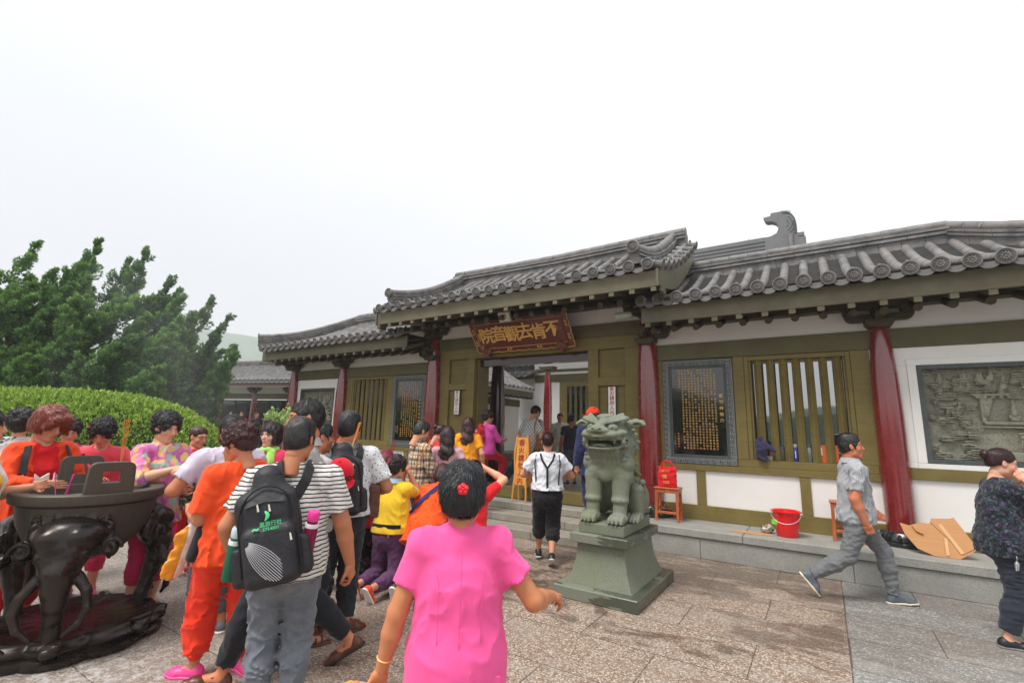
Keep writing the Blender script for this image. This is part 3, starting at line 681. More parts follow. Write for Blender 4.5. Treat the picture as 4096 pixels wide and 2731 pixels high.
def ring_tube(b, path, r, seg=.20, n=12, flare=.006, mi=0):
    """barrel tiles laid end over end: the radius steps at each joint"""
    P = [Vector(p) for p in path]; L = [0]
    for a, c in zip(P[:-1], P[1:]): L.append(L[-1]+(c-a).length)
    T = L[-1]; pts = []; rr = []
    def at(s):
        s = min(max(s, 0), T)
        for i in range(len(L)-1):
            if s <= L[i+1]+1e-9: f = (s-L[i])/max(1e-9, L[i+1]-L[i]); return P[i].lerp(P[i+1], f)
        return P[-1]
    s = 0; 
    while s < T-.01:
        e = min(T, s+seg); jr = 1+random.uniform(-.03, .03)
        pts += [at(s), at(s+.01), at((s+e)/2), at(e-.004)]; rr += [(r-flare*1.2)*jr, r*jr, (r-.001)*jr, (r-flare*.4)*jr]; s = e
    b.tube(pts, rr, n, mi=mi)
def slope(root, x0, x1, f, n, r=.062, clip=None, flip=1, nseg=14, course=.06, discs=True):
    """tile_roof part with barrel rows at n positions from x0..x1 (inclusive) and pans between"""
    xs = [x0+(x1-x0)*i/(n-1) for i in range(n)]; pit = xs[1]-xs[0]
    tl = MB(); pan = MB()
    for i, x in enumerate(xs):
        t1 = clip(x) if clip else 1.0
        if t1 > .06:
            k = max(3, int(nseg*t1)); path = []
            for q in range(k+1):
                y, z = f(t1*q/k); path.append((x, y, z+.035))
            ring_tube(tl, path, r)
    for i in range(n-1):
        xm = (xs[i]+xs[i+1])/2; t1 = clip(xm) if clip else 1.0
        if t1 < .05: continue
        Lr = math.dist(f(0), f(1)); k = max(2, int(Lr*t1/course)); V = []; F = []
        for q in range(k):
            ta, tb = t1*q/k, t1*(q+1)/k
            for (tt, dz) in ((ta, .030), (tb, -.006)):
                y, z = f(tt)
                for j in range(5):
                    u = -1+.5*j; V.append((xm+u*(pit/2+.002), y-(.012 if dz > 0 else 0)*flip, z+dz-.030*(1-u*u)+.030))
        for q in range(2*k-1):
            for j in range(4): F.append((q*5+j, q*5+j+1, (q+1)*5+j+1, (q+1)*5+j))
        pan.add(V, F)
        # drip tile: hanging crescent lip
        y, z = f(0); V = []; F = []
        for yy in (y-.030*flip, y-.014*flip):
            for j in range(9):
                u = -1+.25*j; V.append((xm+u*(pit/2-.01), yy, z+.030-.034*(1-u*u)))
            for j in range(9):
                u = -1+.25*j; V.append((xm+u*(pit/2-.02), yy-.006*flip, z+.010-.034*(1-u*u)-.052*math.sqrt(max(0, 1-u*u*.92))))
        for j in range(8): F += [(j, j+1, j+10, j+9), (18+j, 27+j, 28+j, 19+j), (9+j, 10+j, 28+j, 27+j), (j, 18+j, 19+j, j+1)]
        pan.add(V, F)
    rt = tl.build('barrel_tiles', m_tile, root); pn = pan.build('pan_tiles', m_pan, rt, smooth=True, sharp=50)
    if discs:
        y, z = f(0); yb, zb = f(.08); dv = Vector((0, y-yb, z-zb)).normalized()
        for x in xs:
            put('tile_end', DISC, rt, (x, y-.045*flip, z+.035), Vector((0, -.985*flip, -.12 if True else 0)).to_track_quat('Z', 'X'), random.uniform(.97, 1.03))
            yn, zn = f(.045); put('tile_nail', NAIL, rt, (x, yn, zn+.085))
    return rt
def ridge(root, path, w=.17, h=.20, r=.075, seg=.30, name='ridge'):
    """stacked courses with a barrel row on top; path = line of the ridge base"""
    P = [Vector(p) for p in path]; b = MB(); side = Vector((P[-1]-P[0])); side.z = 0; side.normalize(); nx = Vector((side.y, -side.x, 0))
    def band(ww, za, zb, sg=None, off=0):
        for a, c in zip(P[:-1], P[1:]):
            L = (c-a).length; k = max(1, int(round(L/(sg or L))));
            for i in range(k):
                p, q = a.lerp(c, i/k), a.lerp(c, (i+1)/k); g = (q-p).normalized()*(.003 if sg else -.0)
                V = [];
                for pt, sgn in ((p+g, 1), (q-g, 1)):
                    for s in (-1, 1):
                        for z in (za, zb): V.append(pt+nx*(s*ww/2)+Vector((0, 0, z)))
                b.add(V, [(0, 1, 3, 2), (4, 6, 7, 5), (0, 4, 5, 1), (2, 3, 7, 6), (1, 5, 7, 3), (0, 2, 6, 4)])
    band(w*.78, -.02, h*.46, seg*.9); band(w*1.15, h*.46, h*.62, seg*1.6); band(w*.9, h*.62, h*.70); band(w*1.25, h*.70, h*.84, seg*1.3); band(w*.95, h*.84, h*.9)
    ring_tube(b, [p+Vector((0, 0, h*.9+r*.55)) for p in P], r, seg, 14, .007)
    return b.build(name, m_tile, root, sharp=40)
# gate roof
fg = prof_fn(6.30, 3.845, 8.63, 4.92, .15)
rg = slope(G, -7.27, -1.87, fg, 21, clip=None)
fgb = prof_fn(10.96, 3.845, 8.63, 4.92, .15)
slope(G, -7.27, -1.87, fgb, 21, flip=-1, discs=False, nseg=6, course=.3)
ridge(G, [(-7.30, 8.63, 4.95), (-4.57, 8.63, 4.91), (-1.84, 8.63, 4.95)], .22, .27, .078)
for sx, xx in ((-1, -7.06), (1, -2.08)):
    pth = []
    for q in range(9):
        t = 1-q/8*.985; y, z = fg(t); pth.append((xx, y, z+.045+(.06*(q/8)**3)))
    ridge(G, pth, .16, .21, .072, .24, 'verge_ridge')
    y, z = fg(.0); put('tile_end', DISC, G, (xx, y-.02, z+.335), Vector((0, -1, .06)).to_track_quat('Z', 'X'), 1.12)
    # short verge tiles facing outwards
    v = MB(); rt_ = G
    for i in range(9):
        t = .02+.98*i/8; y, z = fg(t); xo = X0+sx*2.88; xi = X0+sx*2.60
        ring_tube(v, [(xi, y, z+.075), (xo, y, z+.010)], .058, .2, 10)
    vo = v.build('verge_tiles', m_tile, G)
    for i in range(9):
        t = .02+.98*i/8; y, z = fg(t); xo = X0+sx*2.885
        put('tile_end', DISC, vo, (xo, y, z+.008), Vector((sx, 0, -.25)).to_track_quat('Z', 'X'), .92); put('tile_nail', NAIL, vo, (xo-sx*.10, y, z+.08), None, .9)
    # barge board under the verge
    bb = MB(); top = [fg(i/12) for i in range(13)]; top = [(y, z-.035) for y, z in top]; bot = [(y, z-.25-.10*math.sin(PI*min(1, (y-6.3)/2.2))) for y, z in reversed(top)]
    a, c = sorted((X0+sx*2.835, X0+sx*2.80)); bb.prism(top+bot, a, c, 'yz'); bb.build('barge_board', m_fascia, G)
    gw = MB(); a, c = sorted((X0+sx*2.30, X0+sx*2.24)); gw.prism([(7.56, 3.3), (7.56, 4.35), (8.63, 4.95), (9.7, 4.35), (9.7, 3.3)], a, c, 'yz'); gw.build('gable_wall', m_white, G)
# wing roofs
for W_, s in ((WR, 1), (WL, -1)):
    X = lambda x: X0+s*(x-X0)
    fw = prof_fn(6.70, 3.432, 8.65, 4.30, .11)
    clip = lambda x, s=s: max(0, min(1, (3.22-(X0+s*(x-X0)))/(3.22-1.71)))
    a, b = X(-2.10), X(3.0); slope(W_, a, b, fw, 21, clip=clip)
    fwb = prof_fn(10.60, 3.432, 8.65, 4.30, .11); slope(W_, a, b, fwb, 21, clip=clip, flip=-1, discs=False, nseg=5, course=.3)
    ridge(W_, [(X(-2.05), 8.65, 4.29), (X(1.71), 8.65, 4.31)], .21, .25, .075)
    hp = []
    for q in range(9):
        t = q/8; y, z = fw(1-t); hp.append((X(1.71+(3.24-1.71)*t), y, z+.03+.10*t**3))
    ridge(W_, hp, .17, .22, .07, .26, 'hip_ridge')
    e = hp[-1]; hd = Vector((hp[-1]))-Vector(hp[-2])
    put('tile_end', DISC, W_, (e[0], e[1], e[2]+.25), hd.to_track_quat('Z', 'X'), 1.1)
    hb = []
    for q in range(6): t = q/5; y, z = fwb(1-t); hb.append((X(1.71+(3.24-1.71)*t), y, z+.03))
    ridge(W_, hb, .15, .16, .065, .26, 'hip_ridge')
    # tiled end slope of the hip
    es = MB(); V = []
    for q in range(9):
        t = q/8; y, z = fw(1-t); y2 = 17.3-y; V += [(X(1.71+1.51*t), y, z+.02), (X(1.71+1.51*t), y2, z+.02)]
    es.add(V, [(2*q, 2*q+1, 2*q+3, 2*q+2) for q in range(8)])
    for i in range(14):
        yy = 6.9+.27*i; tt = abs(yy-8.65)/1.95; y0_, z0_ = fw(1-tt) ; y1_, z1_ = fw(0)
        pth = [(X(1.71+1.51*u), yy, fw(1-u)[1]+.04) for u in (tt+(1-tt)*k/4 for k in range(5))]
        if tt < .97: ring_tube(es, pth, .06)
    es.build('end_slope', m_tile, W_); fb = MB(); a, c = sorted((X(3.15), X(3.11))); fb.box(a, c, 6.84, 10.4, 3.165, 3.40); fb.build('end_fascia', m_fascia, W_)
# ------------------------------------------------------------------ courtyard seen through the gate
cw = empty('courtyard_building', (0, 0, 0), 0, 'white walled inner building with barred window seen straight through the gate', 'building')
def cb(name, mat, *bs, parent=cw, bevel=0):
    m = MB()
    for b in bs: m.box(*b)
    return m.build(name, mat, parent, bevel=bevel)
cb('terrace', m_gran2, (-12, 2, 12.76, 15.1, 0, .80))
for i, z in enumerate((.56, .68)): cb('terrace_step', m_gran2, (-8.1, 2, 12.36+.2*i, 12.75, 0.424, z), bevel=.006)
cb('wall', m_white, (-8.75, 0, 15.0, 15.2, .8, 4.6)); cb('beam', m_olive2, (-8.7, 0, 14.96, 14.998, 3.235, 3.50)); cb('sill_rail', m_olive, (-7.72, 0, 14.965, 14.998, 1.60, 1.74)); cb('beam', m_olive2, (-8.7, 0, 14.95, 14.998, 3.60, 3.68))
cb('bottom_rail', m_olive2, (-8.7, 0, 14.96, 14.998, .8, 1.0)); cb('post', m_olive, (-7.70, -7.47, 14.97, 14.998, 1.74, 3.235)); cb('post', m_olive, (-5.75, -5.55, 14.97, 14.998, 1.74, 3.235))
wf_ = cb('window_frame', m_olive, (-7.47, -5.75, 14.975, 14.998, 3.06, 3.235), (-7.47, -7.41, 14.976, 14.998, 1.74, 3.06)); cb('window_glass', m_glass, (-7.41, -5.75, 14.99, 14.999, 1.741, 3.06), parent=wf_)
for i in range(8):
    c = -7.26+.2*i; MB().prism([(c-.05, 14.94), (c, 14.89), (c+.05, 14.94), (c, 14.985)], 1.742, 3.058, 'xy').build('window_bar', m_olive2, wf_)
column(cw, -7.07, 12.95, .85, 3.38, .13); MB().prism([(-.2, 0), (.2, 0), (.26, .1), (-.26, .1)], 12.8, 13.1).build('capital', m_dark, cw).location = (-7.07, 0, 3.385)
gl = empty('side_gallery', (0, 0, 0), 0, 'dark roofed side gallery with white door on the left of the inner courtyard', 'gallery')
cb('wall', m_white, (-9.5, -9.4, 9.2, 15, .42, 2.95), parent=gl); cb('beam', m_olive2, (-9.398, -9.36, 9.2, 15, 2.35, 2.6), parent=gl); cb('bottom_rail', m_olive2, (-9.398, -9.36, 9.2, 15, .42, .6), parent=gl)
d_ = cb('door', plaster('pale_door', (206, 208, 210)), (-9.398, -9.34, 10.9, 12.0, .5, 2.32), parent=gl, bevel=.01); cb('door_window', m_glass, (-9.338, -9.33, 11.2, 11.7, 1.65, 2.1), parent=d_)
cb('door_plate', m_gold, (-9.338, -9.332, 11.3, 11.6, 1.30, 1.40), (-9.338, -9.332, 11.3, 11.5, 1.1, 1.2), parent=d_)
column(gl, -8.75, 12.9, .5, 2.82, .12); column(gl, -8.75, 10.2, .5, 2.82, .12)
fx_ = MB(); V = []
fs = prof_fn(-8.2, 2.87, -9.9, 3.85, .1)
cb('fascia', m_fascia, (-8.3, -8.26, 9.6, 14.1, 2.62, 2.8), parent=gl); cb('soffit', m_dark, (-9.9, -8.32, 9.6, 14.1, 2.72, 2.78), parent=gl)
tl = MB()
for i in range(18):
    y = 9.7+.255*i; pth = []
    for q in range(7): a, z = fs(q/6); pth.append((a, y, z+.03))
    ring_tube(tl, pth, .06, n=8)
for i in range(17):
    y = 9.83+.255*i
    a0, z0 = fs(0); a1, z1 = fs(1); V = []
    for q in range(9):
        a, z = fs(q/8); V += [(a, y-.13, z+.01), (a, y, z-.02), (a, y+.13, z+.01)]
    tl.add(V, [(3*q+j, 3*q+j+1, 3*q+j+4, 3*q+j+3) for q in range(8) for j in (0, 1)])
tl.build('roof', m_tile, gl); ridge(gl, [(-9.9, 9.6, 3.88), (-9.9, 14.2, 3.88)])
for i in range(15): cb('rafter', m_dark, (-8.45, -8.24, 9.75+.3*i, 9.82+.3*i, 2.56, 2.62), parent=gl)
hb_ = empty('rear_hall', (0, 0, 0), 0, 'grey tiled hall roof rising behind the courtyard wall', 'hall')
fh = prof_fn(14.3, 3.45, 17.2, 4.6, .15); slope(hb_, -12.4, -8.6, fh, 15, discs=True, nseg=6, course=.3); ridge(hb_, [(-12.6, 17.2, 4.6), (-7.2, 17.2, 4.6)]); cb('wall', m_white, (-12.4, -8.78, 15.2, 17.2, .8, 3.4), parent=hb_)

# ------------------------------------------------------------------ big hall roof with curled ridge ornament, behind on the right
bh = empty('main_hall', (0, 0, 0), 0, 'big hall behind, only its ribbed ridge and curled ridge ornament rising over the right wing', 'hall')
m_rib = simple('ridge_slate', srgb(104, 106, 106), .6, .2, 4)
for i in range(9): cb('ridge_course', m_rib, (-9, -.02, 19.86-.03*(i % 2), 20.14, 8.40+.075*i, 8.467+.075*i), parent=bh)
cb('ridge_cap', m_rib, (-9, -1.3, 19.9, 20.1, 9.073, 9.12), parent=bh)
rf = MB(); rf.add([(-14, 13.5, 5.2), (4, 13.5, 5.2), (0.2, 20, 8.41), (-14, 20, 8.41), (-14, 26.5, 5.2), (4, 26.5, 5.2)], [(0, 1, 2, 3), (3, 2, 5, 4), (1, 5, 2)]); rf.build('roof', m_tile, bh, smooth=False)
cb('wall', m_white, (-13, 2.5, 16, 24, 0, 5.3), parent=bh)
out = [(-1.30, 9.08), (-1.10, 9.10), (-.92, 9.18), (-.85, 9.33), (-.855, 9.5), (-.92, 9.60), (-1.04, 9.67), (-1.20, 9.69), (-1.27, 9.74), (-1.33, 9.90), (-1.08, 9.92), (-1.07, 10.03), (-.68, 10.03), (-.5, 9.97), (-.36, 9.85), (-.27, 9.66), (-.235, 9.4), (-.235, 8.90), (.02, 8.88), (.02, 8.50), (-1.34, 8.50), (-1.34, 9.06)]
o = MB().prism(out, 19.82, 20.18).build('ridge_ornament', m_rib, bh, bevel=.015)
s_ = MB()
for k in range(16):
    t = k/15; a = PI*.62*t
    cx, cz = (-.62+.31*math.cos(PI*.55-a*.8), 9.66+.30*math.sin(PI*.55-a*.8)) if k < 9 else (-.32, 9.62-.08*(k-8))
    d = Vector((math.cos(PI*.55-a*.8), 0, math.sin(PI*.55-a*.8))) if k < 9 else Vector((1, 0, 0))
    s_.tube([Vector((cx, 19.81, cz))-d*.05, Vector((cx, 19.81, cz))+d*.07], .011, 5)
for rr in (.12, .24, .34): s_.tube([(-.62+rr*math.cos(q), 19.81, 9.50+rr*1.25*math.sin(q)) for q in np.linspace(-1.2, 1.0, 10)], .010, 5)
s_.build('carved_lines', m_slate, o); MB().tube([(-.46, 19.8, 8.5), (-.46, 19.8, 9.05)], .085, 14).build('ornament_pipe', m_tile, o)
for x, z in ((-.68, 10.03), (-1.9, 9.11)): MB().tube([(x, 20, z), (x, 20, z+.13)], .007, 5).build('lightning_rod', m_slate, bh)

# ------------------------------------------------------------------ long hall far left
FH = empty('far_hall', (-22.26, 12.2, 0), math.radians(15.7), 'long low hall far off behind the juniper with red columns and dark glass front', 'hall')
def fb(name, mat, *bs, parent=FH): return cb(name, mat, *bs, parent=parent)
fb('plinth', m_gran, (-20, 9, -1.2, 4, 0, .35)); fb('glass_front', m_glass, (-20, 9, .9, 1.0, .35, 2.62)); fb('beam', m_olive2, (-20, 9, -.06, .1, 2.62, 2.86)); fb('frieze_wall', plaster('greenish_plaster', (214, 222, 200)), (-20, 9, -.03, .1, 2.861, 3.2)); fb('eave_board', m_board, (-20, 9, -.95, -.9, 3.13, 3.25)); fb('soffit', m_dark, (-20, 9, -.899, .5, 3.26, 3.3))
for i in range(-8, 5):
    x = 2.07*i; column(FH, x, 0, .42, 2.9, .15, base=False); bracket(FH, x, -.1, 2.90)
for i in range(-18, 9): fb('mullion', m_dark, (1.05*i-.04, 1.05*i+.04, .86, .899, .36, 2.62))
fr_ = prof_fn(-1.05, 3.35, 1.4, 4.35, .12); slope(FH, -12, 7.5, fr_, 78, nseg=5, course=.5, discs=False); ridge(FH, [(-20, 1.4, 4.38), (8, 1.4, 4.38)], seg=.5)
for i in range(0, 78):
    y, z = fr_(0); put('tile_end', DISC, FH, (-12+19.5*i/77, y-.01, z+.03), Vector((0, -1, -.1)).to_track_quat('Z', 'X'), .95) if i % 1 == 0 and -3 < -12+19.5*i/77 < 6 else None
# ------------------------------------------------------------------ hill
def hill():
    b = MB(); V = []; F = []; n, m = 40, 14
    for j in range(m):
        for i in range(n):
            u = i/(n-1); v = j/(m-1); x = -260+170*u; y = 40+150*u+v*70; h = 1.75*(31-17*u)*math.sin(PI*min(1, v*.5+.0)) + random.uniform(-.4, .4)
            V.append((x-v*40, y+v*10, h if j else -1))
    F = [(j*n+i, j*n+i+1, (j+1)*n+i+1, (j+1)*n+i) for j in range(m-1) for i in range(n-1)]
    return b.add(V, F).build('hill', simple('hazy_hillside', srgb(112, 128, 116), .95, .3, .12))
tag(hill(), kind='structure')
def hill_behind():      # wooded rise on the camera's side, seen only as a reflection in tablets and window panes
    b = MB(); V = []; n = 60; r = random.Random(4); hs_ = [3.4+1.0*math.sin(i*.35)+.9*math.sin(i*.9+1)+r.uniform(-.5, .5) for i in range(n)]
    for i in range(n): x = -60+130*i/(n-1); V += [(x, -22, 0), (x, -24, hs_[i]*.8), (x, -28, hs_[i]), (x, -60, hs_[i]*.9)]
    F = [(4*i+j, 4*i+4+j, 4*i+5+j, 4*i+1+j) for i in range(n-1) for j in range(3)]
    return b.add(V, F).build('wooded_rise', simple('wooded_rise_green', srgb(70, 84, 62), .95, .3, .5))
tag(hill_behind(), kind='structure')

# ------------------------------------------------------------------ foliage
def leaf_mat(name, ca, cb_, ctip):
    t = NT(name); a = t.n('ShaderNodeAttribute', {'attribute_name': 'Col'}); s = t.sepxyz(a.outputs['Color'])
    c = t.mix(s[0], srgb(*ca), srgb(*cb_)); c = t.mix(s[1], c, srgb(*ctip)); t.set(color=c, rough=.55, spec=.3)
    tr = t.n('ShaderNodeBsdfTranslucent'); t.t.links.new(c, tr.inputs[0]); mx = t.n('ShaderNodeMixShader'); mx.inputs[0].default_value = .22
    t.t.links.new(t.b.outputs[0], mx.inputs[1]); t.t.links.new(tr.outputs[0], mx.inputs[2]); t.t.links.new(mx.outputs[0], t.out.inputs[0]); return t.m
def blades(P, D, L, Wd, col, bend=0.0):
    """one bent leaf-shaped card (two triangles) per point"""
    n = len(P); S = np.cross(D, RNG.normal(size=(n, 3))); S /= np.linalg.norm(S, axis=1)[:, None]+1e-9
    V = np.stack([P-D*L[:, None]*.15, P+D*L[:, None]*.35+S*Wd[:, None], P+D*L[:, None]*.85, P+D*L[:, None]*.35-S*Wd[:, None]], 1).reshape(-1, 3)
    F = np.arange(4*n).reshape(n, 4); return V, F, np.repeat(col, 4, 0)
TC = np.array([-17.30, 5.14, 0.0]); RH = np.array([math.cos(YAW), math.sin(YAW), 0]); FW = np.array([-math.sin(YAW), math.cos(YAW), 0])
SIL = [(-3.91, 5.4), (-3.17, 5.42), (-2.92, 5.61), (-2.68, 5.92), (-2.34, 6.35), (-2.21, 5.93), (-1.99, 5.45), (-1.71, 5.94), (-1.6, 6.25), (-1.32, 6.2), (-1.12, 5.47), (-0.88, 5.96), (-0.65, 6.55), (-0.39, 6.28), (-0.24, 5.9), (-0.18, 5.37), (0.25, 5.38), (0.55, 5.63), (0.91, 6.25), (0.98, 5.82), (1.12, 5.22), (1.56, 5.17), (1.86, 5.44), (2.12, 4.93), (2.23, 4.02), (2.75, 4.86), (2.97, 4.47), (3.15, 3.62), (3.51, 3.2), (3.38, 2.64), (2.88, 2.08), (2.26, 1.94)]
def top_at(u):
    xs = [p[0] for p in SIL[:28]]; zs = [p[1] for p in SIL[:28]]; return float(np.interp(u, xs, zs))
def juniper():
    root = empty('juniper_tree', tuple(TC), 0, 'big dark green windswept juniper with flame-shaped tips above the hedge', 'tree')
    fl = []   # base, tip, radius
    for (u, z) in [(-2.34, 6.4), (-1.55, 6.3), (-1.30, 6.22), (-.62, 6.6), (-.3, 6.25), (.92, 6.3), (.60, 5.7), (1.88, 5.5), (1.52, 5.25), (2.2, 4.95), (2.78, 4.95), (3.0, 4.55), (3.45, 3.35), (3.2, 3.7), (3.52, 3.0), (-3.1, 5.6), (-3.6, 5.5), (2.45, 4.45)]:
        z += .22; L = random.uniform(1.2, 1.7); w = random.uniform(-.7, .7); lean = random.uniform(.25, .5)
        fl.append(((u-L*lean, w, z-L), (u, w+random.uniform(-.1, .1), z), random.uniform(.22, .30)))
    for i in range(240):
        u = random.uniform(-4.6, 3.1); zt = top_at(u); z = random.uniform(2.2, zt-.25) if u < 2.6 else random.uniform(2.2, min(zt, 3.6))
        h = (z-2)/4.6; w = random.uniform(-1.0, 1.0)*(2.0-1.3*h); L = random.uniform(.8, 1.6); lean = random.uniform(.35, 1.2)
        q = L/math.hypot(1, lean); fl.append(((u-q*lean, w, z-q), (u, w-random.uniform(0, .3), z), random.uniform(.24, .42)))
    Ps = []; Ds = []; Cs = []
    for (b, t, R) in fl:
        cv_ = random.uniform(-.30, .40); b = np.array(b); t = np.array(t); ax = t-b; L = np.linalg.norm(ax); ax /= L; e1 = unit(np.cross(ax, [0, .3, 1])); e2 = np.cross(ax, e1)
        for k in range(int(20+10*L)):
            s0 = random.random()**.9; th = random.uniform(0, 2*PI); O = math.cos(th)*e1+math.sin(th)*e2; rr = R*(1.05-.98*s0)*random.uniform(.1, .75)
            if s0 > .93: rr *= .2
            q = b+ax*(s0*L*.93)+O*rr; d = unit(ax*random.uniform(.7, 1.1)+O*.75*(1-.65*s0)+np.array([.18, 0, .28])+np.random.default_rng(k).normal(size=3)*.15); tl = random.uniform(.20, .40)*(1.05-.45*s0); tr_ = tl*random.uniform(.26, .36)*(1-.35*s0); n = int(52*tl/.3)+22
            s = RNG.random(n); a_ = RNG.random(n)*2*PI; f1 = unit(np.cross(d, [.1, .5, 1])); f2 = np.cross(d, f1); r = tr_*np.sin(PI*np.clip(s*.86+.14, 0, 1))**.7*np.sqrt(RNG.random(n)*.75+.25)
            o_ = np.cos(a_)[:, None]*f1+np.sin(a_)[:, None]*f2; P = q+d*(s*tl)[:, None]+o_*r[:, None]; D = d*.8+o_*.55+RNG.normal(size=(n, 3))*.25; D /= np.linalg.norm(D, axis=1)[:, None]
            tip = np.clip(s*1.1-.25, 0, 1)*(.35+.65*RNG.random(n)); up_ = .5+.5*O[2]; Cs.append(np.stack([np.clip(RNG.normal(.30+cv_+.25*up_, .18, n)+.30*s, 0, 1), np.clip(tip*(.55+.6*up_+cv_), 0, 1), 0*s], 1)); Ps.append(P); Ds.append(D)  # upward tufts and tips coloured lighter, painted highlights over paler new growth
    P = np.concatenate(Ps); D = np.concatenate(Ds); C = np.concatenate(Cs); P = P[:, :1]*RH+P[:, 1:2]*FW+P[:, 2:]*np.array([0, 0, 1.]); D = D[:, :1]*RH+D[:, 1:2]*FW+D[:, 2:]*np.array([0, 0, 1.])
    n = len(P); V, F, C = blades(P, D, RNG.uniform(.06, .12, n), RNG.uniform(.011, .022, n), C)
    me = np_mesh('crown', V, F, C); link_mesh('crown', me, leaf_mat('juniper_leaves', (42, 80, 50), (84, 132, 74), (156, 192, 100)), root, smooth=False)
    tr = MB()
    for k in range(6):
        u = -3+.9*k; tr.tube([Vector(RH*u*.3)+Vector(FW*random.uniform(-.4, .4)), Vector(RH*u*.6)+Vector((0, 0, 1.6)), Vector(RH*(u*.95))+Vector((0, 0, 3.2)), Vector(RH*(u+.2))+Vector((0, 0, 3.9))], [.16, .12, .08, .03], 8)
    tr.build('trunk', wood('bark', (66, 54, 44), (96, 82, 68), .9), root)
juniper()
def hedge():
    C0 = np.array([-11.9, 2.9, 0.]); root = empty('clipped_hedge', tuple(C0), 0, 'wide dome of bright green clipped hedge behind the incense burner', 'hedge')
    A, B, Z0, Hh = 3.15, 2.1, .72, 1.32
    n = 64000; th = RNG.random(n)*2*PI; q = RNG.random(n)**.55     # q: 0 top .. 1 rim
    prof = lambda q: (1-q**2.6)**.62
    rad = q**.9; bump = .05*np.sin(th*23+q*17)*np.sin(q*31+th*7)+.03*np.sin(th*61)
    hgt = Z0+Hh*prof(q)+bump
    P = np.stack([np.cos(th)*A*rad, np.sin(th)*B*rad, hgt], 1); P = P[:, :1]*RH+P[:, 1:2]*FW+P[:, 2:]*np.array([0, 0, 1.])
    N = np.stack([np.cos(th)/A*rad**2*2, np.sin(th)/B*rad**2*2, .55+0*q], 1); N /= np.linalg.norm(N, axis=1)[:, None]; N = N[:, :1]*RH+N[:, 1:2]*FW+N[:, 2:]*np.array([0, 0, 1.])
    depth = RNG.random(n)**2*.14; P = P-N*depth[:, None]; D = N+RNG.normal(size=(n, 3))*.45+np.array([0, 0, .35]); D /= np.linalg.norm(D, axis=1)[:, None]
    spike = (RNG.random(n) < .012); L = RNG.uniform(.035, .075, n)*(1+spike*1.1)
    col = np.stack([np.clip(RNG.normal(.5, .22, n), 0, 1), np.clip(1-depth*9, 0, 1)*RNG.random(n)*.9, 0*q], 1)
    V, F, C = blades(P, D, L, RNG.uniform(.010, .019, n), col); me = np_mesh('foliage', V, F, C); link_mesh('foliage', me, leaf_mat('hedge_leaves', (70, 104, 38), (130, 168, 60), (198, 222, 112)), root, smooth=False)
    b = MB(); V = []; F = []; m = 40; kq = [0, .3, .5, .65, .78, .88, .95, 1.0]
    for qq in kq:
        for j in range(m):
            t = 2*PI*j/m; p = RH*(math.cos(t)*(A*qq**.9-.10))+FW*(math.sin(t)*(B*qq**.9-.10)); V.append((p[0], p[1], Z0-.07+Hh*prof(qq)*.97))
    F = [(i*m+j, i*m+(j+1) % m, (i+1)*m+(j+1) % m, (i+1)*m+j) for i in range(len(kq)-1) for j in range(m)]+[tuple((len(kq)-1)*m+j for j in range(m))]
    b.add(V, F).build('inner_shade_shell', simple('hedge_shade', srgb(30, 44, 20), .9), root)  # dark filler shell: shade inside the hedge put into its colour
    st_ = MB()
    for k in range(16):
        a = random.uniform(0, 2*PI); r = random.uniform(0, .8); p = Vector(RH*(A*r*math.cos(a)*.7)+FW*(B*r*math.sin(a)*.7)); st_.tube([p*.6, p+Vector((0, 0, .5)), p*1.25+Vector((0, 0, 1.0))], [.05, .035, .02], 6)
    st_.build('stem', wood('hedge_bark', (62, 54, 46), (92, 82, 70), .9), root)
hedge()
def leafy(name, loc, label, n, size, h, ca, cb_, ct, lw=.03):
    root = empty(name, loc, 0, label, 'shrub'); P = RNG.normal(size=(n, 3))*np.array([size*.42, size*.42, size*.38]); P[:, 2] += h; 
    nb = 9; C = RNG.normal(size=(nb, 3))*size*.45; C[:, 2] = np.abs(C[:, 2])*.8; k = RNG.integers(0, nb, n); P = C[k]+RNG.normal(size=(n, 3))*size*.16; P[:, 2] += h
    D = P-np.array([0, 0, h-.4]); D /= np.linalg.norm(D, axis=1)[:, None]; D = D+RNG.normal(size=(n, 3))*.5; D /= np.linalg.norm(D, axis=1)[:, None]
    V, F, C2 = blades(P, D, RNG.uniform(.06, .1, n), RNG.uniform(lw*.7, lw, n), np.stack([RNG.random(n), RNG.random(n)*.8, 0*P[:, 0]], 1))
    link_mesh('foliage', np_mesh('foliage', V, F, C2), leaf_mat(name+'_leaves', ca, cb_, ct), root, smooth=False)
    b = MB()
    for k in range(nb): b.tube([(0, 0, 0), tuple(C[k]*.4+np.array([0, 0, h*.6])), tuple(C[k]+np.array([0, 0, h]))], [.015, .01, .004], 5)
    b.build('stem', wood('twig', (80, 70, 50), (110, 96, 70), .9), root)
leafy('leafy_shrub', (-10.2, 6.2, 0), 'light green broad-leaved shrub standing before the far hall', 420, .34, 1.62, (112, 150, 70), (150, 184, 100), (206, 226, 160), .03)
rl = empty('wooden_railing', (-8.6, 4.1, 0), 0, 'low dark red wooden railing beside the hedge', 'railing')
for i in range(3): p = RH*(-.6+.6*i); MB().box(p[0]-.05, p[0]+.05, p[1]-.05, p[1]+.05, 0, .86).build('post', m_board, rl, bevel=.01)
for z in (.78, .45): MB().tube([Vector(RH*-.7)+Vector((0, 0, z)), Vector(RH*.7)+Vector((0, 0, z))], .045, 6).build('rail', m_board, rl)
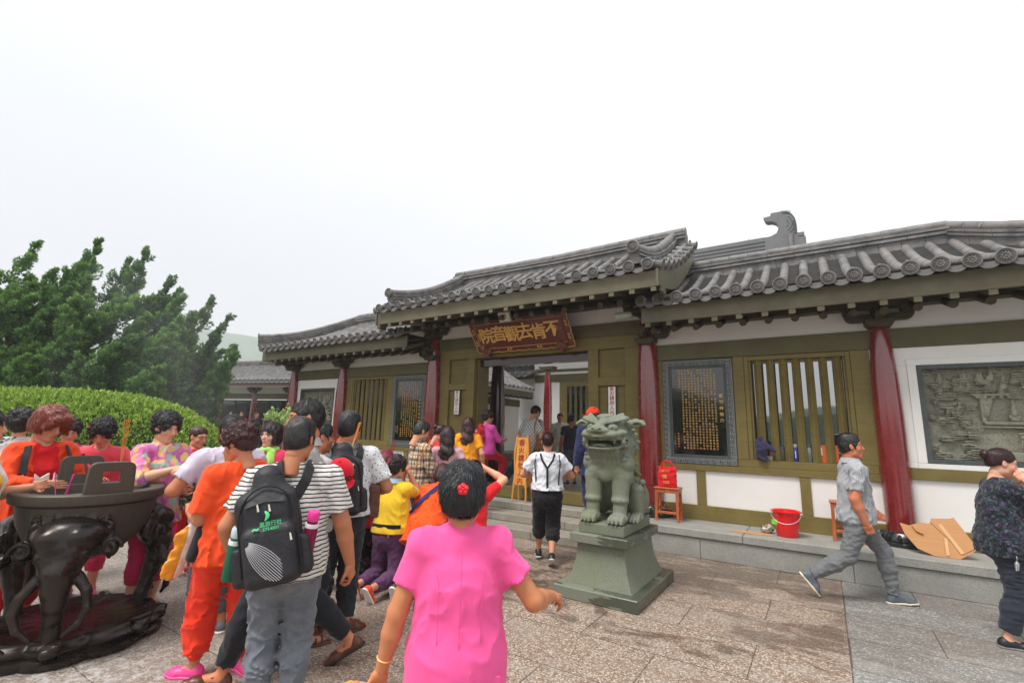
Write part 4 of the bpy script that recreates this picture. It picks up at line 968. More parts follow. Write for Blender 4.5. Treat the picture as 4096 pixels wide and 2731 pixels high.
# ------------------------------------------------------------------ boards, tablets, carved panels, signs
HAN = '佛光普照慈悲為懷紫竹林中觀音道場海天佛國普陀名山梵音洞潮聲夜月唐代日本僧慧鍔奉像歸國船行至此不肯去遂建院供奉一九八九年重建殿宇莊嚴香火鼎盛信眾雲集四方善士同心協力立碑為記'
def tablet(x0, x1, title, cols, tcol, seal, label):
    W_ = x1-x0; cx = (x0+x1)/2; z0, z1 = 1.138, 2.686; Y = 7.55; hw = W_/2
    T = empty('inscribed_tablet', (cx, Y, z0), 0, label, 'stone tablet', 'inscribed tablets flanking the gate'); H = z1-z0
    b = MB(); fw = .105
    for (a, c, d, e) in ((-hw, hw, 0, fw), (-hw, hw, H-fw, H), (-hw, -hw+fw, fw, H-fw), (hw-fw, hw, fw, H-fw)): b.box(a, c, -.018, .10, d, e)
    f = b.build('frame', m_slate, T, bevel=.002)
    m = MB(); q = .085
    meander(m, -hw+.02, hw-.02, .015, q-.01, -.018, True, 10, .006); meander(m, -hw+.02, hw-.02, H-q+.01, H-.015, -.018, True, 10, .006)
    meander(m, -hw+.015, -hw+q-.01, q, H-q, -.018, False, 17, .006); meander(m, hw-q+.01, hw-.015, q, H-q, -.018, False, 17, .006)
    m.build('key_pattern', simple('pale_inlay', srgb(150, 152, 146), .6), f, smooth=False)
    MB().box(-hw+fw+.002, hw-fw-.002, .008, .09, fw+.002, H-fw-.002).build('face', m_blackp, T, smooth=False)
    i = MB()
    for (a, c, d, e) in ((-hw+fw, hw-fw, fw, fw+.025), (-hw+fw, hw-fw, H-fw-.025, H-fw), (-hw+fw, -hw+fw+.025, fw+.025, H-fw-.025), (hw-fw-.025, hw-fw, fw+.025, H-fw-.025)): i.box(a, c, -.006, .05, d, e)
    i.build('inner_moulding', m_slate, f, bevel=.003)
    st = W_*.055; x = hw-fw-.10; usable = H-2*fw-.10; s = random.Random(len(title)+cols); ch = .036
    body = []
    tt = '\n'.join(title); cu = dict(mat=m_gold)
    def vtext(txt, size, pos, line=1.0, name='lettering'):
        cu = bpy.data.curves.new(name, 'FONT'); cu.body = '\n'.join(txt); cu.size = size; cu.space_line = line; cu.extrude = .0015; cu.resolution_u = 1; cu.align_x = 'CENTER'; cu.align_y = 'TOP'
        ob = bpy.data.objects.new('tmp', cu); COL.objects.link(ob); bpy.context.view_layer.update()
        me = bpy.data.meshes.new_from_object(ob.evaluated_get(bpy.context.evaluated_depsgraph_get())); bpy.data.objects.remove(ob); bpy.data.curves.remove(cu)
        n = len(me.vertices); co = np.empty(n*3, np.float32); me.vertices.foreach_get('co', co); co = co.reshape(-1, 3); V = np.stack([co[:, 0]+pos[0], -co[:, 2]+.005, co[:, 1]+pos[1]], 1)
        F = [tuple(p.vertices) for p in me.polygons]; bpy.data.meshes.remove(me); return V, F
    L = MB(); tz = H*.66 if tcol == 'low' else H*.66
    v, fcs = vtext(title, .060 if len(title) < 6 else .050, (hw-fw-.075, tz), 1.5); L.add(v, fcs)
    k = 0
    for c in range(cols):
        xx = hw-fw-.155-c*(W_-2*fw-.25)/max(1, cols-1)*.92
        nch = int(usable/.040); start = 2 if c in (0, 6) else 0; end = nch if c < cols-1 else 7
        t = ''.join((HAN[(k+j*7+c*3) % len(HAN)] if s.random() > .07 else '，') if j >= start and j < end else '　' for j in range(nch)); k += 5
        v, fcs = vtext(t, .029, (xx, H-fw-.045), 1.38); L.add(v, fcs)
    for c, w in enumerate(seal): v, fcs = vtext(w, .026, (-hw+fw+.10-c*.05, .44), 1.4); L.add(v, fcs)
    L.build('lettering', m_gold, T, smooth=False); return T
tablet(-2.058, -1.046, '紫竹林簡介', 12, 'low', ['紫竹禪林住立', '一九八九年'], 'polished black tablet with gold writing between the red column and the thermos window')
tablet(X0-(-1.046-X0), X0-(-2.058-X0), '重修紫竹禪林碑', 9, 'low', ['紫竹禪林住', '住持立碑'], 'polished black tablet with gold writing left of the gate, behind the man in plaid')
# name board
NB = empty('name_board', (X0, 7.46, 3.05), 0, 'maroon lacquer name board with gold characters hung tilted over the gate', 'name board')
tl_ = math.atan2(.40, .54); Rn = Matrix.Rotation(tl_, 4, 'X'); Hn = .67
hd = empty('tilt', (0, 0, 0)); COL.objects.unlink(hd); bpy.data.objects.remove(hd)
def nbuild(mb, name, mat, parent=NB, **k):
    mb.v = [tuple(Rn @ Vector(p)) for p in mb.v]; return mb.build(name, mat, parent, **k)
def wavy(x0, x1, z0, z1, amp=.018):
    P = []
    def run(a, b, n, outw):
        for i in range(n*6):
            t = i/(n*6); p = Vector(a).lerp(Vector(b), t); P.append(p+Vector(outw)*(amp*abs(math.sin(PI*t*n))**.5-amp*.4))
    run((x0, z0), (x1, z0), 9, (0, -1)); run((x1, z0), (x1, z1), 5, (1, 0)); run((x1, z1), (x0, z1), 9, (0, 1)); run((x0, z1), (x0, z0), 5, (-1, 0)); return [tuple(p) for p in P]
pl = MB().prism(wavy(-1.045, 1.045, 0, Hn), -.03, .0); fo = nbuild(pl, 'carved_border', m_board, bevel=.004)
inner = MB().box(-.94, .94, -.045, -.031, .09, Hn-.07); nbuild(inner, 'panel', m_board, bevel=.004)
e = MB(); w = wavy(-1.045, 1.045, 0, Hn); e.tube([(p[0], -.033, p[1]) for p in w]+[(w[0][0], -.033, w[0][1])], .007, 5)
ip = [(-.94, .09), (.94, .09), (.94, Hn-.07), (-.94, Hn-.07), (-.94, .09)]; e.tube([(a, -.046, b) for a, b in ip], .005, 4)
def spiral(c, s, flip=1, r=.03):
    return [(c[0]+flip*r*(1-t*.8)*math.cos(s+t*9), -.036, c[1]+r*(1-t*.8)*math.sin(s+t*9)) for t in np.linspace(0, 1, 18)]
for cx, cz in ((-.30, .045), (.35, .045), (-.6, Hn-.03), (.1, Hn-.03), (.75, Hn-.03)):
    for f in (-1, 1): e.tube(spiral((cx+f*.035, cz), PI/2, f, .026), .005, 4)
for sx in (-1, 1):
    for cz in (.17, .235, .42, .485): e.tube(spiral((sx*.995, cz), PI/2, sx, .028), .005, 4)
nbuild(e, 'gilt_edging', m_gold, fo)
for i, chh in enumerate('院音觀去肯不'):
    o = text_mesh(chh, .335, m_gold, 'lettering', NB, (0, 0, 0), (PI/2+tl_, .0, 0), .007, .0035, .002)
    p = Rn @ Vector((-.70+.285*i, -.052, Hn*.52+(.018 if i % 2 else -.012))); o.location = p; o.rotation_euler = (PI/2+tl_, [.05, -.04, .03, .06, -.05, .02][i]*0, 0)
o = text_mesh('趙\n樸\n初', .055, m_gold, 'signature', NB, tuple(Rn @ Vector((-.885, -.05, Hn*.50))), (PI/2+tl_, 0, 0), .002)
sq = MB().box(-.905, -.86, -.052, -.045, .115, .16); nbuild(sq, 'seal_mark', simple('seal_orange', srgb(214, 120, 60), .5))
for cx in (-.82, .80):
    k = MB(); 
    for a, b, r in ((-.06, .01, .055), (.06, .01, .055), (0, .05, .05), (0, -.05, .045)): k.lathe([(r*.2, -.02), (r*.8, -.015), (r, 0), (r, .02)], (cx+a, -.07, .03+b), 12, ax=(Vector((1, 0, 0)), Vector((0, 0, 1)), Vector((0, 1, 0))))
    k.tube([(cx, -.05, -.02), (cx, .0, -.11)], [.04, .03], 8); nbuild(k, 'board_hook', wood('carved_brown', (96, 50, 30), (122, 70, 44)))
# white door-panel signs
for (x, z1, lab, txt) in ((-6.222, 2.32, 'narrow white sign with red characters on the left door panel', '香火請勿入内'), (-2.906, 2.315, 'narrow white sign with red characters above the lion head', '香火請勿入内')):
    S = empty('warning_sign', (x, 7.545, z1-.49), 0, lab, 'sign', 'white warning signs beside the gate')
    MB().box(-.074, .074, .0, .012, -.006, .496).build('backing', m_signb, S, bevel=.003); MB().box(-.063, .063, -.006, -.0005, .006, .484).build('plate', m_signw, S, bevel=.004)
    for i, c in enumerate(txt): text_mesh(c, .082, m_redtxt, 'lettering', S, (0, -.0085, .445-.079*i), (PI/2, 0, 0), .001, .0004)
# camera and floodlight
FL = empty('floodlight', (-4.53, 6.7, 3.50), 0, 'square silver floodlight under the eave above the name board', 'floodlight')
r_ = Matrix.Rotation(.45, 4, 'X'); b = MB(); b.box(-.125, .125, -.02, .03, -.095, .095, R=r_.to_3x3()); b.box(-.06, .06, .03, .07, -.06, .06, R=r_.to_3x3()); b.build('housing', simple('grey_metal', srgb(150, 156, 150), .35, metal=.6), FL, bevel=.008)
b = MB(); b.box(-.105, .105, -.028, -.021, -.075, .075, R=r_.to_3x3()); b.build('reflector', simple('reflector', srgb(176, 166, 150), .25, metal=.5), FL); b = MB(); b.box(-.0, .03, -.034, -.029, -.01, .02, R=r_.to_3x3()); b.build('led', simple('led_yellow', srgb(226, 200, 40), .4), FL)
MB().tube([(0, .06, 0), (0, .12, .16)], .012, 6).build('arm', m_slate, FL)
CM = empty('security_camera', (-2.47, 7.0, 3.36), 0, 'grey bullet security camera under the eave beside the red column', 'camera')
ax = Vector((-.96, -.25, -.08)).normalized(); u = ax.cross(Vector((0, 0, 1))).normalized(); v = ax.cross(u)
MB().lathe([(.035, -.12), (.045, -.11), (.048, .10), (.043, .13), (.03, .125)], (0, 0, 0), 16, ax=(u, v, ax)).build('body', simple('camera_grey', srgb(150, 152, 146), .4), CM); MB().lathe([(.001, .112), (.03, .118), (.028, .1265)], (0, 0, 0), 16, ax=(u, v, ax)).build('lens', m_blackp, CM)
b = MB(); b.tube([ax*-.1, ax*-.16+Vector((.02, .1, .0)), Vector((.2, .4, .02))], .022, 8); b.build('bracket_arm', m_slate, CM); b = MB(); b.lathe([(.055, -.09), (.056, .15)], (0, 0, .004), 16, ax=(u, v, ax), cap=False); b.v = b.v; b.build('sunshield', simple('camera_shield', srgb(166, 168, 160), .4), CM)

# carved relief panels -------------------------------------------------------
def relief(x0, x1, label, fig):
    z0, z1 = 1.30, 2.47; T = empty('relief_panel', ((x0+x1)/2, 7.56, z0), 0, label, 'stone relief', 'carved stone relief panels in the wing walls'); hw = (x1-x0)/2; H = z1-z0
    b = MB(); f = .05
    for (a, c, d, e_) in ((-hw, hw, 0, f), (-hw, hw, H-f, H), (-hw, -hw+f, f, H-f), (hw-f, hw, f, H-f)): b.box(a, c, -.02, .12, d, e_)
    b.build('frame', m_slate, T, bevel=.003)
    S = Sdf((-hw+f, -.03, f), (hw-f, .15, H-f), .0072 if x0 > 0 else .011); S.rbox((0, .185, H/2), (hw, .08, H/2), .002, 0)
    r = random.Random(5 if x0 > 0 else 9); G0 = -hw+f
    def P(u, v, d=.0): return (G0+u*(2*hw-2*f), .095-d, f+v*(H-2*f))
    for i in range(170):       # clouds, rocks and pines as stacked wavy ledges
        u = r.random(); v = r.random()
        if (.34 if fig else .25) < u < (.98 if fig else .8) and .05 < v < .72: continue
        w = r.uniform(.02, .075); x, y, z = P(u, v); dy = r.uniform(.03, .075)
        for q in range(r.randint(2, 4)):
            zz = z-q*.026; S.cone((x-w, .085-dy+.012*q, zz), (x+w*r.uniform(.4, 1), .085-dy*.8+.012*q, zz+r.uniform(-.012, .012)), .0095, .006, .001)
        S.ell((x, .100, z-.03), (w*.8, dy*.7, .03), .006)
    for i in range(26):        # peaks
        u = r.uniform(.12, .95); v = r.uniform(.76, .93); x, y, z = P(u, v); S.cone((x, .085, z-.05), (x+.005, .06, z+.035), .035, .008, .01)
    if fig:
        for (u0, v0, u1, v1, rr) in ((.34, .70, .92, .72, .018), (.40, .40, .84, .40, .022), (.36, .36, .90, .36, .012)): S.cone(P(u0, v0, .03), P(u1, v1, .03), rr, rr, .004)
        for k in range(12): S.ell(P(.36+.05*k, .675, .04), (.022, .012, .014), .003)
        for u in (.385, .78): S.cone(P(u, .42, .02), P(u, .69, .02), .022, .02, .004)
        for u, s in ((.43, 1), (.72, -1)):      # swagged curtains
            for k in range(6): S.cone(P(u-.03*s+.011*k*s, .67, .028), P(u-.028*s+.002*k*s, .50, .03), .010, .014, .006)
            S.ell(P(u-.03*s, .49, .035), (.025, .02, .022), .008)
        S.ell(P(.575, .62, .04), (.018, .018, .022), .004); S.cone(P(.575, .50, .035), P(.575, .60, .035), .034, .016, .012); S.rbox(P(.575, .47, .03), (.05, .02, .018), .006, .004); S.rbox(P(.575, .44, .03), (.04, .02, .012), .006, .004)
        S.ell(P(.77, .535, .055), (.028, .024, .032), .004); S.cone(P(.76, .46, .05), P(.775, .29, .055), .036, .05, .02); S.cone(P(.785, .43, .07), P(.72, .39, .08), .022, .014, .01); S.cone(P(.775, .30, .05), P(.755, .17, .05), .046, .03, .012); S.cone(P(.775, .30, .05), P(.81, .17, .05), .04, .03, .012)
        for k in range(5): S.cone(P(.74+.016*k, .45, .07), P(.735+.025*k, .20, .078), .006, .008, .004)
        S.ell(P(.63, .25, .045), (.06, .045, .04), .008); S.cone(P(.585, .295, .05), P(.675, .295, .05), .012, .012, .004); S.cone(P(.63, .33, .04), P(.63, .36, .04), .02, .012, .004)
        for u in (.595, .63, .665): S.cone(P(u, .22, .05), P(u-.005, .15, .05), .012, .009, .004)
        for k in range(7): S.cone(P(.22+.02*k, .12-.02*k if k < 5 else .04, .02), P(.95, .12-.02*k if k < 5 else .04, .02), .006, .006, .002)
        S.rbox(P(.6, .05, .01), (.30, .03, .05), .004, .002)
    else:
        S.ell(P(.72, .80, .05), (.055, .05, .06), .01); S.ell(P(.72, .80, .02), (.10, .03, .11), .004); S.cone(P(.68, .62, .05), P(.72, .76, .05), .075, .04, .03); S.cone(P(.80, .35, .05), P(.68, .62, .05), .09, .075, .05)
        for k in range(9): S.cone(P(.60+.02*k, .72-.03*k, .085), P(.70+.025*k, .30, .09), .009, .011, .006)
        for k in range(6): S.cone(P(.56, .5-.08*k, .05), P(.92, .46-.08*k, .06), .014, .02, .01)
        S.cone(P(.62, .66, .07), P(.55, .52, .09), .025, .018, .01); S.ell(P(.35, .5, .02), (.10, .06, .16), .03)
    sdf_obj('carving', S, m_carve, T); return T
relief(1.02, 2.44, 'large carved stone relief of shrine and robed figure on the right wing', True)
relief(X0-(2.44-X0), X0-(1.02-X0), 'carved stone relief with a haloed figure, set in the far left bay', False)

# ------------------------------------------------------------------ small things on the platform
def stool(loc, rz, label):
    s = empty('wooden_stool', loc, rz, label, 'stool', 'red brown wooden stools on the platform'); h = .46; hw, hd = .165, .11
    b = MB(); b.box(-hw-.012, hw+.012, -hd-.012, hd+.012, h-.022, h); b.build('seat', m_stool, s, bevel=.006)
    b = MB(); b.box(-hw, hw, -hd, -hd+.018, h-.075, h-.0225); b.box(-hw, hw, hd-.018, hd, h-.075, h-.0225); b.box(-hw, -hw+.018, -hd+.02, hd-.02, h-.075, h-.0225); b.box(hw-.018, hw, -hd+.02, hd-.02, h-.075, h-.0225); b.build('apron', m_stool, s, bevel=.003)
    for x in (-1, 1):
        for y in (-1, 1):
            l = MB(); l.tube([(x*(hw-.022)*1.06, y*(hd-.02)*1.12, 0), (x*(hw-.022), y*(hd-.02), h-.0235)], .026, 4, up=(1, 1, 0)); l.build('leg', m_stool, s, bevel=.003, sharp=20)
    b = MB(); z = .10; b.box(-hw+.02, hw-.02, -hd+.005, -hd+.025, z, z+.035); b.build('stretcher', m_stool, s, bevel=.003); b = MB(); b.box(-hw+.02, hw-.02, hd-.025, hd-.005, z+.03, z+.06); b.build('stretcher', m_stool, s, bevel=.003)
    for x in (-1, 1): b = MB(); b.box(x*(hw-.015)-.01, x*(hw-.015)+.01, -hd+.02, hd-.02, .155, .185); b.build('stretcher', m_stool, s, bevel=.003)
    return s
stool((-1.945, 7.215, .35), 0, 'wooden stool by the red column carrying a red bag'); stool((.17, 7.30, .35), 0, 'wooden stool half hidden behind the man walking past in grey')
m_bagred = cloth((214, 22, 34), fs=9, fold=.5); m_bagred2 = cloth((196, 40, 30))
def bag(loc, rz, w, h, d, mat, label, handle=.12, name='shopping_bag', cat='bag', tilt=0, letters=None, top=1.0):
    B = empty(name, loc, rz, label, cat); S = Sdf((-w*.62, -d*.8, -.01), (w*.62, d*.8, h*1.03), .006 if h < .5 else .008)
    S.rbox((0, 0, h/2), (w/2, d/2, h/2), .014, .01); S.warp(lambda P: .010*_n3(P, 22, 3)+.006*_n3(P, 50, 5)+np.maximum(0, (P[..., 2]-h*.55))*.18*(np.abs(P[..., 1])/d)); S.rbox((0, 0, h), (w*.44, d*.30, .02), .008, .006, op='s')
    o = sdf_obj('bag_body', S, mat, B)
    for y in (-d*.35, d*.35):
        hb = MB(); pts = [(-w*.28, y, h*.93), (-w*.26, y*1.1, h+handle*.6), (-w*.1, y*1.3, h+handle), (w*.1, y*1.3, h+handle*.95), (w*.26, y*1.1, h+handle*.5), (w*.28, y, h*.93)]; hb.tube(pts, .011, 6); hb.build('handle', mat, B)
    return B
rb = bag((-1.95, 7.215, .812), .12, .25, .29, .13, m_bagred, 'red cloth bag with gold print standing on the stool', .07, 'red_bag')
text_mesh('三紫竹行', .038, m_gold, 'lettering', rb, (-.03, -.074, .22), (PI/2, 0, 0), .001); text_mesh('佛', .07, m_gold, 'lettering', rb, (-.03, -.0745, .14), (PI/2, 0, 0), .001); text_mesh('香油素食\n平安吉祥', .022, m_gold, 'lettering', rb, (-.01, -.076, .065), (PI/2, 0, 0), .001)
o = MB(); o.prism([(math.cos(k*PI/3)*.03, math.sin(k*PI/3)*.022) for k in range(6)], .0, .16, 'xy'); pk = o.build('incense_packet', simple('orange_card', srgb(226, 110, 34), .5)); pk.location = (-2.03, 7.20, .98); pk.rotation_euler = (.1, .2, 0); tag(pk, 'orange six-sided packet sticking out of the red bag', 'packet')
# bucket
BK = empty('bucket', (-.47, 7.12, .35), 0, 'red plastic bucket with wire handle beside the base of the wall', 'bucket'); mb_ = plastic((226, 20, 26), .22, coat=.3)
b = MB(); b.lathe([(.115, 0), (.118, .004), (.130, .12), (.152, .285), (.166, .292), (.176, .297), (.176, .306), (.168, .309), (.150, .300), (.126, .12), (.112, .012), (0.001, .010)], n=36, cap=False); b.lathe([(.001, 0), (.115, .0)], n=36, cap=False); b.build('pail', mb_, BK)
b = MB(); b.tube([(-.165, -.03, .285)]+[(-.165*math.cos(t), -.06-.12*math.sin(t), .285-.115*math.sin(t)) for t in np.linspace(.2, PI-.2, 14)]+[(.165, -.03, .285)], .0035, 6); b.build('wire_handle', simple('wire', srgb(220, 220, 220), .3, metal=.7), BK)
b = MB(); b.box(-.155, -.095, -.135, -.130, .15, .205); b.build('label_tag', simple('green_tag', srgb(120, 214, 60), .5), BK)
PB = Sdf((-.1, -.08, -.01), (.1, .08, .13), .006); PB.ell((0, 0, .05), (.075, .055, .055), .01); PB.warp(lambda P: .012*_n3(P, 55, 2)); PB.plane((0, 0, 0), (0, 0, -1))
o = sdf_obj('snack_bag', PB, cloth((196, 190, 178), 'floral', pal=((206, 60, 50), (220, 214, 200), (90, 130, 80), (226, 190, 150), (60, 60, 60)), ps=22, r0=.5, rough=.2), None); o.location = (-.70, 7.18, .352); tag(o, 'crumpled see-through bag of snacks beside the red bucket', 'bag')
m_card = NT('corrugated_cardboard'); _f = m_card.noise(1, 4, v=m_card.mp((2, 60, 60))); m_card.set(color=m_card.mix(_f, srgb(172, 122, 78), srgb(196, 146, 98)), rough=.85); m_card.bump(_f, .2, .003); m_card = m_card.m
b = MB().prism([(-.28, -.05), (.12, -.07), (.24, -.02), (.2, .05), (-.15, .07)], 0, .006, 'xy'); o = b.build('cardboard_scrap', m_card); o.location = (-.86, 7.02, .352); tag(o, 'flat scrap of cardboard lying beside the snack bag', 'cardboard')
CB = empty('cardboard_sheet', (.95, 7.02, .352), 0, 'big flattened cardboard box leaning on the wall right of the red column', 'cardboard')
rc = Matrix.Rotation(-.42, 3, 'X'); b = MB(); b.prism([(-.30, .32), (-.27, .20), (-.18, .06), (-.05, .004), (.16, .0), (.31, .12), (.17, .42), (-.02, .40), (-.04, .34), (-.12, .345), (-.22, .30)], -.003, .003); b.v = [tuple(rc @ Vector(p)) for p in b.v]; b.build('sheet', m_card, CB)
b = MB(); b.prism([(-.03, .355), (.175, .43), (.31, .135), (.20, .06)], -.011, -.0045); b.v = [tuple(rc @ Vector(p)) for p in b.v]; b.build('flap', m_card, CB, bevel=.001); b = MB(); b.prism([(.03, .34), (.06, .345), (.20, .06), (.17, .05)], -.0135, -.0118); b.prism([(.06, .20), (.085, .20), (.075, .02), (.05, .02)], -.0135, -.0118) ; b.v = [tuple(rc @ Vector(p)) for p in b.v]; b.build('tape', simple('brown_tape', srgb(206, 162, 112), .4), CB)
b = MB(); b.prism([(-.2, .30), (-.17, .29), (-.11, .23), (-.12, .215), (-.17, .24)], -.03, -.012); b.v = [tuple(rc @ Vector(p)) for p in b.v]; b.build('torn_tab', m_card, CB)
# bottles between the window bars
def bottle(x, kind, label, z=1.237):
    B = empty('thermos_bottle', (x, 7.645, z), 0, label, 'bottle', 'bottles lined up on the window sill'); c = {'blue': (52, 54, 130), 'steel': (120, 128, 130), 'dark': (70, 66, 60), 'white': (206, 204, 198)}[kind]; h = {'blue': .23, 'steel': .24, 'dark': .19, 'white': .25}[kind]; r = .036
    mt = simple('bottle_'+kind, srgb(*c), .25, .05, metal=.5 if kind == 'steel' else 0)
    MB().lathe([(r*.9, 0), (r, .01), (r, h*.72), (r*.8, h*.8), (r*.78, h*.82)], n=20).build('flask', mt, B); MB().lathe([(r*.8, h*.82), (r*.84, h*.83), (r*.84, h*.97), (r*.7, h)], n=20).build('cap', m_slate if kind in ('steel', 'dark') else simple('bottle_cap', srgb(200, 200, 202), .3, metal=.5), B)
    if kind == 'blue': MB().tube([(-.02, 0, h), (-.018, 0, h+.035), (.018, 0, h+.035), (.02, 0, h)], .005, 6).build('loop', m_slate, B); MB().box(-.004, .004, -r-.002, -r+.004, .05, .14).build('strap', m_signw, B)
    return B
bottle(-.493, 'dark', 'small dark flask on the window sill, nearest the draped jacket'); bottle(-.335, 'blue', 'blue thermos bottle with carry loop on the window sill'); bottle(-.175, 'steel', 'steel grey thermos on the window sill beside the blue one'); bottle(.30, 'white', 'pale thermos at the right end of the window sill')
bx_ = empty('orange_box', (.02, 7.66, 1.237), 0, 'orange box with white label standing on the window sill behind the bars', 'box'); MB().box(-.13, .13, -.02, .05, 0, .23).build('carton', simple('orange_card2', srgb(206, 96, 40), .6), bx_, bevel=.004); MB().box(-.12, -.05, -.024, -.0205, .10, .2).build('label', m_signw, bx_)
J = Sdf((-.14, -.1, -.02), (.16, .1, .45), .007)
for a, c, r in (((-.05, 0, .24), (.02, -.01, .20), .050), ((-.05, -.01, .22), (-.05, 0, .04), .050), ((-.01, -.01, .20), (.0, 0, .02), .042), ((.02, -.02, .22), (.12, -.02, .13), .032), ((-.06, .0, .25), (-.04, -.02, .30), .035)): J.cone(a, c, r, r*.85, .02)
J.warp(lambda P: .014*_n3(P, 30, 4)+.006*_n3(P, 70, 8)); o = sdf_obj('jacket', J, cloth((58, 56, 84), fs=12)); o.location = (-.70, 7.50, 1.24); tag(o, 'navy jacket hung over the left bars of the window', 'jacket')
# folding wooden sign
FS = empty('wooden_sign', (-4.47, 7.30, .35), math.radians(6), 'yellow varnished wooden A-board with red characters standing before the threshold', 'sign')
for s in (-1, 1):
    Rf = Matrix.Rotation(s*.10, 4, 'X'); 
    def tr(mb): mb.v = [tuple((Rf @ Vector((p[0], p[1], p[2]-1.12)))+Vector((0, 0, 1.12))) for p in mb.v]; return mb
    b = MB(); y = s*.02; b.box(-.10, .10, y-.008, y+.008, .27, 1.08); pn = tr(b).build('board', m_signwood, FS, bevel=.003)
    for sx in (-1, 1):
        b = MB(); prof = [(sx*(.115+.012*math.sin(z*9+1)), y, z) for z in np.linspace(.0, 1.12, 22)]; rr = [.017]*5+[.021+.004*math.sin(z*9) for z in np.linspace(.2, 1.0, 15)]+[.02, .012]; b.tube(prof, rr, 8); tr(b).build('side_post', m_signwood, FS)
    for i, c in enumerate('香火請勿入内'):
        p = (Rf @ Vector((0, y-.012*1 if s < 0 else y-.012, .98-.13*i-1.12)))+Vector((0, 0, 1.12)); text_mesh(c, .115, m_redtxt, 'lettering', pn, tuple(p), (PI/2+s*.10, 0, 0), .001, .0012)
# ------------------------------------------------------------------ guardian lions
def lion_parts():
    S = Sdf((-.30, -.50, -.01), (.30, .42, 1.13), .0068); q = lambda x, f, z: (x, -f, z); r = random.Random(3)
    S.cone(q(0, .10, .62), q(0, -.14, .26), .17, .19, .06); S.ell(q(0, .13, .60), (.185, .15, .19), .05)
    for s in (-1, 1):
        S.ell(q(s*.085, .215, .53), (.085, .075, .085), .02); S.ell(q(s*.145, .16, .50), (.075, .09, .10), .03); S.ell(q(s*.15, .16, .62), (.085, .1, .10), .02)
        S.cone(q(s*.120, .20, .46), q(s*.120, .225, .24), .082, .068, .03); S.cone(q(s*.120, .225, .26), q(s*.120, .25, .07), .062, .058, .02); S.ell(q(s*.12, .24, .235), (.074, .075, .050), .015); S.ell(q(s*.12, .285, .05), (.076, .11, .052), .025)
        S.ell(q(s*.165, -.13, .22), (.10, .19, .20), .04); S.cone(q(s*.20, .03, .34), q(s*.205, .0, .10), .070, .055, .03); S.ell(q(s*.205, .055, .042), (.062, .11, .045), .02)
        for (px_, pf, sc) in ((.120, .365, 1.0), (.205, .150, .85)):
            for k in range(4): o = (-.052+.035*k)*sc; S.ell(q(s*px_+o, pf+(.012 if 0 < k < 3 else 0), .038), (.0195*sc, .036*sc, .034*sc), .005); S.ell(q(s*px_+o, pf+.034*sc+(.012 if 0 < k < 3 else 0), .022), (.011, .012, .012), .003); S.cone(q(s*px_+o, pf-.05, .085), q(s*px_+o, pf, .062), .010, .012, .006)
        for k in range(4): S.ell(q(s*(.245-.01*(k % 2)), -.02-.09*k*.5, .42-.10*k), (.03, .035, .035), .006); S.cone(q(s*.235, -.06-.05*k, .40-.09*k), q(s*.262, -.03-.05*k, .36-.09*k), .018, .006, .004)
    S.ell(q(0, .255, .50), (.062, .05, .08), .02); S.ell(q(0, .05, .76), (.175, .17, .20), .06)
    H = rotm(0)
    S.ell(q(0, .13, .90), (.150, .165, .120), .03); S.ell(q(0, .10, .985), (.118, .130, .088), .03); S.ell(q(0, .16, 1.045), (.075, .065, .035), .02)
    S.ell(q(0, .245, .89), (.140, .105, .052), .02); S.cone(q(0, .34, .955), q(0, .22, 1.0), .036, .034, .02); S.ell(q(0, .345, .935), (.068, .050, .036), .012)
    for s in (-1, 1):
        S.ell(q(s*.052, .350, .922), (.034, .035, .028), .008); S.ell(q(s*.026, .388, .932), (.011, .014, .010), .003, op='s')
        S.ell(q(s*.070, .320, .888), (.068, .055, .036), .012); S.ell(q(s*.075, .250, .948), (.044, .040, .038), .003); S.ell(q(s*.079, .275, .946), (.018, .010, .018), .002, op='s'); S.ell(q(s*.079, .272, .946), (.011, .012, .011), .002)
        for k in range(5): S.cone(q(s*(.025+.004*k), .300-.006*k, .985+.009*k), q(s*(.150-.006*k), .205-.012*k, 1.025+.012*k), .012, .015, .003)
        S.ell(q(s*.155, .18, 1.035), (.030, .03, .024), .006)
        S.cone(q(s*.150, .09, .985), q(s*.235, .06, 1.0), .045, .030, .02); S.cone(q(s*.20, .07, 1.01), q(s*.262, .085, .985), .030, .018, .01); S.ell(q(s*.215, .10, .985), (.035, .02, .014), .004, op='s')
        S.ell(q(s*.128, .195, .905), (.045, .07, .035), .015); S.ell(q(s*.150, .185, .82), (.032, .055, .062), .012); S.ell(q(s*.160, .205, .825), (.022, .028, .030), .004, op='s'); S.ell(q(s*.160, .200, .825), (.012, .02, .014), .003)
    S.ell(q(0, .19, .765), (.118, .13, .034), .02)
    S.ell(q(0, .30, .815), (.108, .150, .040), .006, op='s'); S.ell(q(0, .24, .80), (.060, .09, .016), .01)
    for s in (-1, 1):
        U = [(.135, .18, .800), (.112, .265, .772), (.066, .325, .764), (0, .345, .762)]; T = [(.138, .20, .850), (.112, .285, .862), (.062, .345, .872), (0, .362, .876)]
        for Lp, rr in ((U, .0155), (T, .0150)):
            for a_, b_ in zip(Lp[:-1], Lp[1:]): S.cone(q(s*a_[0], a_[1], a_[2]), q(s*b_[0], b_[1], b_[2]), rr, rr, .006)
        for t in np.linspace(0, 7, 14): rr = .040*(1-t/10); S.ell(q(s*.156, .195+rr*math.cos(t), .825+rr*1.2*math.sin(t)), .0115, .003)
    for k in range(15):
        x = -.105+.015*k; f = .338-5.2*x*x; S.rbox(q(x, f, .848), (.0058, .009, .0125), .002, .001)
        if 1 < k < 13: S.rbox(q(x, f-.018, .789), (.0056, .008, .009), .002, .001)
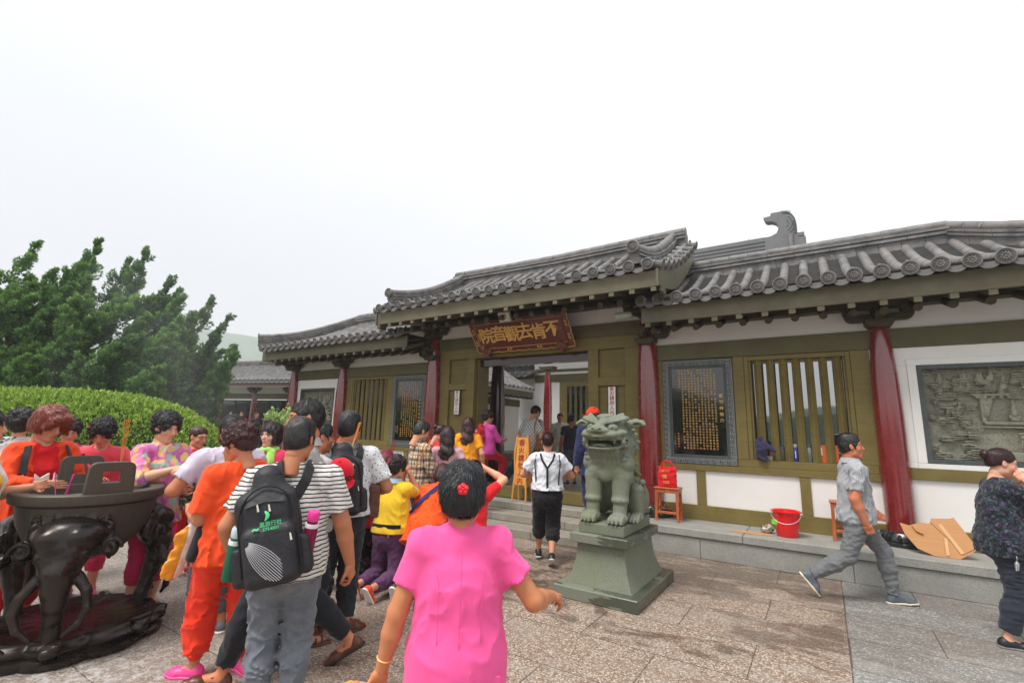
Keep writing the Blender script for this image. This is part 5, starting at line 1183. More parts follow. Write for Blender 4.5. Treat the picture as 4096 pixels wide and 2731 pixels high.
    for s in (-1, 1): S.cone(q(s*.104, .290, .856), q(s*.102, .290, .806), .013, .004, .002)
    for k in range(7):     # beard locks
        x = -.12+.04*k; S.cone(q(x*.85, .235+.03*math.cos(x*8), .735), q(x*.95, .285-abs(x)*.3, .625), .030, .020, .008); S.cone(q(x*.95, .285-abs(x)*.3, .64), q(x*1.0, .275-abs(x)*.3, .575), .022, .006, .006)
    def curl(p, n, R):     # snail-shell mane curl
        p = np.array(p); n = unit(n); a = unit(np.cross(n, [.1, .2, 1])); b = np.cross(n, a); S.ell(p, np.array([R, R, R])*.86, .003)
        for t in np.linspace(0, 9, 16): rr = R*(1-t/11); c = p+n*R*(.62+.045*t)+(a*math.cos(t)+b*math.sin(t))*rr*.62; S.ell(c, R*.17, .001)
    S.ell(q(0, .0, .80), (.165, .165, .22), .04)
    ga = PI*(3-math.sqrt(5)); cen = np.array([0, -.0, .80]); ra = np.array([.165, .165, .22])
    for i in range(96):
        v = 1-2*(i+.5)/96; rr = math.sqrt(1-v*v); t = ga*i; d = np.array([rr*math.cos(t), rr*math.sin(t), v])
        if d[1] < -.42 or v > .93 or v < -.9: continue
        curl(cen+d*ra*1.03, d/ra, .031)
    for s in (-1, 1):
        for k, (x, f, z) in enumerate(((.16, .20, .70), (.175, .15, .64), (.17, .22, .60), (.19, .09, .58), (.18, .14, .54), (.155, .24, .66), (.20, .02, .62), (.19, .0, .54), (.20, -.05, .50))): curl(q(s*x, f, z), (s, -.5, .1), .031)
    S.cone(q(0, -.36, .18), q(0, -.42, .50), .05, .04, .03)
    for k in range(6): S.cone(q(0, -.40, .40+.03*k), q(.05*math.sin(k*2), -.44, .52+.03*k), .03, .012, .01)
    S.warp(lambda P: .0008*_n3(P, 60, 5)+.0007*_n3(P, 190, 6))
    return S
_L = lion_parts(); _V, _Fq = _L.mesh(); _k = np.clip((_V[:, 2]-.64)/.16, 0, 1); _k = _k*_k*(3-2*_k); _V[:, 0] *= 1.20+.22*_k; _V[:, 1] = _V[:, 1]*(1+.22*_k)-.02*_k; _V[:, 2] = np.where(_V[:, 2] > .70, .70+(_V[:, 2]-.70)*1.14, _V[:, 2])-.045*np.clip((_V[:, 2]-.1)/.5, 0, 1); LION = np_mesh('carving', _V, _Fq)
def pedestal(x, y, label, lab2, first=True):
    P = empty('stone_pedestal', (x, y, 0), 0, lab2, 'pedestal', 'stone pedestals of the two lions')
    b = MB().box(-.425, .425, -.613, .613, 0, .112); b.build('base_slab', m_wet, P, bevel=.008)
    b = MB(); V = []; n = 10; lv = [(t, .245+(.335-.245)*(1-t)**2.2, .425+(.50-.425)*(1-t)**2.2, .113+(.495-.113)*t) for t in [i/9 for i in range(10)]]
    for t, hx, hy, z in lv: V += [(-hx, -hy, z), (hx, -hy, z), (hx, hy, z), (-hx, hy, z)]
    b.add(V, [(4*i+j, 4*i+(j+1) % 4, 4*i+4+(j+1) % 4, 4*i+4+j) for i in range(9) for j in range(4)]); b.build('shaft', m_lion, P, smooth=True, sharp=30)
    b = MB().box(-.302, .302, -.49, .49, .497, .582); b.build('cap', m_wet, P, bevel=.006)
    Ls = empty('stone_lion', (x, y, .583), 0, label, 'lion statue', 'pair of stone guardian lions'); MB().box(-.235, .235, -.415, .415, 0, .10).build('plinth', m_lion, Ls, bevel=.006)
    o = bpy.data.objects.new('carving', LION); COL.objects.link(o); o.parent = Ls; o.location = (0, -.02, .098); o.rotation_euler = (0, 0, 0); return Ls
LION.materials.append(m_lion); LION.polygons.foreach_set('use_smooth', np.ones(len(LION.polygons), bool))
pedestal(-1.917, 5.04, 'grey green stone lion with open toothed mouth, right of the steps', 'flared stone pedestal under the lion with the open mouth')
pedestal(-7.22, 5.04, 'stone lion mostly hidden behind the men, left of the steps', 'pedestal hidden behind the crowd under the left lion')

# ------------------------------------------------------------------ incense burner
CC = Vector((-4.79, 1.45, 0)); IB = empty('incense_burner', tuple(CC), 0, 'big dark bronze tripod incense burner with elephant head legs', 'incense burner')
def lobed(prof, n=120, lob=None):
    b = MB(); V = []; m = len(prof)
    for (r, z) in prof:
        for j in range(n): t = 2*PI*j/n; k = 1+(lob(t) if lob else 0); V.append((r*k*math.cos(t), r*k*math.sin(t), z))
    b.add(V, [(i*n+j, i*n+(j+1) % n, (i+1)*n+(j+1) % n, (i+1)*n+j) for i in range(m-1) for j in range(n)]); return b
lf = lambda t: .10*abs(math.sin(t*5+.4))**.6-.09
lobed([(.0, 0.002), (.54, 0), (.575, .015), (.58, .045), (.545, .058), (.535, .068), (.555, .085), (.56, .105), (.53, .118), (.52, .128), (.50, .150), (.47, .152), (.46, .142), (0.001, .144)], 180, lf).build('base_plate', m_bronze, IB, sharp=50)
bw = MB(); bw.lathe([(.001, .56), (.12, .57), (.24, .62), (.34, .72), (.395, .84), (.415, .97), (.405, .985), (.40, .99)], n=64, cap=False); bwl = bw.build('bowl', m_iron, IB)
rm = MB(); rm.lathe([(.40, .985), (.452, .99), (.458, 1.0), (.458, 1.055), (.450, 1.063), (.375, 1.063), (.368, 1.055), (.355, .93)], n=72, cap=False); rm.build('rim', m_iron, IB)
MB().lathe([(.001, 1.0), (.20, .995), (.36, .985)], n=40, cap=False).build('ash', m_ash, IB)
ch_ = '院音觀去肯不'
for i, c in enumerate(ch_):
    a = math.radians(-58+11*i); rr = .409; text_mesh(c, .075, m_iron, 'raised_lettering', bwl, (rr*math.cos(a), rr*math.sin(a), .90), (PI/2-.09, 0, a+PI/2), .006, .002)
for (px_, py_, lb) in ((-4.06, 1.33, 0), (-5.00, 1.40, 1)):
    d = Vector((px_, py_, 0))-Vector((CC.x, CC.y, 0)); d.normalize(); d = [Vector((1, -.07, 0)).normalized(), Vector((-1, .07, 0)).normalized()][lb]; p = d*.405
    b = MB(); w, hh, rc_ = .135, .225, .045; pts = [(-w*1.06, 0), (w*1.06, 0)]+[(w-rc_+rc_*math.cos(t), hh-rc_+rc_*math.sin(t)) for t in (0, .5, 1.05, PI/2)]+[(-w+rc_-rc_*math.sin(t), hh-rc_+rc_*math.cos(t)) for t in (0, .5, 1.05, PI/2)]
    
    # plate with a window: four pieces share one outline as strips
    n_ = len(pts); V = []; 
    outer = pts; N = 48
    def onouter(t):
        L = [math.dist(outer[i], outer[(i+1) % n_]) for i in range(n_)]; s = t*sum(L)
        for i in range(n_):
            if s <= L[i]+1e-9: f = s/L[i]; a, c = outer[i], outer[(i+1) % n_]; return (a[0]+(c[0]-a[0])*f, a[1]+(c[1]-a[1])*f)
            s -= L[i]
        return outer[0]
    def onhole(p):
        x, z = p[0], p[1]-.115; k = 1/max(abs(x)/.055, abs(z)/.042, 1e-6); return (x*k, .12+z*k)
    for i in range(N):
        o_ = onouter(i/N); h_ = onhole(o_)
        for yy in (-.024, .024): V += [(o_[0], yy, o_[1]), (h_[0], yy, h_[1])]
    F = []
    for i in range(N):
        a, c = 4*i, 4*((i+1) % N); F += [(a, c, c+1, a+1), (a+2, a+3, c+3, c+2), (a, a+2, c+2, c), (a+1, c+1, c+3, a+3)]
    b.add(V, F); o = b.build('handle', m_iron, IB, sharp=35, bevel=.004); o.location = (p.x, p.y, 1.058); o.rotation_euler = (.06 if 1 else 0, 0, math.atan2(d.y, d.x)+PI/2)
def elephant():
    S = Sdf((-.30, .10, .10), (.30, .70, 1.0), .0085)     # outward = +y
    S.ell((0, .40, .79), (.205, .15, .125), .03); S.ell((0, .46, .70), (.155, .115, .13), .04); S.ell((0, .50, .60), (.110, .085, .10), .04)
    for s in (-1, 1): S.ell((s*.078, .49, .79), (.088, .075, .065), .025); S.ell((s*.110, .52, .69), (.030, .03, .022), .005); S.cone((s*.075, .55, .725), (s*.145, .48, .715), .014, .012, .008); S.cone((s*.06, .56, .665), (s*.14, .50, .655), .010, .010, .008)
    pts = [((0, .52, .58), .092), ((0, .51, .48), .076), ((0, .485, .38), .062), ((0, .46, .28), .050), ((0, .44, .20), .048), ((0, .44, .145), .056)]
    for (a, ra), (b_, rb_) in zip(pts[:-1], pts[1:]): S.cone(a, b_, ra, rb_, .02)
    for k in range(11): z = .55-.032*k; rr = float(np.interp(z, [.145, .2, .28, .38, .48, .58], [.05, .046, .048, .060, .074, .088])); yy = float(np.interp(z, [.145, .2, .28, .38, .48, .58], [.44, .44, .46, .485, .51, .52])); S.cone((-rr*.78, yy+rr*.58, z), (rr*.78, yy+rr*.58, z), .011, .011, .007)
    for s in (-1, 1):
        t = [((s*.10, .49, .54), .036), ((s*.165, .52, .45), .031), ((s*.185, .535, .35), .027), ((s*.15, .545, .26), .022), ((s*.075, .55, .19), .012)]
        for (a, ra), (b_, rb_) in zip(t[:-1], t[1:]): S.cone(a, b_, ra, rb_, .012)
        S.ell((s*.20, .34, .73), (.045, .06, .10), .02); S.ell((s*.235, .38, .70), (.05, .035, .075), .008)
        for q in np.linspace(0, 7.5, 22): rr = .062*(1-q/10); S.ell((s*(.235+rr*math.cos(q)), .40+.01, .70+rr*math.sin(q)), .0145, .004)
        S.cone((s*.21, .36, .85), (s*.225, .35, .62), .020, .016, .012)
    for k in range(14): a = PI*(k/13); S.ell((.215*math.cos(a), .345, .83+.075*math.sin(a)), (.020, .03, .018), .012)
    S.warp(lambda P: .002*_n3(P, 34, 2)); return S.mesh()
eV, eF = elephant(); EL = np_mesh('elephant_leg', eV, eF); EL.materials.append(m_bronze); EL.polygons.foreach_set('use_smooth', np.ones(len(EL.polygons), bool))
for ang in (-28, 92, 212):
    o = bpy.data.objects.new('elephant_leg', EL); COL.objects.link(o); o.parent = IB; a = math.radians(ang-90); o.rotation_euler = (0, 0, a)
for ang in (30, 60, -25, -60, 140, 200, 250): 
    a = math.radians(ang); b = Sdf((-.14, -.14, 0), (.14, .14, .19), .008); b.ell((0, 0, .10), (.09, .07, .05), .02); b.ell((.05, .03, .13), (.04, .04, .03), .01); b.cone((-.08, 0, .07), (.02, .07, .10), .035, .03, .02); b.warp(lambda P: .006*_n3(P, 40, 1)); o = sdf_obj('cloud_scroll', b, m_bronze, IB); o.location = (.50*math.cos(a), .50*math.sin(a), 0); o.rotation_euler = (0, 0, a)
for (x, y, dx, dy) in ((-.20, -.16, -.03, -.02), (.0, -.17, .05, .03), (.015, -.16, .01, .02)):
    b = MB(); b.tube([(0, 0, 0), (dx, dy, .19)], .0032, 6); o = b.build('incense_stick', simple('magenta_stick', srgb(222, 60, 150), .6)); o.location = (CC.x+x, CC.y+y, .99)
    tag(o, 'magenta incense stick standing in the ash of the burner, ' + ('leftmost' if x < -.1 else 'one of the crossed pair'), 'incense', 'incense sticks standing in the burner') if 0 else tag(o, 'magenta incense stick planted near the left of the burner ash' if x < -.1 else ('upright one of the two magenta incense sticks planted close together' if x > .01 else 'more slanting one of the two magenta incense sticks planted close together'), 'incense', 'incense sticks standing in the burner')
# ------------------------------------------------------------------ people
HEADC = {}
def head_mesh(res, male, mouth=0):
    k = (res, male, mouth)
    if k in HEADC: return HEADC[k]
    S = Sdf((-.10, -.13, -.20), (.10, .14, .14), res)
    S.ell((0, -.012, .032), (.074, .091, .084), .02); S.ell((0, .020, -.030), (.056, .066, .084), .035)
    w = 1.08 if male else 1.0
    S.cone((-.034*w, .012, -.070), (0, .060, -.098), .026, .020, .03); S.cone((.034*w, .012, -.070), (0, .060, -.098), .026, .020, .03); S.ell((0, .066, -.096), (.020, .016, .016), .02)
    for s in (-1, 1):
        S.ell((s*.036, .052, -.026), (.026, .026, .024), .025); S.cone((s*.012, .080, .030), (s*.046, .064, .030), .010, .009, .02)
        S.ell((s*.030, .092, .010), (.017, .016, .011), .012, op='s'); S.ell((s*.030, .072, .009), (.0145, .013, .0115), .004)
        S.ell((s*.075, -.008, -.004), (.009, .019, .031), .006, R=rotm(s*18, 10)); S.ell((s*.083, .0, .002), (.006, .010, .018), .004, op='s')
    S.cone((0, .082, .022), (0, .104, -.022), .007, .0115, .012); S.ell((0, .106, -.026), (.010, .010, .009), .008)
    for s in (-1, 1): S.ell((s*.011, .096, -.029), (.008, .010, .007), .006); S.ell((s*.006, .101, -.036), (.003, .005, .003), .002, op='s')
    S.ell((0, .083, -.058), (.026, .012, .018), .015); S.ell((0, .0905, -.0535), (.021, .0075, .0055), .004); S.ell((0, .089, -.0655), (.018, .0075, .0065), .004); S.cone((-.020, .0935, -.0595), (.020, .0935, -.0595), .0022, .0022, .003, op='s')
    S.cone((0, -.022, -.06), (0, -.035, -.20), .050 if male else .042, .056 if male else .047, .03)
    V, F = S.mesh(); C = np.ones((len(V), 3), np.float32)
    x, y, z = V.T
    lip = np.exp(-(((x)/.021)**4+((z+.0595)/.011)**4))*(y > .07); C *= 1-lip[:, None]*np.array([.10, .42, .38])
    bl = np.exp(-(((np.abs(x)-.038)/.02)**2+((z+.028)/.02)**2))*(y > .03); C *= 1-bl[:, None]*np.array([.0, .12, .10])
    nose = np.exp(-((x/.014)**2+((z+.026)/.012)**2))*(y > .09); C *= 1-nose[:, None]*np.array([0, .10, .08])
    C *= 1-(np.exp(-(((np.abs(x)-.030)/.018)**2+((z-.008)/.010)**2))*(y > .05))[:, None]*np.array([.14, .2, .2])
    HEADC[k] = (V, F, C); return HEADC[k]
HAIRC = {}
def hair_mesh(style, res, seed=0):
    k = (style, res, seed)
    if k in HAIRC: return HAIRC[k]
    r = np.random.default_rng(seed+100); S = Sdf((-.16, -.20, -.42 if style in ('long', 'wavy') else -.22), (.16, .15, .18), res)
    strand = lambda a, f=60: (lambda P: a*_n3(P*np.array([1, 1, .22], np.float32), f*2.2, seed+1)+a*.9*_n3(P*np.array([1, 1, .4], np.float32), f*.9, seed+2))
    face = lambda y=.112, rz=.095, z=-.036, rx=.072: S.ell((0, y, z), (rx, .075, rz), .010, op='s')
    ears = lambda r_=.030: [S.ell((s*.088, .012, -.022), (.03, r_, r_*1.15), .008, op='s') for s in (-1, 1)]
    if style == 'short':
        S.ell((0, -.016, .040), (.083, .100, .094), .02); S.ell((0, -.05, -.005), (.070, .060, .066), .03); S.warp(strand(.0035)); face(.115, .10, -.03, .078); ears(.034); S.plane((0, -.09, -.066), (0, .55, -1), .01)
        [S.cone((s*.072, .035, .03), (s*.072, .03, -.02), .008, .004, .01) for s in (-1, 1)]
    elif style == 'crew':
        S.ell((0, -.014, .038), (.080, .098, .096), .02); S.ell((0, -.045, -.015), (.070, .060, .070), .03); S.rbox((0, -.01, .082), (.055, .072, .042), .03, .03); S.warp(strand(.002, 90)); face(.118, .105, -.035, .078); ears(.024); S.plane((0, -.09, -.078), (0, .5, -1), .01); [S.cone((s*.072, .02, .02), (s*.073, .024, -.025), .010, .005, .01) for s in (-1, 1)]
    elif style == 'curly':
        S.ell((0, -.020, .045), (.094, .108, .098), .02); S.ell((0, -.055, -.025), (.076, .060, .070), .03)
        for i in range(170):
            t = r.uniform(0, 2*PI); c = r.uniform(-.75, 1); q = math.sqrt(1-c*c); d = np.array([q*math.cos(t), q*math.sin(t), c]); p = np.array([0, -.022, .035])+d*np.array([.094, .108, .098]); S.ell(p, r.uniform(.012, .021), .005)
        face(.128, .102, -.036, .062); ears(.024); S.plane((0, -.1, -.10), (0, .4, -1), .01)
    elif style == 'bob':
        S.ell((0, -.014, .042), (.090, .106, .098), .02); S.ell((0, -.035, -.030), (.088, .078, .085), .03); [S.cone((s*.074, .03, .03), (s*.072, .035, -.072), .022, .017, .02) for s in (-1, 1)]
        S.warp(strand(.004)); S.ell((0, .122, -.050), (.058, .068, .088), .006, op='s'); S.plane((0, -.1, -.105), (0, .1, -1), .012)
    elif style == 'swept':   # side-parted fringe falling over one eye
        S.ell((0, -.014, .044), (.096, .112, .102), .02); S.ell((0, -.035, -.020), (.094, .085, .085), .03); S.cone((-.02, .085, .085), (-.062, .075, -.02), .035, .020, .02); S.cone((.03, .085, .085), (.07, .06, .01), .026, .016, .02); S.cone((-.078, .01, .02), (-.070, .03, -.062), .026, .014, .02); S.cone((.078, .0, .02), (.07, .01, -.05), .024, .012, .02)
        S.warp(strand(.004, 70)); S.ell((.016, .125, -.044), (.060, .068, .088), .006, op='s'); S.plane((0, -.1, -.092), (0, .3, -1), .012)
    elif style in ('long', 'wavy'):
        S.ell((0, -.016, .040), (.086, .103, .094), .02); S.cone((0, -.045, .0), (0, -.085, -.24), .080, .072, .03, flat=1.25, side=(1, 0, 0)); S.cone((0, -.085, -.22), (0, -.08, -.33), .06, .035, .03, flat=1.4, side=(1, 0, 0))
        [S.cone((s*.070, .02, .02), (s*.080, -.02, -.16), .022, .02, .02) for s in (-1, 1)]
        S.warp((lambda P: .010*np.sin(P[..., 2]*48+P[..., 0]*26+1.5*np.sin(P[..., 1]*30))*np.clip(-P[..., 2]*6, 0, 1)+.004*_n3(P*np.array([1, 1, .25], np.float32), 70, seed)) if style == 'wavy' else strand(.004)); S.ell((0, .125, -.05), (.058, .07, .095), .006, op='s')
    elif style == 'bun':
        S.ell((0, -.014, .036), (.079, .097, .090), .02); S.ell((0, -.05, -.01), (.066, .055, .060), .02); S.ell((0, -.115, .045), (.038, .030, .036), .008); 
        for i in range(14): a = i*.9; S.ell((.026*math.cos(a), -.125, .045+.026*math.sin(a)), (.014, .014, .014), .006)
        S.warp(strand(.002, 80)); face(.112, .105, -.03, .074); ears(.032); S.plane((0, -.09, -.06), (0, .6, -1), .01)
    elif style == 'pony':
        S.ell((0, -.014, .036), (.080, .098, .090), .02); S.ell((0, -.05, -.01), (.068, .055, .062), .02); S.cone((0, -.11, .0), (0, -.13, -.12), .026, .012, .02); S.warp(strand(.003)); face(.112, .105, -.03, .074); ears(.032); S.plane((0, -.09, -.15), (0, .6, -1), .01)
    HAIRC[k] = S.mesh(); return HAIRC[k]
HCARD = {}
def hair_cards(style, res, seed, hv, hf):
    k = (style, res, seed)
    if k in HCARD: return HCARD[k]
    r = np.random.default_rng(seed+5); near = res < .008; n = {'curly': 2600, 'long': 3200, 'wavy': 3200}.get(style, 2600); n = n if near else n//3
    q = hv[hf]; C = q.mean(1); N = np.cross(q[:, 2]-q[:, 0], q[:, 3]-q[:, 1]); A = np.linalg.norm(N, axis=1)+1e-12; N /= A[:, None]; i = r.choice(len(hf), n, p=A/A.sum()); w = r.random((n, 4)); w /= w.sum(1)[:, None]; P = (q[i]*w[..., None]).sum(1); N = N[i]
    if (N*(P-np.array([0, -.02, .02]))).sum(1).mean() < 0: N = -N
    crown = np.array([.015, -.055, .135]); D = P-crown
    if style == 'bun': D = np.array([0, -.12, .045])-P
    if style in ('long', 'wavy', 'bob'): D[:, 2] -= .06
    if style == 'swept': D = D+np.array([-.08, .03, 0])
    if style == 'curly': D = r.normal(size=(n, 3))
    D -= N*(D*N).sum(1)[:, None]; D /= np.linalg.norm(D, axis=1)[:, None]+1e-9; D += r.normal(size=(n, 3))*(.10 if style != 'curly' else .5); lift = {'crew': .30, 'short': .22, 'curly': .55}.get(style, .12); D += N*lift; D /= np.linalg.norm(D, axis=1)[:, None]
    L = r.uniform(.6, 1.2, n)*{'crew': .012, 'short': .026, 'curly': .020, 'bun': .03, 'pony': .03, 'long': .06, 'wavy': .05}.get(style, .036); W = r.uniform(.0010, .0022, n)*(1 if near else 1.9)*(1.5 if style == 'curly' else 1)
    S_ = np.cross(D, N); S_ /= np.linalg.norm(S_, axis=1)[:, None]+1e-9; P = P-N*.001; mid = P+D*L[:, None]*.5+N*(L*.06)[:, None]; e = P+D*L[:, None]-N*(L*lift*.5)[:, None]
    V = np.stack([P-S_*W[:, None], P+S_*W[:, None], mid+S_*W[:, None]*.9, mid-S_*W[:, None]*.9, e], 1).reshape(-1, 3); b = np.arange(n)[:, None]*5; F = np.concatenate([b+np.array([[0, 1, 2, 3]]), b+np.array([[3, 2, 4, 4]])]); HCARD[k] = (V.astype(np.float32), F[:n], F[n:, :3]); return HCARD[k]
HANDC = {}
def hand_mesh(curl, res, right):
    """local: fingers along -z from the wrist at 0, palm faces +y, thumb on the +x side (mirrored for the other hand)"""
    k = (round(curl, 2), res, right)
    if k in HANDC: return HANDC[k]
    S = Sdf((-.09, -.05, -.21), (.09, .11, .04), res); m = -1 if right else 1     # back of the hand = -y
    S.cone((0, 0, .03), (0, .0, -.02), .024, .025, .02, flat=1.2, side=(1, 0, 0)); S.rbox((0, .003, -.052), (.038, .014, .042), .013, .02); S.ell((m*.026, .012, -.035), (.018, .014, .028), .015)
    for i, (fx, L, dz) in enumerate(((.029, .068, .0), (.010, .076, .004), (-.010, .070, .0), (-.028, .055, -.008))):
        p = np.array([m*fx, .004, -.086-dz]); a = math.radians(8+curl*(58+6*i)); r = .0092-.0006*i; sp = fx*.25*m*(1-curl)
        for j, fr in enumerate((.46, .30, .24)):
            d = np.array([sp, math.sin(a), -math.cos(a)]); q = p+unit(d)*L*fr; S.cone(p, q, r, r*.90, .0035); p = q; r *= .90; a += math.radians(6+curl*(62-8*j))
    p = np.array([m*.032, .010, -.028]); a = .75-curl*.25; r = .0115
    for j, L in enumerate((.036, .030, .026)):
        d = unit(np.array([m*math.sin(a), .25+curl*.55+j*curl*.2, -math.cos(a)*.9])); q = p+d*L; S.cone(p, q, r, r*.88, .008 if j == 0 else .003); p = q; r *= .88; a -= .35+curl*.4
    HANDC[k] = S.mesh(); return HANDC[k]
def ik(a, t, l1, l2, pole):
    a = np.array(a, float); t = np.array(t, float); d = t-a; L = np.linalg.norm(d); mx = (l1+l2)*.995
    if L > mx: d = d*mx/L; t = a+d; L = mx
    u = d/L; x = (l1*l1-l2*l2+L*L)/(2*L); hgt = math.sqrt(max(0, l1*l1-x*x)); p = np.array(pole, float); p = p-u*(p@u); return a+u*x+unit(p)*hgt, t
def basis(z, y):
    """columns x,y,z with z given and y as near as possible to y"""
    z = unit(z); y = np.array(y, float); y = unit(y-z*(y@z)); return np.stack([np.cross(y, z), y, z], 1)
SK = (206, 150, 118); SKP = (226, 178, 150); SKT = (188, 124, 90)
class Body:
    def __init__(s, h=1.62, male=False, lean=0, side=0, twist=0, hip=None, head=(0, 0), hl=None, hr=None, pl=None, pr_=None, fl=None, fr=None, fat=1.0, kl=None, kr=None, stoop=0, px=0.0):
        s.h = h; s.male = male; s.fat = fat; hp = (.525*h if hip is None else hip); s.P = np.array([px, 0, hp]); R = rotm(0, -lean, side); s.R = R; up = R@np.array([0, 0, 1.]); fw = R@np.array([0, 1., 0]); s.up, s.fw = up, fw
        T = rotm(twist); rt = R@T@np.array([1., 0, 0]); s.rt = rt; s.hrt = np.array([1., 0, 0]); s.tf = R@T@np.array([0, 1., 0]); Ru = rotm(0, -lean-stoop, side); upc = Ru@np.array([0, 0, 1.]); s.upc = upc
        s.Ch = s.P+up*.13*h+upc*.06*h; s.Sc = s.P+up*.13*h+upc*.158*h; sw = (.118 if male else .102)*h; s.SL = s.Sc-rt*sw-upc*.016*h; s.SR = s.Sc+rt*sw-upc*.016*h
        s.Nb = s.Sc+upc*.022*h-s.tf*.004*h; s.hs = h/1.62*(1.0 if male else .985); yaw, pit = head; s.HR = rotm(yaw, pit); nd = unit(upc*.9+np.array([0, 0, .5])+s.HR@np.array([0, .12, 0])); s.H = s.Nb+nd*.098*s.hs*1.62*.98
        ua, fa = .172*h, .150*h
        hl = np.array(hl, float) if hl is not None else s.SL+np.array([-.035*h, .03*h, -.315*h]); hr = np.array(hr, float) if hr is not None else s.SR+np.array([.035*h, .03*h, -.315*h])
        s.EL, s.WL = ik(s.SL, hl, ua, fa, pl if pl is not None else (-.5, -.8, -.35)); s.ER, s.WR = ik(s.SR, hr, ua, fa, pr_ if pr_ is not None else (.5, -.8, -.35))
        hw = .052*h; s.HL = s.P-s.hrt*hw-np.array([0, 0, .018*h]); s.HRt = s.P+s.hrt*hw-np.array([0, 0, .018*h]); fl = fl or (-.085, 0, .0, 0, 8); fr = fr or (.085, 0, .0, 0, -8)    # x,y,z of the heel point, pitch of the foot, yaw
        s.feet = []
        for (f, hip_, pole) in ((fl, s.HL, kl), (fr, s.HRt, kr)):
            x, y, z, pt, yw = f; ank = np.array([x, y, z+.048*h]); Rf = rotm(yw, pt); pole = pole or (0.05*np.sign(x), 1, .1); K, A = ik(hip_, ank, .236*h, .232*h, pole); s.feet.append((K, A, Rf))
    # shapes used for both skin and clothes
    def torso(s, S, g, k=.05, hips=True):
        h, f = s.h, s.fat; Rb = np.stack([s.rt, s.tf, s.upc], 1); Rh = np.stack([s.hrt, np.cross(s.up, s.hrt), s.up], 1)
        if hips: S.ell(s.P+s.up*.0*h, np.array([.100*f+.0, .072*f, .082])*h*(1 if s.male else 1.04)+g, k, Rh); S.ell(s.P-s.fw*.03*h-np.array([0, 0, .02*h]), np.array([.082*f, .058*f, .062])*h+g, k, Rh)
        S.cone(s.P+s.up*.03*h, s.P+s.up*.15*h, (.070*f)*h+g, (.064*f)*h+g, k, flat=1.32, side=s.rt)
        S.ell(s.Ch, np.array([.100 if s.male else .092, .066*(.5+.5*f), .092])*h+g, k, Rb)
        S.cone(s.SL+s.rt*.015*h-s.upc*.008*h, s.SR-s.rt*.015*h-s.upc*.008*h, .037*h+g, .037*h+g, k); S.cone(s.Nb-s.upc*.01*h, s.SL+s.rt*.02*h, .030*h+g*.6, .034*h+g*.6, k*.8); S.cone(s.Nb-s.upc*.01*h, s.SR-s.rt*.02*h, .030*h+g*.6, .034*h+g*.6, k*.8)
        if not s.male:
            for q in (-1, 1): S.ell(s.Ch+s.tf*.052*h+s.rt*q*.038*h-s.upc*.008*h, np.array([.040, .036, .038])*h+g*.7, k*.7, Rb)
    def arms(s, S, g, t1=1.0, k=.03, cut=False, flare=1.0, which=(0, 1), noise=None):
        """t1 along the arm: .5 elbow, 1 wrist"""
        h = s.h; m = 1.08 if s.male else .98; m *= (.6+.4*s.fat)
        for i, (A, B, C) in enumerate(((s.SL, s.EL, s.WL), (s.SR, s.ER, s.WR))):
            if i not in which: continue
            r0, r1, r2, r3 = .031*h*m, .027*h*m, .0255*h*m, .0165*h*m
            if t1 >= .5:
                S.cone(A, B, r0+g, r1+g*flare, k, noise=noise); f = (t1-.5)/.5; e = B+(C-B)*f
                if f > .02: S.cone(B, B+(C-B)*min(f, .35), r1+g*flare, r2*1.04+g*flare, .012, cut=cut and f <= .35, noise=noise); 
                if f > .35: S.cone(B+(C-B)*.35, e, r2*1.04+g*flare, r3+(r2-r3)*(1-f)+g*flare, .012, cut=cut, noise=noise)
            else: e = A+(B-A)*(t1/.5); S.cone(A, e, r0+g, r0+(r1-r0)*t1*2+g*flare, k, cut=cut, noise=noise)
    def legs(s, S, g, t1=1.0, k=.03, cut=False, flare=1.0, knee=1.0, noise=None, rt=1.0):
        h = s.h; f = (.55+.45*s.fat)
        for (K, A, Rf), hp in zip(s.feet, (s.HL, s.HRt)):
            r0, r1, r2, r3 = .056*h*f*rt, .036*h*f, .034*h*f, .0205*h; tt = t1*2
            if tt <= 1: e = hp+(K-hp)*tt; S.cone(hp, e, r0+g, r0+(r1-r0)*tt+g*flare, k, cut=cut, noise=noise)
            else:
                S.cone(hp, K, r0+g, r1+g*knee, k, noise=noise); q = tt-1; C = K+(A-K)*.3-unit(np.cross((A-K), (1, 0, 0)))*0; e = K+(A-K)*q
                S.cone(K, K+(A-K)*min(q, .35), r1+g*knee, r2*1.06+g*flare, .02, cut=cut and q <= .35, noise=noise)
                if q > .35: S.cone(K+(A-K)*.35, e, r2*1.06+g*flare, r2*1.06+(r3-r2*1.06)*(q-.35)/.65+g*flare, .02, cut=cut, noise=noise)
    def bounds(s, m=.14):
        P = [s.P, s.SL, s.SR, s.EL, s.ER, s.WL, s.WR, s.Nb]+[q for f in s.feet for q in f[:2]]; P = np.array(P); return P.min(0)-m, P.max(0)+m
PEOPLE = []
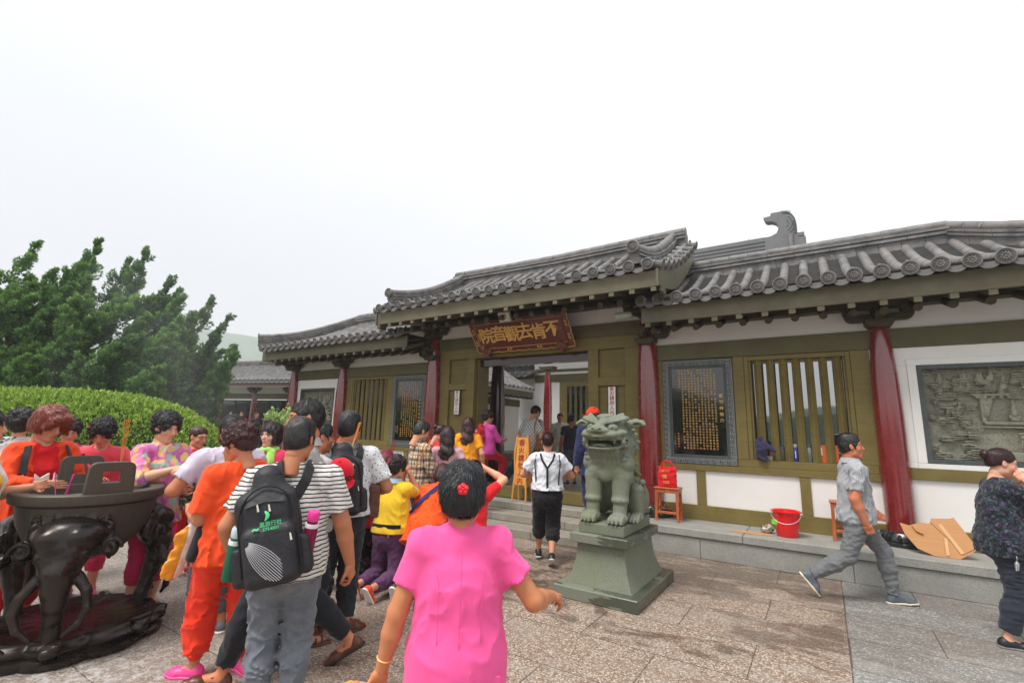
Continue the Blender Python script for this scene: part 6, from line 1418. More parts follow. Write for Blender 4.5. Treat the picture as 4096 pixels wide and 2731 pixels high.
def person(label, pos, a, res=.012, skin=SK, hair=('short', (24, 22, 22)), top=None, bottom=None, shoes=None, curlL=.35, curlR=.35, group=None, eyes=True, hscale=1.0, hhead=1.0, handsrc=None, only=None, rz=None, **kw):
    B = Body(**kw); h = B.h; x, y, z = pos; brg = math.atan2(-x, y); RZ = brg+math.radians(a) if rz is None else rz
    root = empty('person', pos, RZ, label, 'person', group); B.root = root
    def fold(amp, sc, zs, seed):
        def f(P):
            Q = P*np.array([1, 1, zs], np.float32); Q = np.stack([Q[..., 0]+.35*Q[..., 2], Q[..., 1], Q[..., 2]-.25*Q[..., 0]], -1); a_ = 1-np.abs(_n3(Q, sc*2.3, seed)); b_ = 1-np.abs(_n3(Q, sc*4.6, seed+7)); m_ = .5+.5*_n3(P, 5, seed+11)
            return -amp*(1.25*np.maximum(a_, 0)**3+.16*np.maximum(b_, 0)**3-.45)*(.45+.75*np.clip(m_, 0, 1))
        return f
    sd = int(abs(x*37+y*91)*10) % 97
    # body: torso and limbs, head and hands welded into one mesh
    lo, hi = B.bounds(); S = Sdf(lo, hi, max(res, .011)); B.torso(S, -.016); B.arms(S, 0); 
    B.legs(S, -.004 if bottom else 0)
    S.cone(B.Nb-B.upc*.02*h, B.H-B.HR@np.array([0, .03, .09])*B.hs, (.034 if B.male else .030)*h, (.032 if B.male else .028)*h, .02)
    for K, A, Rf in B.feet: S.cone(K+(A-K)*.20-Rf[:, 1]*.010*h, K+(A-K)*.5-Rf[:, 1]*.004*h, .030*h, .024*h, .02); S.cone(A-Rf[:, 2]*.02*h, A+Rf@np.array([0, .075*h, -.032*h]), .022*h, .015*h, .02)
    parts = []; V, F = S.mesh(); cols = [np.ones((len(V), 3), np.float32)]; parts.append((V, F))
    hres = .0055 if res <= .0125 else (.007 if res < .018 else .010); HV, HF, HC = head_mesh(hres, B.male); hs = B.hs*hhead
    tf = lambda V, R=B.HR, c=B.H, s_=hs: V*s_@R.T+c
    parts.append((tf(HV), HF)); cols.append(HC); 
    for i, (E, W, cu, right) in enumerate(((B.EL, B.WL, curlL, False), (B.ER, B.WR, curlR, True))):
        hv, hf = hand_mesh(cu, .0048 if res <= .0125 else .007, right); d = W-E
        pn = (handsrc or {}).get('R' if right else 'L')
        if pn is None: pn = np.array([(-1. if right else 1.), .35, 0.]) if (W[2] < B.SL[2]-.25*h) else -B.fw*0+np.array([(-1. if right else 1.)*1.0, .2, .2])
        Rm = basis(-unit(d), pn); hsc = h/1.7*(1.0 if B.male else .92); v = hv*hsc@Rm.T+W; parts.append((v, hf)); c = np.ones((len(v), 3), np.float32)*np.array([1, .93, .92]); cols.append(c)
    Vb, Fb = merge(parts); me = np_mesh('body', Vb, Fb, np.concatenate(cols)); link_mesh('body', me, skin_mat(skin), root)
    # eyes and brows only where the face shows
    if eyes:
        for s_ in (-1, 1):
            e = MB(); c = Vector(tf(np.array([[s_*.030, .0855, .0085]]))[0]); Rm = B.HR; u, f, w = Vector(Rm[:, 0]), Vector(Rm[:, 1]), Vector(Rm[:, 2])
            e.lathe([(0, -.001), (.0105*hs, -.001), (.0085*hs, .0015), (0, .002)], c, 12, 0, ax=(u, w*.42, f), cap=False); e.lathe([(0, .0014), (.0052*hs, .0014), (.003, .0030), (0, .0032)], c, 10, 1, ax=(u, w*.85, f), cap=False)
            lid = [Vector(tf(np.array([[s_*.030+q*.0125, .0868-.9*(q*.0125)**2*30, .0085+.0046*(1-q*q)]]))[0]) for q in np.linspace(-1, 1, 7)]; e.tube(lid, .0013*hs, 5, mi=1)
            e.build('eye', [simple('eye_white', srgb(216, 208, 200), .3) if 'ew' not in MC else MC['ew'], MC.setdefault('eb', simple('eye_dark', srgb(24, 16, 14), .2))], root)
            b = MB(); pts = [Vector(tf(np.array([[s_*(.014+.034*q), .0905-.016*q*q, .0265+.006*math.sin(PI*q*.8)]]))[0]) for q in np.linspace(0, 1, 6)]; b.tube(pts, [.0016, .0026, .0026, .0022, .0016, .0008], 5); b.build('eyebrow', MC.setdefault('brow', simple('brow_dark', srgb(40, 30, 28), .8)), root)
    if hair:
        st_, hc = hair[:2]; hr_ = .0065 if res <= .0125 else .009; hv, hf = hair_mesh(st_, hr_, hair[2] if len(hair) > 2 else 0); k = hscale
        cv, cf4, cf3 = hair_cards(st_, hr_, hair[2] if len(hair) > 2 else 0, hv, hf); av = np.concatenate([hv, cv]); me = np_mesh('hair', tf((av-np.array([0, -.01, .03]))*k+np.array([0, -.01, .03])), [hf, cf4+len(hv), cf3+len(hv)]); link_mesh('hair', me, hair_mat(hc, st_ == 'curly', .5 if st_ == 'curly' else .35), root)
    # lower garment
    if bottom:
        kind, mat, o = bottom[0], bottom[1], (bottom[2] if len(bottom) > 2 else {}); g = o.get('g', .012); t1 = o.get('t', .93); S = Sdf(lo, hi, res)
        if kind in ('trousers', 'shorts'):
            nz_ = fold(o.get('fold', .010), o.get('fs', 11), 1.7, sd); B.torso_done = True; Rh = np.stack([B.hrt, np.cross(B.up, B.hrt), B.up], 1)
            S.ell(B.P+B.up*.01*h, np.array([.100*B.fat, .074*B.fat, .085])*h*(1 if B.male else 1.04)+g, .04, Rh); S.ell(B.P-B.fw*.028*h-np.array([0, 0, .03*h]), np.array([.086*B.fat, .060*B.fat, .066])*h+g, .04, Rh)
            B.legs(S, g, t1, .035, cut=True, flare=o.get('flare', 1.2), knee=o.get('knee', 1.1), rt=o.get('rt', 1.0)); S.warp(nz_); S.plane(B.P+B.up*o.get('top', .05)*h, B.up)
            if o.get('cuff'): 
                for K, A, Rf in B.feet: e = K+(A-K)*(2*t1-1); S.cone(e-(A-K)*.04, e+(A-K)*.015, .030*h, .029*h, .006)
        elif kind == 'skirt':
            zt = B.P; S.cone(B.P+B.up*.07*h, np.array([B.P[0], B.P[1]-.0, max(.1, B.P[2]-o.get('len', .22)*h)]), .074*h*B.fat+g, (.098+o.get('fl', .02))*h+g, .03, flat=1.25, side=B.hrt, cut=True); S.warp(fold(.010, 16, .3, sd)); S.plane(B.P+B.up*.085*h, B.up)
        sdf_obj(o.get('name', kind), S, mat, root)
    # upper garment
    tops = [] if not top else (top if isinstance(top, list) else [top])
    for ti, tp in enumerate(tops):
        mat, o = tp[0], (tp[1] if len(tp) > 1 else {}); S = None; g = o.get('g', .010); t1 = o.get('t', .32); S = Sdf(lo, hi, res); nz_ = fold(o.get('fold', .009), o.get('fs', 13), .75, sd+3)
        B.torso(S, g, .045, hips=False); hg = g+o.get('hg', .012)
        if o.get('hem', -.03) < .06: Rh = np.stack([B.hrt, np.cross(B.up, B.hrt), B.up], 1); S.ell(B.P+B.up*.005*h, np.array([.100*B.fat, .072*B.fat, .095])*h*(1 if B.male else 1.04)+hg, .05, Rh); S.ell(B.P-B.fw*.03*h-B.up*.012*h, np.array([.084*B.fat, .060*B.fat, .075])*h+hg, .05, Rh)
        hem = o.get('hem', -.03)
        if o.get('hem', -.03) < -.06:
            L = -hem; S.cone(B.P, B.P-B.up*L*h if o.get('dress') is None else np.array([B.P[0], B.P[1], B.P[2]-L*h]), .078*h*B.fat+g, (.084+o.get('fl', .01))*h*B.fat+g, .04, flat=1.28, side=B.hrt)
        if hem < .06 and not o.get('dress'): L_ = B.P+B.up*(min(hem, .0)-.0)*h; S.cone(B.Ch-B.upc*.02*h, L_, .070*h*B.fat+g, .078*h*B.fat+g+.004, .05, flat=1.30, side=B.rt)
        B.arms(S, o.get('ag', g*.9), t1, .03, cut=True, flare=o.get('flare', 1.3)); 
        if o.get('puff'): 
            for q in (B.SL, B.SR): S.ell(q+B.upc*.012*h, .041*h, .02)
        S.cone(B.Nb-B.upc*.03*h, B.Nb+B.upc*o.get('neck', .012)*h, .052*h, .040*h, .02, cut=True)
        if o.get('vneck'): S.cone(B.Nb+B.tf*.10*h-B.upc*.11*h*o['vneck'], B.Nb+B.tf*.05*h+B.upc*.03*h, .010, .052*h, .01, op='s'); 
        S.ell(B.Nb+B.upc*(.036+o.get('nk', 0))*h+B.tf*.012*h, np.array([.041, .046, .034])*h*o.get('nr', 1), .008, np.stack([B.rt, B.tf, B.upc], 1), op='s')
        if o.get('open'): Rb = np.stack([B.rt, B.tf, B.upc], 1); S.rbox(B.Ch+B.tf*.11*h-B.upc*.05*h, (o['open'], .10, .40), .02, .01, Rb, op='s')
        S.warp(nz_)
        hp_ = B.P+B.up*hem*h if o.get('dress') is None else np.array([0, 0, B.P[2]+hem*h]); S.plane(hp_, -B.up if o.get('dress') is None else (0, 0, -1))
        sdf_obj(o.get('name', 'shirt'), S, mat, root)
        if o.get('collar'):
            c = MB(); cc = B.Nb+B.upc*.004*h; Rb = np.stack([B.rt, B.tf, B.upc], 1); n = 22; Vv = []; r0 = .040*h
            for (rr, zz, th) in ((r0*.98, .022*h, 0), (r0*1.30, -.004*h, 0), (r0*1.36, -.006*h, 0), (r0*1.06, .024*h, 0)):
                for j in range(n+1):
                    t = PI/2+.22+(2*PI-.44)*j/n; dp = -.030*h*max(0, math.sin(t))**3 if zz < .01 else -.006*h*max(0, math.sin(t)); Vv.append(cc+Rb@np.array([rr*1.05*math.cos(t), rr*1.12*math.sin(t)+(.006*h if zz < .01 and math.sin(t) > 0 else 0), zz+dp]))
            c.add(Vv, [(a_*(n+1)+j, a_*(n+1)+j+1, ((a_+1) % 4)*(n+1)+j+1, ((a_+1) % 4)*(n+1)+j) for a_ in range(4) for j in range(n)]); c.build('collar', o['collar'] if not isinstance(o['collar'], int) else mat, root)
    if shoes:
        kind, mat = shoes[0], shoes[1]; mats = [mat, shoes[2] if len(shoes) > 2 else plastic((236, 232, 222), .5)]
        for i, (K, A, Rf) in enumerate(B.feet):
            base = A-Rf[:, 2]*.048*h; L = .150*h; S = Sdf(base-.22, base+.22, .006 if res <= .0125 else .009); P = lambda x_, y_, z_: base+Rf@np.array([x_, y_, z_])*h/1.62
            S.cone(P(0, -.035, .030), P(0, .12, .026), .034, .030, .02, flat=1.12, side=Rf[:, 0]); S.cone(P(0, .10, .024), P(.0, .165, .018), .032, .018, .02, flat=1.35, side=Rf[:, 0]); S.cone(P(0, -.02, .05), P(0, .03, .075 if kind == 'sneaker' else .055), .034, .030, .02)
            if kind == 'sneaker': S.cone(P(0, -.01, .066), P(0, .095, .046), .040, .034, .015)
            S.plane(P(0, 0, .010), -Rf[:, 2]); 
            if kind in ('flat', 'slip'): S.cone(P(0, .005, .075), P(0, .055, .072), .030, .020, .008, op='s')
            if kind == 'sandal': [S.rbox(P(0, y_, .045), (.06, .014, .03), .004, .004, R=Rf, op='s') for y_ in (.01, .055, .10)]; S.cone(P(0, .15, .04), P(0, .2, .03), .03, .03, .003, op='s')
            V1, F1 = S.mesh(); S2 = Sdf(base-.22, base+.22, .006 if res <= .0125 else .009); S2.cone(P(0, -.040, .010), P(0, .115, .010), .036, .042, .01, flat=1.0); S2.cone(P(0, .10, .010), P(0, .165, .010), .040, .026, .02); S2.plane(P(0, 0, .018), Rf[:, 2]); S2.plane(P(0, 0, 0), -Rf[:, 2])
            V2, F2 = S2.mesh(); V_, F_ = merge([(V1, F1), (V2, F2)]); me = np_mesh('shoe', V_, F_, None, np.concatenate([np.zeros(len(F1)), np.ones(len(F2))])); link_mesh('shoe', me, mats, root)
    PEOPLE.append(root); return B
def W2(B, p): return tuple((B.root.location+Matrix.Rotation(B.root.rotation_euler.z, 3, 'Z') @ Vector(p)))
def strap(B, name, pts, mat, w=.02, th=.006, parent=None):
    """flat band through body-local points, pushed slightly outwards"""
    b = MB(); P = [Vector(p) for p in pts]; V = []; F = []
    # resample
    Q = []
    for a_, c in zip(P[:-1], P[1:]):
        for t in (0, .25, .5, .75): Q.append(a_.lerp(c, t))
    Q.append(P[-1]); P = Q
    c0 = Vector(B.Ch)
    for i, p in enumerate(P):
        t = (P[min(i+1, len(P)-1)]-P[max(i-1, 0)]).normalized(); o = (p-c0); o.z *= .2; o = (o-t*o.dot(t)).normalized(); s_ = t.cross(o)
        V += [p+s_*w/2-o*th, p-s_*w/2-o*th, p-s_*w/2+o*th, p+s_*w/2+o*th]
    for i in range(len(P)-1):
        for j in range(4): F.append((i*4+j, i*4+(j+1) % 4, (i+1)*4+(j+1) % 4, (i+1)*4+j))
    F += [(0, 1, 2, 3), tuple(4*(len(P)-1)+j for j in (3, 2, 1, 0))]; b.add(V, F); return b.build(name, mat, parent or B.root, smooth=True)
def around(B, u, v, off=0.0, back=True):
    """point on the torso surface: u right (-1..1 of half width), v 0 pelvis..1 shoulder, front or back"""
    h = B.h; L = B.P+(B.Sc-B.P)*v; wx = (.118 if v > .75 else .105)*h*B.fat; dpt = (.075+.01*math.sin(PI*v))*h*B.fat*math.sqrt(max(.15, 1-u*u*.8)); ax = B.tf if v > .5 else np.cross(B.up, B.hrt); rt = B.rt if v > .5 else B.hrt
    if not back and not B.male and .45 < v < .85: dpt += .03*h
    return L+rt*(u*wx)+ax*((-1 if back else 1)*(dpt+off))
def incense(B_or_none, base, d, n, L, label, spread=.03, col=((232, 146, 50), (240, 190, 100)), r=.0025, group='bundles of incense sticks held up by worshippers'):
    o = empty('incense_sticks', base, 0, label, 'incense', group); d = Vector(d).normalized(); s = d.cross(Vector((0, 0, 1))).normalized(); mt = simple('incense', srgb(*col[0]), .7); mt2 = simple('incense_tip', srgb(*col[1]), .7)
    for i in range(n):
        q = (i-(n-1)/2)/max(1, n-1)*2; e = d+s*q*spread+Vector((0, 0, random.uniform(-.01, .01))); b0 = s*q*.006; b = MB(); b.tube([b0, b0+e*L*.35], r*.8, 5); b.mi = 1; b.tube([b0+e*L*.35, b0+e*L], r, 5); b.build('stick', [mt2, mt], o)
    return o
# ------------------------------------------------------------------ the crowd
BK_ = (22, 20, 20); m_cblack = cloth((30, 30, 33)); m_cblack2 = cloth((40, 41, 45), fs=18); m_brownlth = simple('brown_leather', srgb(92, 52, 36), .35, .15, 20); m_blk_strap = cloth((34, 34, 36), rough=.7)
def HN(n): return dict(L=(0, n, .1), R=(0, n, .1))
def place(px): return px
# --- foreground
redtee = cloth((214, 30, 40))
PD = person('woman with black hair seen from behind near the hedge, grey and white patterned top', (-6.54, 1.34, 0), -15, res=.014, h=1.65, hair=('curly', BK_, 3), hscale=1.05, top=(cloth((196, 196, 192), 'floral', pal=((70, 74, 80), (220, 220, 214), (120, 124, 130)), ps=20), {'nr': 1.2}), bottom=('trousers', cloth((70, 70, 76))), shoes=('flat', plastic((60, 50, 50))), eyes=False, hl=(-.08, .3, 1.2), hr=(.08, .3, 1.2))
PB_ = person('young woman with red-brown fringe in orange cardigan, looking down at the incense burner', (-5.50, 1.28, 0), 198, res=.0115, h=1.65, skin=(200, 142, 112), hair=('swept', (118, 50, 30)), hscale=1.1, hhead=1.06, head=(18, -24), stoop=6,
    top=[(cloth((222, 30, 36)), {'g': .006, 'nr': 1.15, 'vneck': .55}), (cloth((244, 78, 34)), {'g': .018, 't': .86, 'open': .085, 'nr': 1.5, 'hem': -.10, 'fold': .014})], bottom=('trousers', cloth((204, 22, 30)), {'cuff': 1, 't': .9}), shoes=('flat', plastic((150, 60, 60))), hl=(-.02, .30, 1.04), hr=(.05, .32, 1.07), pl=(-.9, -.3, -.6), pr_=(.9, -.3, -.6), curlL=.15, curlR=.15, handsrc=dict(L=(0, -1, 0), R=(0, -1, 0)))
for s in (-1, 1): strap(PB_, 'backpack_strap', [around(PB_, s*.62, .98, .03, False)+np.array([0, -.05, .03]), around(PB_, s*.72, .85, .035, False), around(PB_, s*.85, .6, .035, False), around(PB_, s*1.0, .4, .02, False)], m_blk_strap, .045, .004)
for s in (-1, 1):
    b = MB(); c = Vector(around(PB_, s*.34, .50, .022, False)); b.prism([(c.x+x*.05, c.z+z*.05) for x, z in ((-1.2, .9), (-.2, .2), (.5, .9), (.5, -.2), (1.3, -.6), (-1.3, -.6))], c.y-.01, c.y+.012); b.build('white_star_print', m_signw, PB_.root)
b = MB(); b.tube([tuple(PB_.Nb+PB_.HR@np.array([.055*math.cos(t), .02+.06*math.sin(t)*0+.055, -.03-.10*math.sin(t)])) for t in np.linspace(0, PI, 14)], .003, 5); b.build('silver_necklace', simple('silver', srgb(216, 216, 216), .25, metal=.8), PB_.root)
PC = person('woman in magenta and printed top behind the red-haired woman, holding an orange incense box', (-6.60, 1.72, 0), 165, res=.014, h=1.56, hair=('curly', BK_, 2), top=(cloth((204, 34, 110), 'floral', pal=((224, 40, 120), (40, 44, 110), (230, 200, 90), (200, 40, 60), (240, 240, 230)), ps=16, r0=.4), {'t': .3}), bottom=('trousers', m_cblack), shoes=('flat', plastic((200, 60, 120))), hl=(.02, .34, 1.18), hr=(.03, .34, 1.24), head=(20, -20), curlL=.9, curlR=.7)
pk = person  # alias kept short
ib = MB(); ib.prism([(.035*math.cos(k*PI/3), .035*math.sin(k*PI/3)) for k in range(6)], -.10, .10, 'xy'); o = ib.build('incense_box', simple('orange_box_card', srgb(214, 92, 40), .5), None, bevel=.002); o.location = W2(PC, (-.16, .38, 1.22)); o.rotation_euler = (.35, -.3, 0); tag(o, 'orange six-sided incense box held up by the woman in magenta', 'box')
incense(None, W2(PC, (-.16, .36, 1.2)), (.62, .25, .75), 3, .32, 'dark red incense sticks held by the woman in magenta behind', .04, ((150, 30, 44), (170, 40, 60)))
PDD = person('person in white blouse with yellow flowers at the very left edge, only a shoulder showing', (-4.80, .80, 0), -100, res=.012, h=1.63, hair=('bob', BK_), eyes=False, top=(cloth((226, 226, 228), 'floral', pal=((226, 226, 228), (236, 190, 70), (226, 226, 228), (222, 120, 60), (120, 170, 110), (226, 226, 228)), ps=9, r0=.42), {'t': .40, 'g': .02, 'puff': 1, 'fold': .016, 'flare': 2.0}), bottom=('trousers', cloth((60, 62, 60), 'floral', pal=((60, 62, 60), (200, 200, 190)), ps=30)), shoes=('flat', plastic((70, 60, 60))), hr=(.30, .02, .86), hl=(-.1, .3, 1.1))
PE = person('curly-haired woman in coral tee bowing with incense sticks between the burner handles', (-5.83, 1.79, 0), 172, res=.0115, h=1.60, skin=(204, 140, 112), hair=('curly', BK_, 5), hscale=1.02, head=(-6, -34), stoop=18, lean=4, top=(cloth((238, 84, 100)), {'t': .28, 'nr': 1.2}), bottom=('trousers', cloth((206, 50, 90)), {'t': .8}), shoes=('flat', plastic((214, 60, 120), .4), plastic((60, 60, 130), .4)), hl=(-.20, .30, 1.16), hr=(-.02, .30, 1.02), pl=(-1, -.2, -.6), pr_=(1, -.2, -.6), curlL=.75, curlR=.75)
strap(PE, 'brown_strap', [around(PE, .55, 1.0, .02, False), around(PE, .45, .85, .03, False), around(PE, .2, .6, .045, False), around(PE, -.2, .35, .04, False)], m_brownlth, .03, .004)
MB().lathe([(.0, -.004), (.035, 0), (.0, .004)], tuple(PE.Ch+PE.tf*.125), 8).build('blue_print', simple('blue_print_ink', srgb(60, 90, 160), .6), PE.root)
incense(None, W2(PE, (-.19, .33, 1.20)), (.22, -.08, 1), 4, .40, 'orange incense sticks held up by the woman in coral tee', .035)
incense(None, W2(PE, (.05, .33, 1.02)), (-.5, -.2, .16), 3, .34, 'pale yellow incense sticks pointing left in front of the coral tee', .05, ((222, 170, 80), (232, 190, 110)))
PF = person('curly-haired woman in pink and purple floral blouse looking down at her hands', (-5.04, 1.98, 0), 205, res=.0105, h=1.64, skin=(222, 168, 138), hair=('curly', (30, 26, 26), 8), hscale=1.0, hhead=1.07, head=(10, -16), top=(cloth((208, 120, 170), 'floral', pal=((206, 110, 170), (226, 170, 110), (170, 110, 190), (214, 190, 150), (226, 130, 180), (160, 190, 170), (236, 200, 120), (198, 90, 160)), ps=17, r0=.60, ws=5), {'t': .56, 'hem': -.10, 'g': .014, 'nr': 1.2, 'fold': .012}), bottom=('trousers', cloth((206, 44, 92)), {'t': .80}), shoes=('flat', plastic((150, 176, 186), .5)), hl=(-.01, .34, 1.16), hr=(.03, .33, 1.18), pl=(-.9, -.5, -.5), pr_=(.9, -.5, -.5), curlL=.55, curlR=.5, handsrc=dict(L=(0, -.3, -1), R=(0, -.3, -1)))
for A_, W_ in ((PF.EL, PF.WL),):
    d = Vector(W_-A_).normalized(); u = d.cross(Vector((0, 0, 1))).normalized(); v = d.cross(u); MB().lathe([(.031, -.009), (.034, -.008), (.034, .008), (.031, .009)], tuple(Vector(W_)-d*.03), 18, ax=(u, v, d)).build('watch_strap', m_brownlth, PF.root); MB().lathe([(.029, -.006), (.033, 0), (.029, .006)], tuple(Vector(W_)-d*.005), 18, ax=(u, v, d)).build('bracelet', MC.setdefault('slv', simple('steel_bracelet', srgb(206, 206, 206), .2, metal=.8)), PF.root)
bagF = bag(W2(PF, (-.24, .16, .80)), .9, .20, .24, .08, cloth((60, 50, 48), 'floral', pal=((46, 40, 42), (150, 130, 70), (60, 110, 80), (170, 40, 50), (200, 190, 160)), ps=45, r0=.5), 'dark embroidered handbag hanging from the arm of the woman in floral blouse', .10, 'handbag')
PG = person('woman in red top with white shoulder stripes, half hidden behind the floral blouse', (-5.80, 2.60, 0), 190, res=.014, h=1.52, hair=('bun', (60, 34, 26)), head=(30, -14), top=(cloth((206, 22, 32)), {'t': .3}), bottom=('trousers', cloth((196, 22, 34)), {'t': .9}), shoes=('flat', plastic((190, 30, 50), .5)), hl=(-.18, .25, 1.0), hr=(.10, .25, 1.0))
for k in range(3): strap(PG, 'shoulder_stripe', [tuple(PG.SL+np.array([-.03+.0*k, .03-.018*k, .055])), tuple(PG.SL+np.array([-.075, .03-.018*k, .02])), tuple(PG.SL+np.array([-.095, .03-.018*k, -.05]))], m_signw, .007, .003)
bg2 = bag(W2(PG, (-.30, .27, .62)), .4, .30, .36, .10, cloth((214, 30, 52), fs=9), 'red and yellow cloth carrier bag held by the woman in red', .12, 'carrier_bag')
MB().box(-.152, .152, -.058, .058, .0, .14).build('yellow_panel', cloth((214, 178, 50)), bg2, bevel=.01); text_mesh('來旺良品', .055, m_cblack, 'lettering', bg2, (0, -.062, .09), (PI/2, 0, 0), .001)
PH_ = person('woman with brown curls and magenta sleeves, hidden behind the man in pale tee', (-5.62, 2.86, 0), -50, res=.014, h=1.50, hair=('curly', (96, 56, 44), 6), eyes=False, top=(cloth((214, 34, 130)), {'t': .9}), bottom=('trousers', m_cblack), shoes=('flat', plastic((140, 50, 90))))
PI_ = person('man in pale lavender tee seen from behind, brown strap over his shoulder', (-4.07, 2.08, 0), 8, res=.0125, male=True, h=1.63, fat=1.08, skin=SKT, hair=('short', BK_, 4), eyes=False, head=(20, -20), top=(cloth((206, 200, 218), 'dots', (190, 182, 206), ps=130), {'t': .33, 'g': .018, 'fold': .012}), bottom=('trousers', cloth((80, 80, 84))), shoes=('sandal', simple('grey_sandal', srgb(96, 96, 98), .6)), hl=(-.28, .22, 1.05), hr=(.2, .3, 1.1))
strap(PI_, 'brown_shoulder_strap', [around(PI_, -.25, 1.04, .03, False), around(PI_, -.2, 1.03, .0, True)+np.array([0, 0, .03]), around(PI_, -.1, .85, .03), around(PI_, .3, .55, .035), around(PI_, .8, .2, .03)], simple('tan_leather', srgb(160, 98, 40), .5), .045, .004)
PJ = person('woman in loose orange tee and orange-red trousers with pink shoes, seen from behind', (-3.37, 1.81, 0), 30, res=.010, h=1.57, fat=1.05, skin=(196, 134, 100), hair=('curly', (64, 34, 30), 9), eyes=False, head=(25, -20), twist=6, top=(cloth((248, 84, 36), fs=10), {'t': .42, 'g': .018, 'ag': .018, 'hem': -.075, 'nr': 1.25, 'fold': .014, 'flare': 2.2, 'zst': .4}), bottom=('trousers', cloth((246, 62, 34), fs=12, fold=.5), {'cuff': 1, 't': .91, 'g': .022, 'rt': 1.05, 'fold': .016, 'knee': 1.2}), shoes=('flat', plastic((240, 74, 150), .45), plastic((238, 96, 164), .5)), hl=(-.17, .25, 1.0), hr=(.10, .32, 1.08), fl=(-.09, .10, 0, 0, 28), side=-3, fr=(.12, -.12, 0, 0, -6), pl=(-.25, -.5, -1))
strap(PJ, 'crossbody_strap', [around(PJ, .50, 1.05, .01), around(PJ, .42, .96, .045), around(PJ, .1, .72, .052), around(PJ, -.30, .45, .056), around(PJ, -.85, .12, .058)], m_blk_strap, .018, .005)
sb = Sdf((-.1, -.1, -.13), (.1, .1, .16), .006); sb.rbox((0, 0, 0), (.055, .035, .11), .03, .01); o = sdf_obj('crossbody_pouch', sb, m_blk_strap, PJ.root); o.location = tuple(PJ.P+np.array([-.19, .02, .0])); o.rotation_euler = (0, .25, 0)
# printed plastic carrier with white and orange bands
SBG = Sdf((-.22, -.16, -.30), (.22, .16, .36), .008); SBG.cone((0, 0, .22), (0, 0, .06), .03, .085, .03, flat=1.2, side=(1, 0, 0)); SBG.cone((0, 0, .06), (.0, 0, -.18), .085, .055, .04, flat=1.35, side=(1, 0, 0)); SBG.warp(lambda P: .014*_n3(P, 24, 2)+.006*_n3(P, 60, 7))
tb = NT('printed_carrier_bag'); _x, _y, _z = tb.sepxyz(); _f = tb.math('ADD', _x, tb.math('MULTIPLY', _z, .35)); tb.set(color=tb.ramp(tb.math('ADD', _f, .5), [(0, srgb(238, 150, 34)), (.46, srgb(238, 236, 230)), (.545, srgb(240, 150, 30)), (.60, srgb(238, 236, 230))], 'CONSTANT'), rough=.35); tb.bump(tb.noise(22, 5), .5, .02)
o = sdf_obj('plastic_carrier_bag', SBG, tb.m); o.location = tuple(Vector(W2(PJ, (-.27, .22, .80)))+Vector(RH)*.10); o.scale = (.74, .45, .88); o.rotation_euler = (.1, .42, PJ.root.rotation_euler.z); tag(o, 'white and orange plastic carrier bag in the left hand of the woman in orange', 'bag')
PK = person('woman with glasses, dark bob and light green scarf', (-4.58, 2.72, 0), 150, res=.0115, h=1.58, skin=(226, 176, 150), hair=('bob', (38, 26, 26)), head=(-10, -2), top=(cloth((206, 50, 90)), {'t': .9, 'nr': 1.2}), bottom=('trousers', m_cblack), shoes=('flat', plastic((60, 50, 50))), hl=(-.05, .30, 1.12), hr=(.05, .30, 1.15))
g_ = MB(); 
for s in (-1, 1):
    c = PK.H+PK.HR@(np.array([s*.030, .098, .008])*PK.hs); u = Vector(PK.HR[:, 0]); w = Vector(PK.HR[:, 2]); f = Vector(PK.HR[:, 1]); g_.tube([Vector(c)+u*(.0195*math.cos(t))+w*(.0145*math.sin(t)) for t in np.linspace(0, 2*PI, 15)], .0013, 5); g_.tube([Vector(c)+u*(s*.0195), Vector(PK.H+PK.HR@np.array([s*.072, .02, .006]))], .0012, 4)
g_.build('glasses', MC.setdefault('slv', simple('steel_bracelet', srgb(206, 206, 206), .2, metal=.8)), PK.root)
SCF = Sdf(PK.Nb-.26, PK.Nb+.16, .008); h_ = PK.h
for t in np.linspace(0, 2*PI, 13)[:-1]: a_, b_ = t, t+2*PI/12; SCF.cone(PK.Nb+np.array([.062*math.cos(a_), .058*math.sin(a_)+.01, .012]), PK.Nb+np.array([.062*math.cos(b_), .058*math.sin(b_)+.01, .012]), .026, .026, .01)
for s in (-1, 1): SCF.cone(PK.Nb+np.array([s*.06, .06, .0]), PK.Nb+np.array([s*.035, .115, -.22]), .03, .04, .01, flat=1.4, side=(1, 0, 0))
SCF.warp(lambda P: .010*_n3(P*np.array([1, 1, .5], np.float32), 40, 2)); sdf_obj('green_scarf', SCF, cloth((170, 226, 110), fs=22), PK.root)
PL = person('girl with black hair and white top half hidden behind the woman in glasses', (-5.05, 2.98, 0), 175, res=.014, h=1.53, skin=(222, 170, 144), hair=('pony', BK_), head=(0, -20), top=(cloth((206, 204, 200)), {}), bottom=('trousers', cloth((60, 64, 80))), shoes=('flat', plastic((60, 50, 50))))
incense(None, tuple(Vector(W2(PK, (.22, .2, 1.42)))), (.05, 0, 1), 3, .22, 'orange incense sticks rising beside the girl with black hair', .03)
PM = person('tall man with receding dark hair in grey tee, striding left behind the man with backpack', (-3.02, 2.04, 0), 88, res=.0115, male=True, h=1.79, skin=(204, 128, 92), hair=('short', (26, 22, 22), 2), hscale=.97, head=(5, -4), top=(cloth((176, 174, 174)), {'t': .36, 'collar': 1, 'g': .016}), bottom=('trousers', cloth((36, 37, 42)), {'t': .95}), shoes=('flat', m_brownlth, plastic((40, 28, 24), .5)), fl=(-.05, .34, 0, 10, 0), fr=(.06, -.40, .07, -28, -10), hip=.50*1.79, hl=(-.2, .2, .95), hr=(.22, -.1, .9))
sboot = None
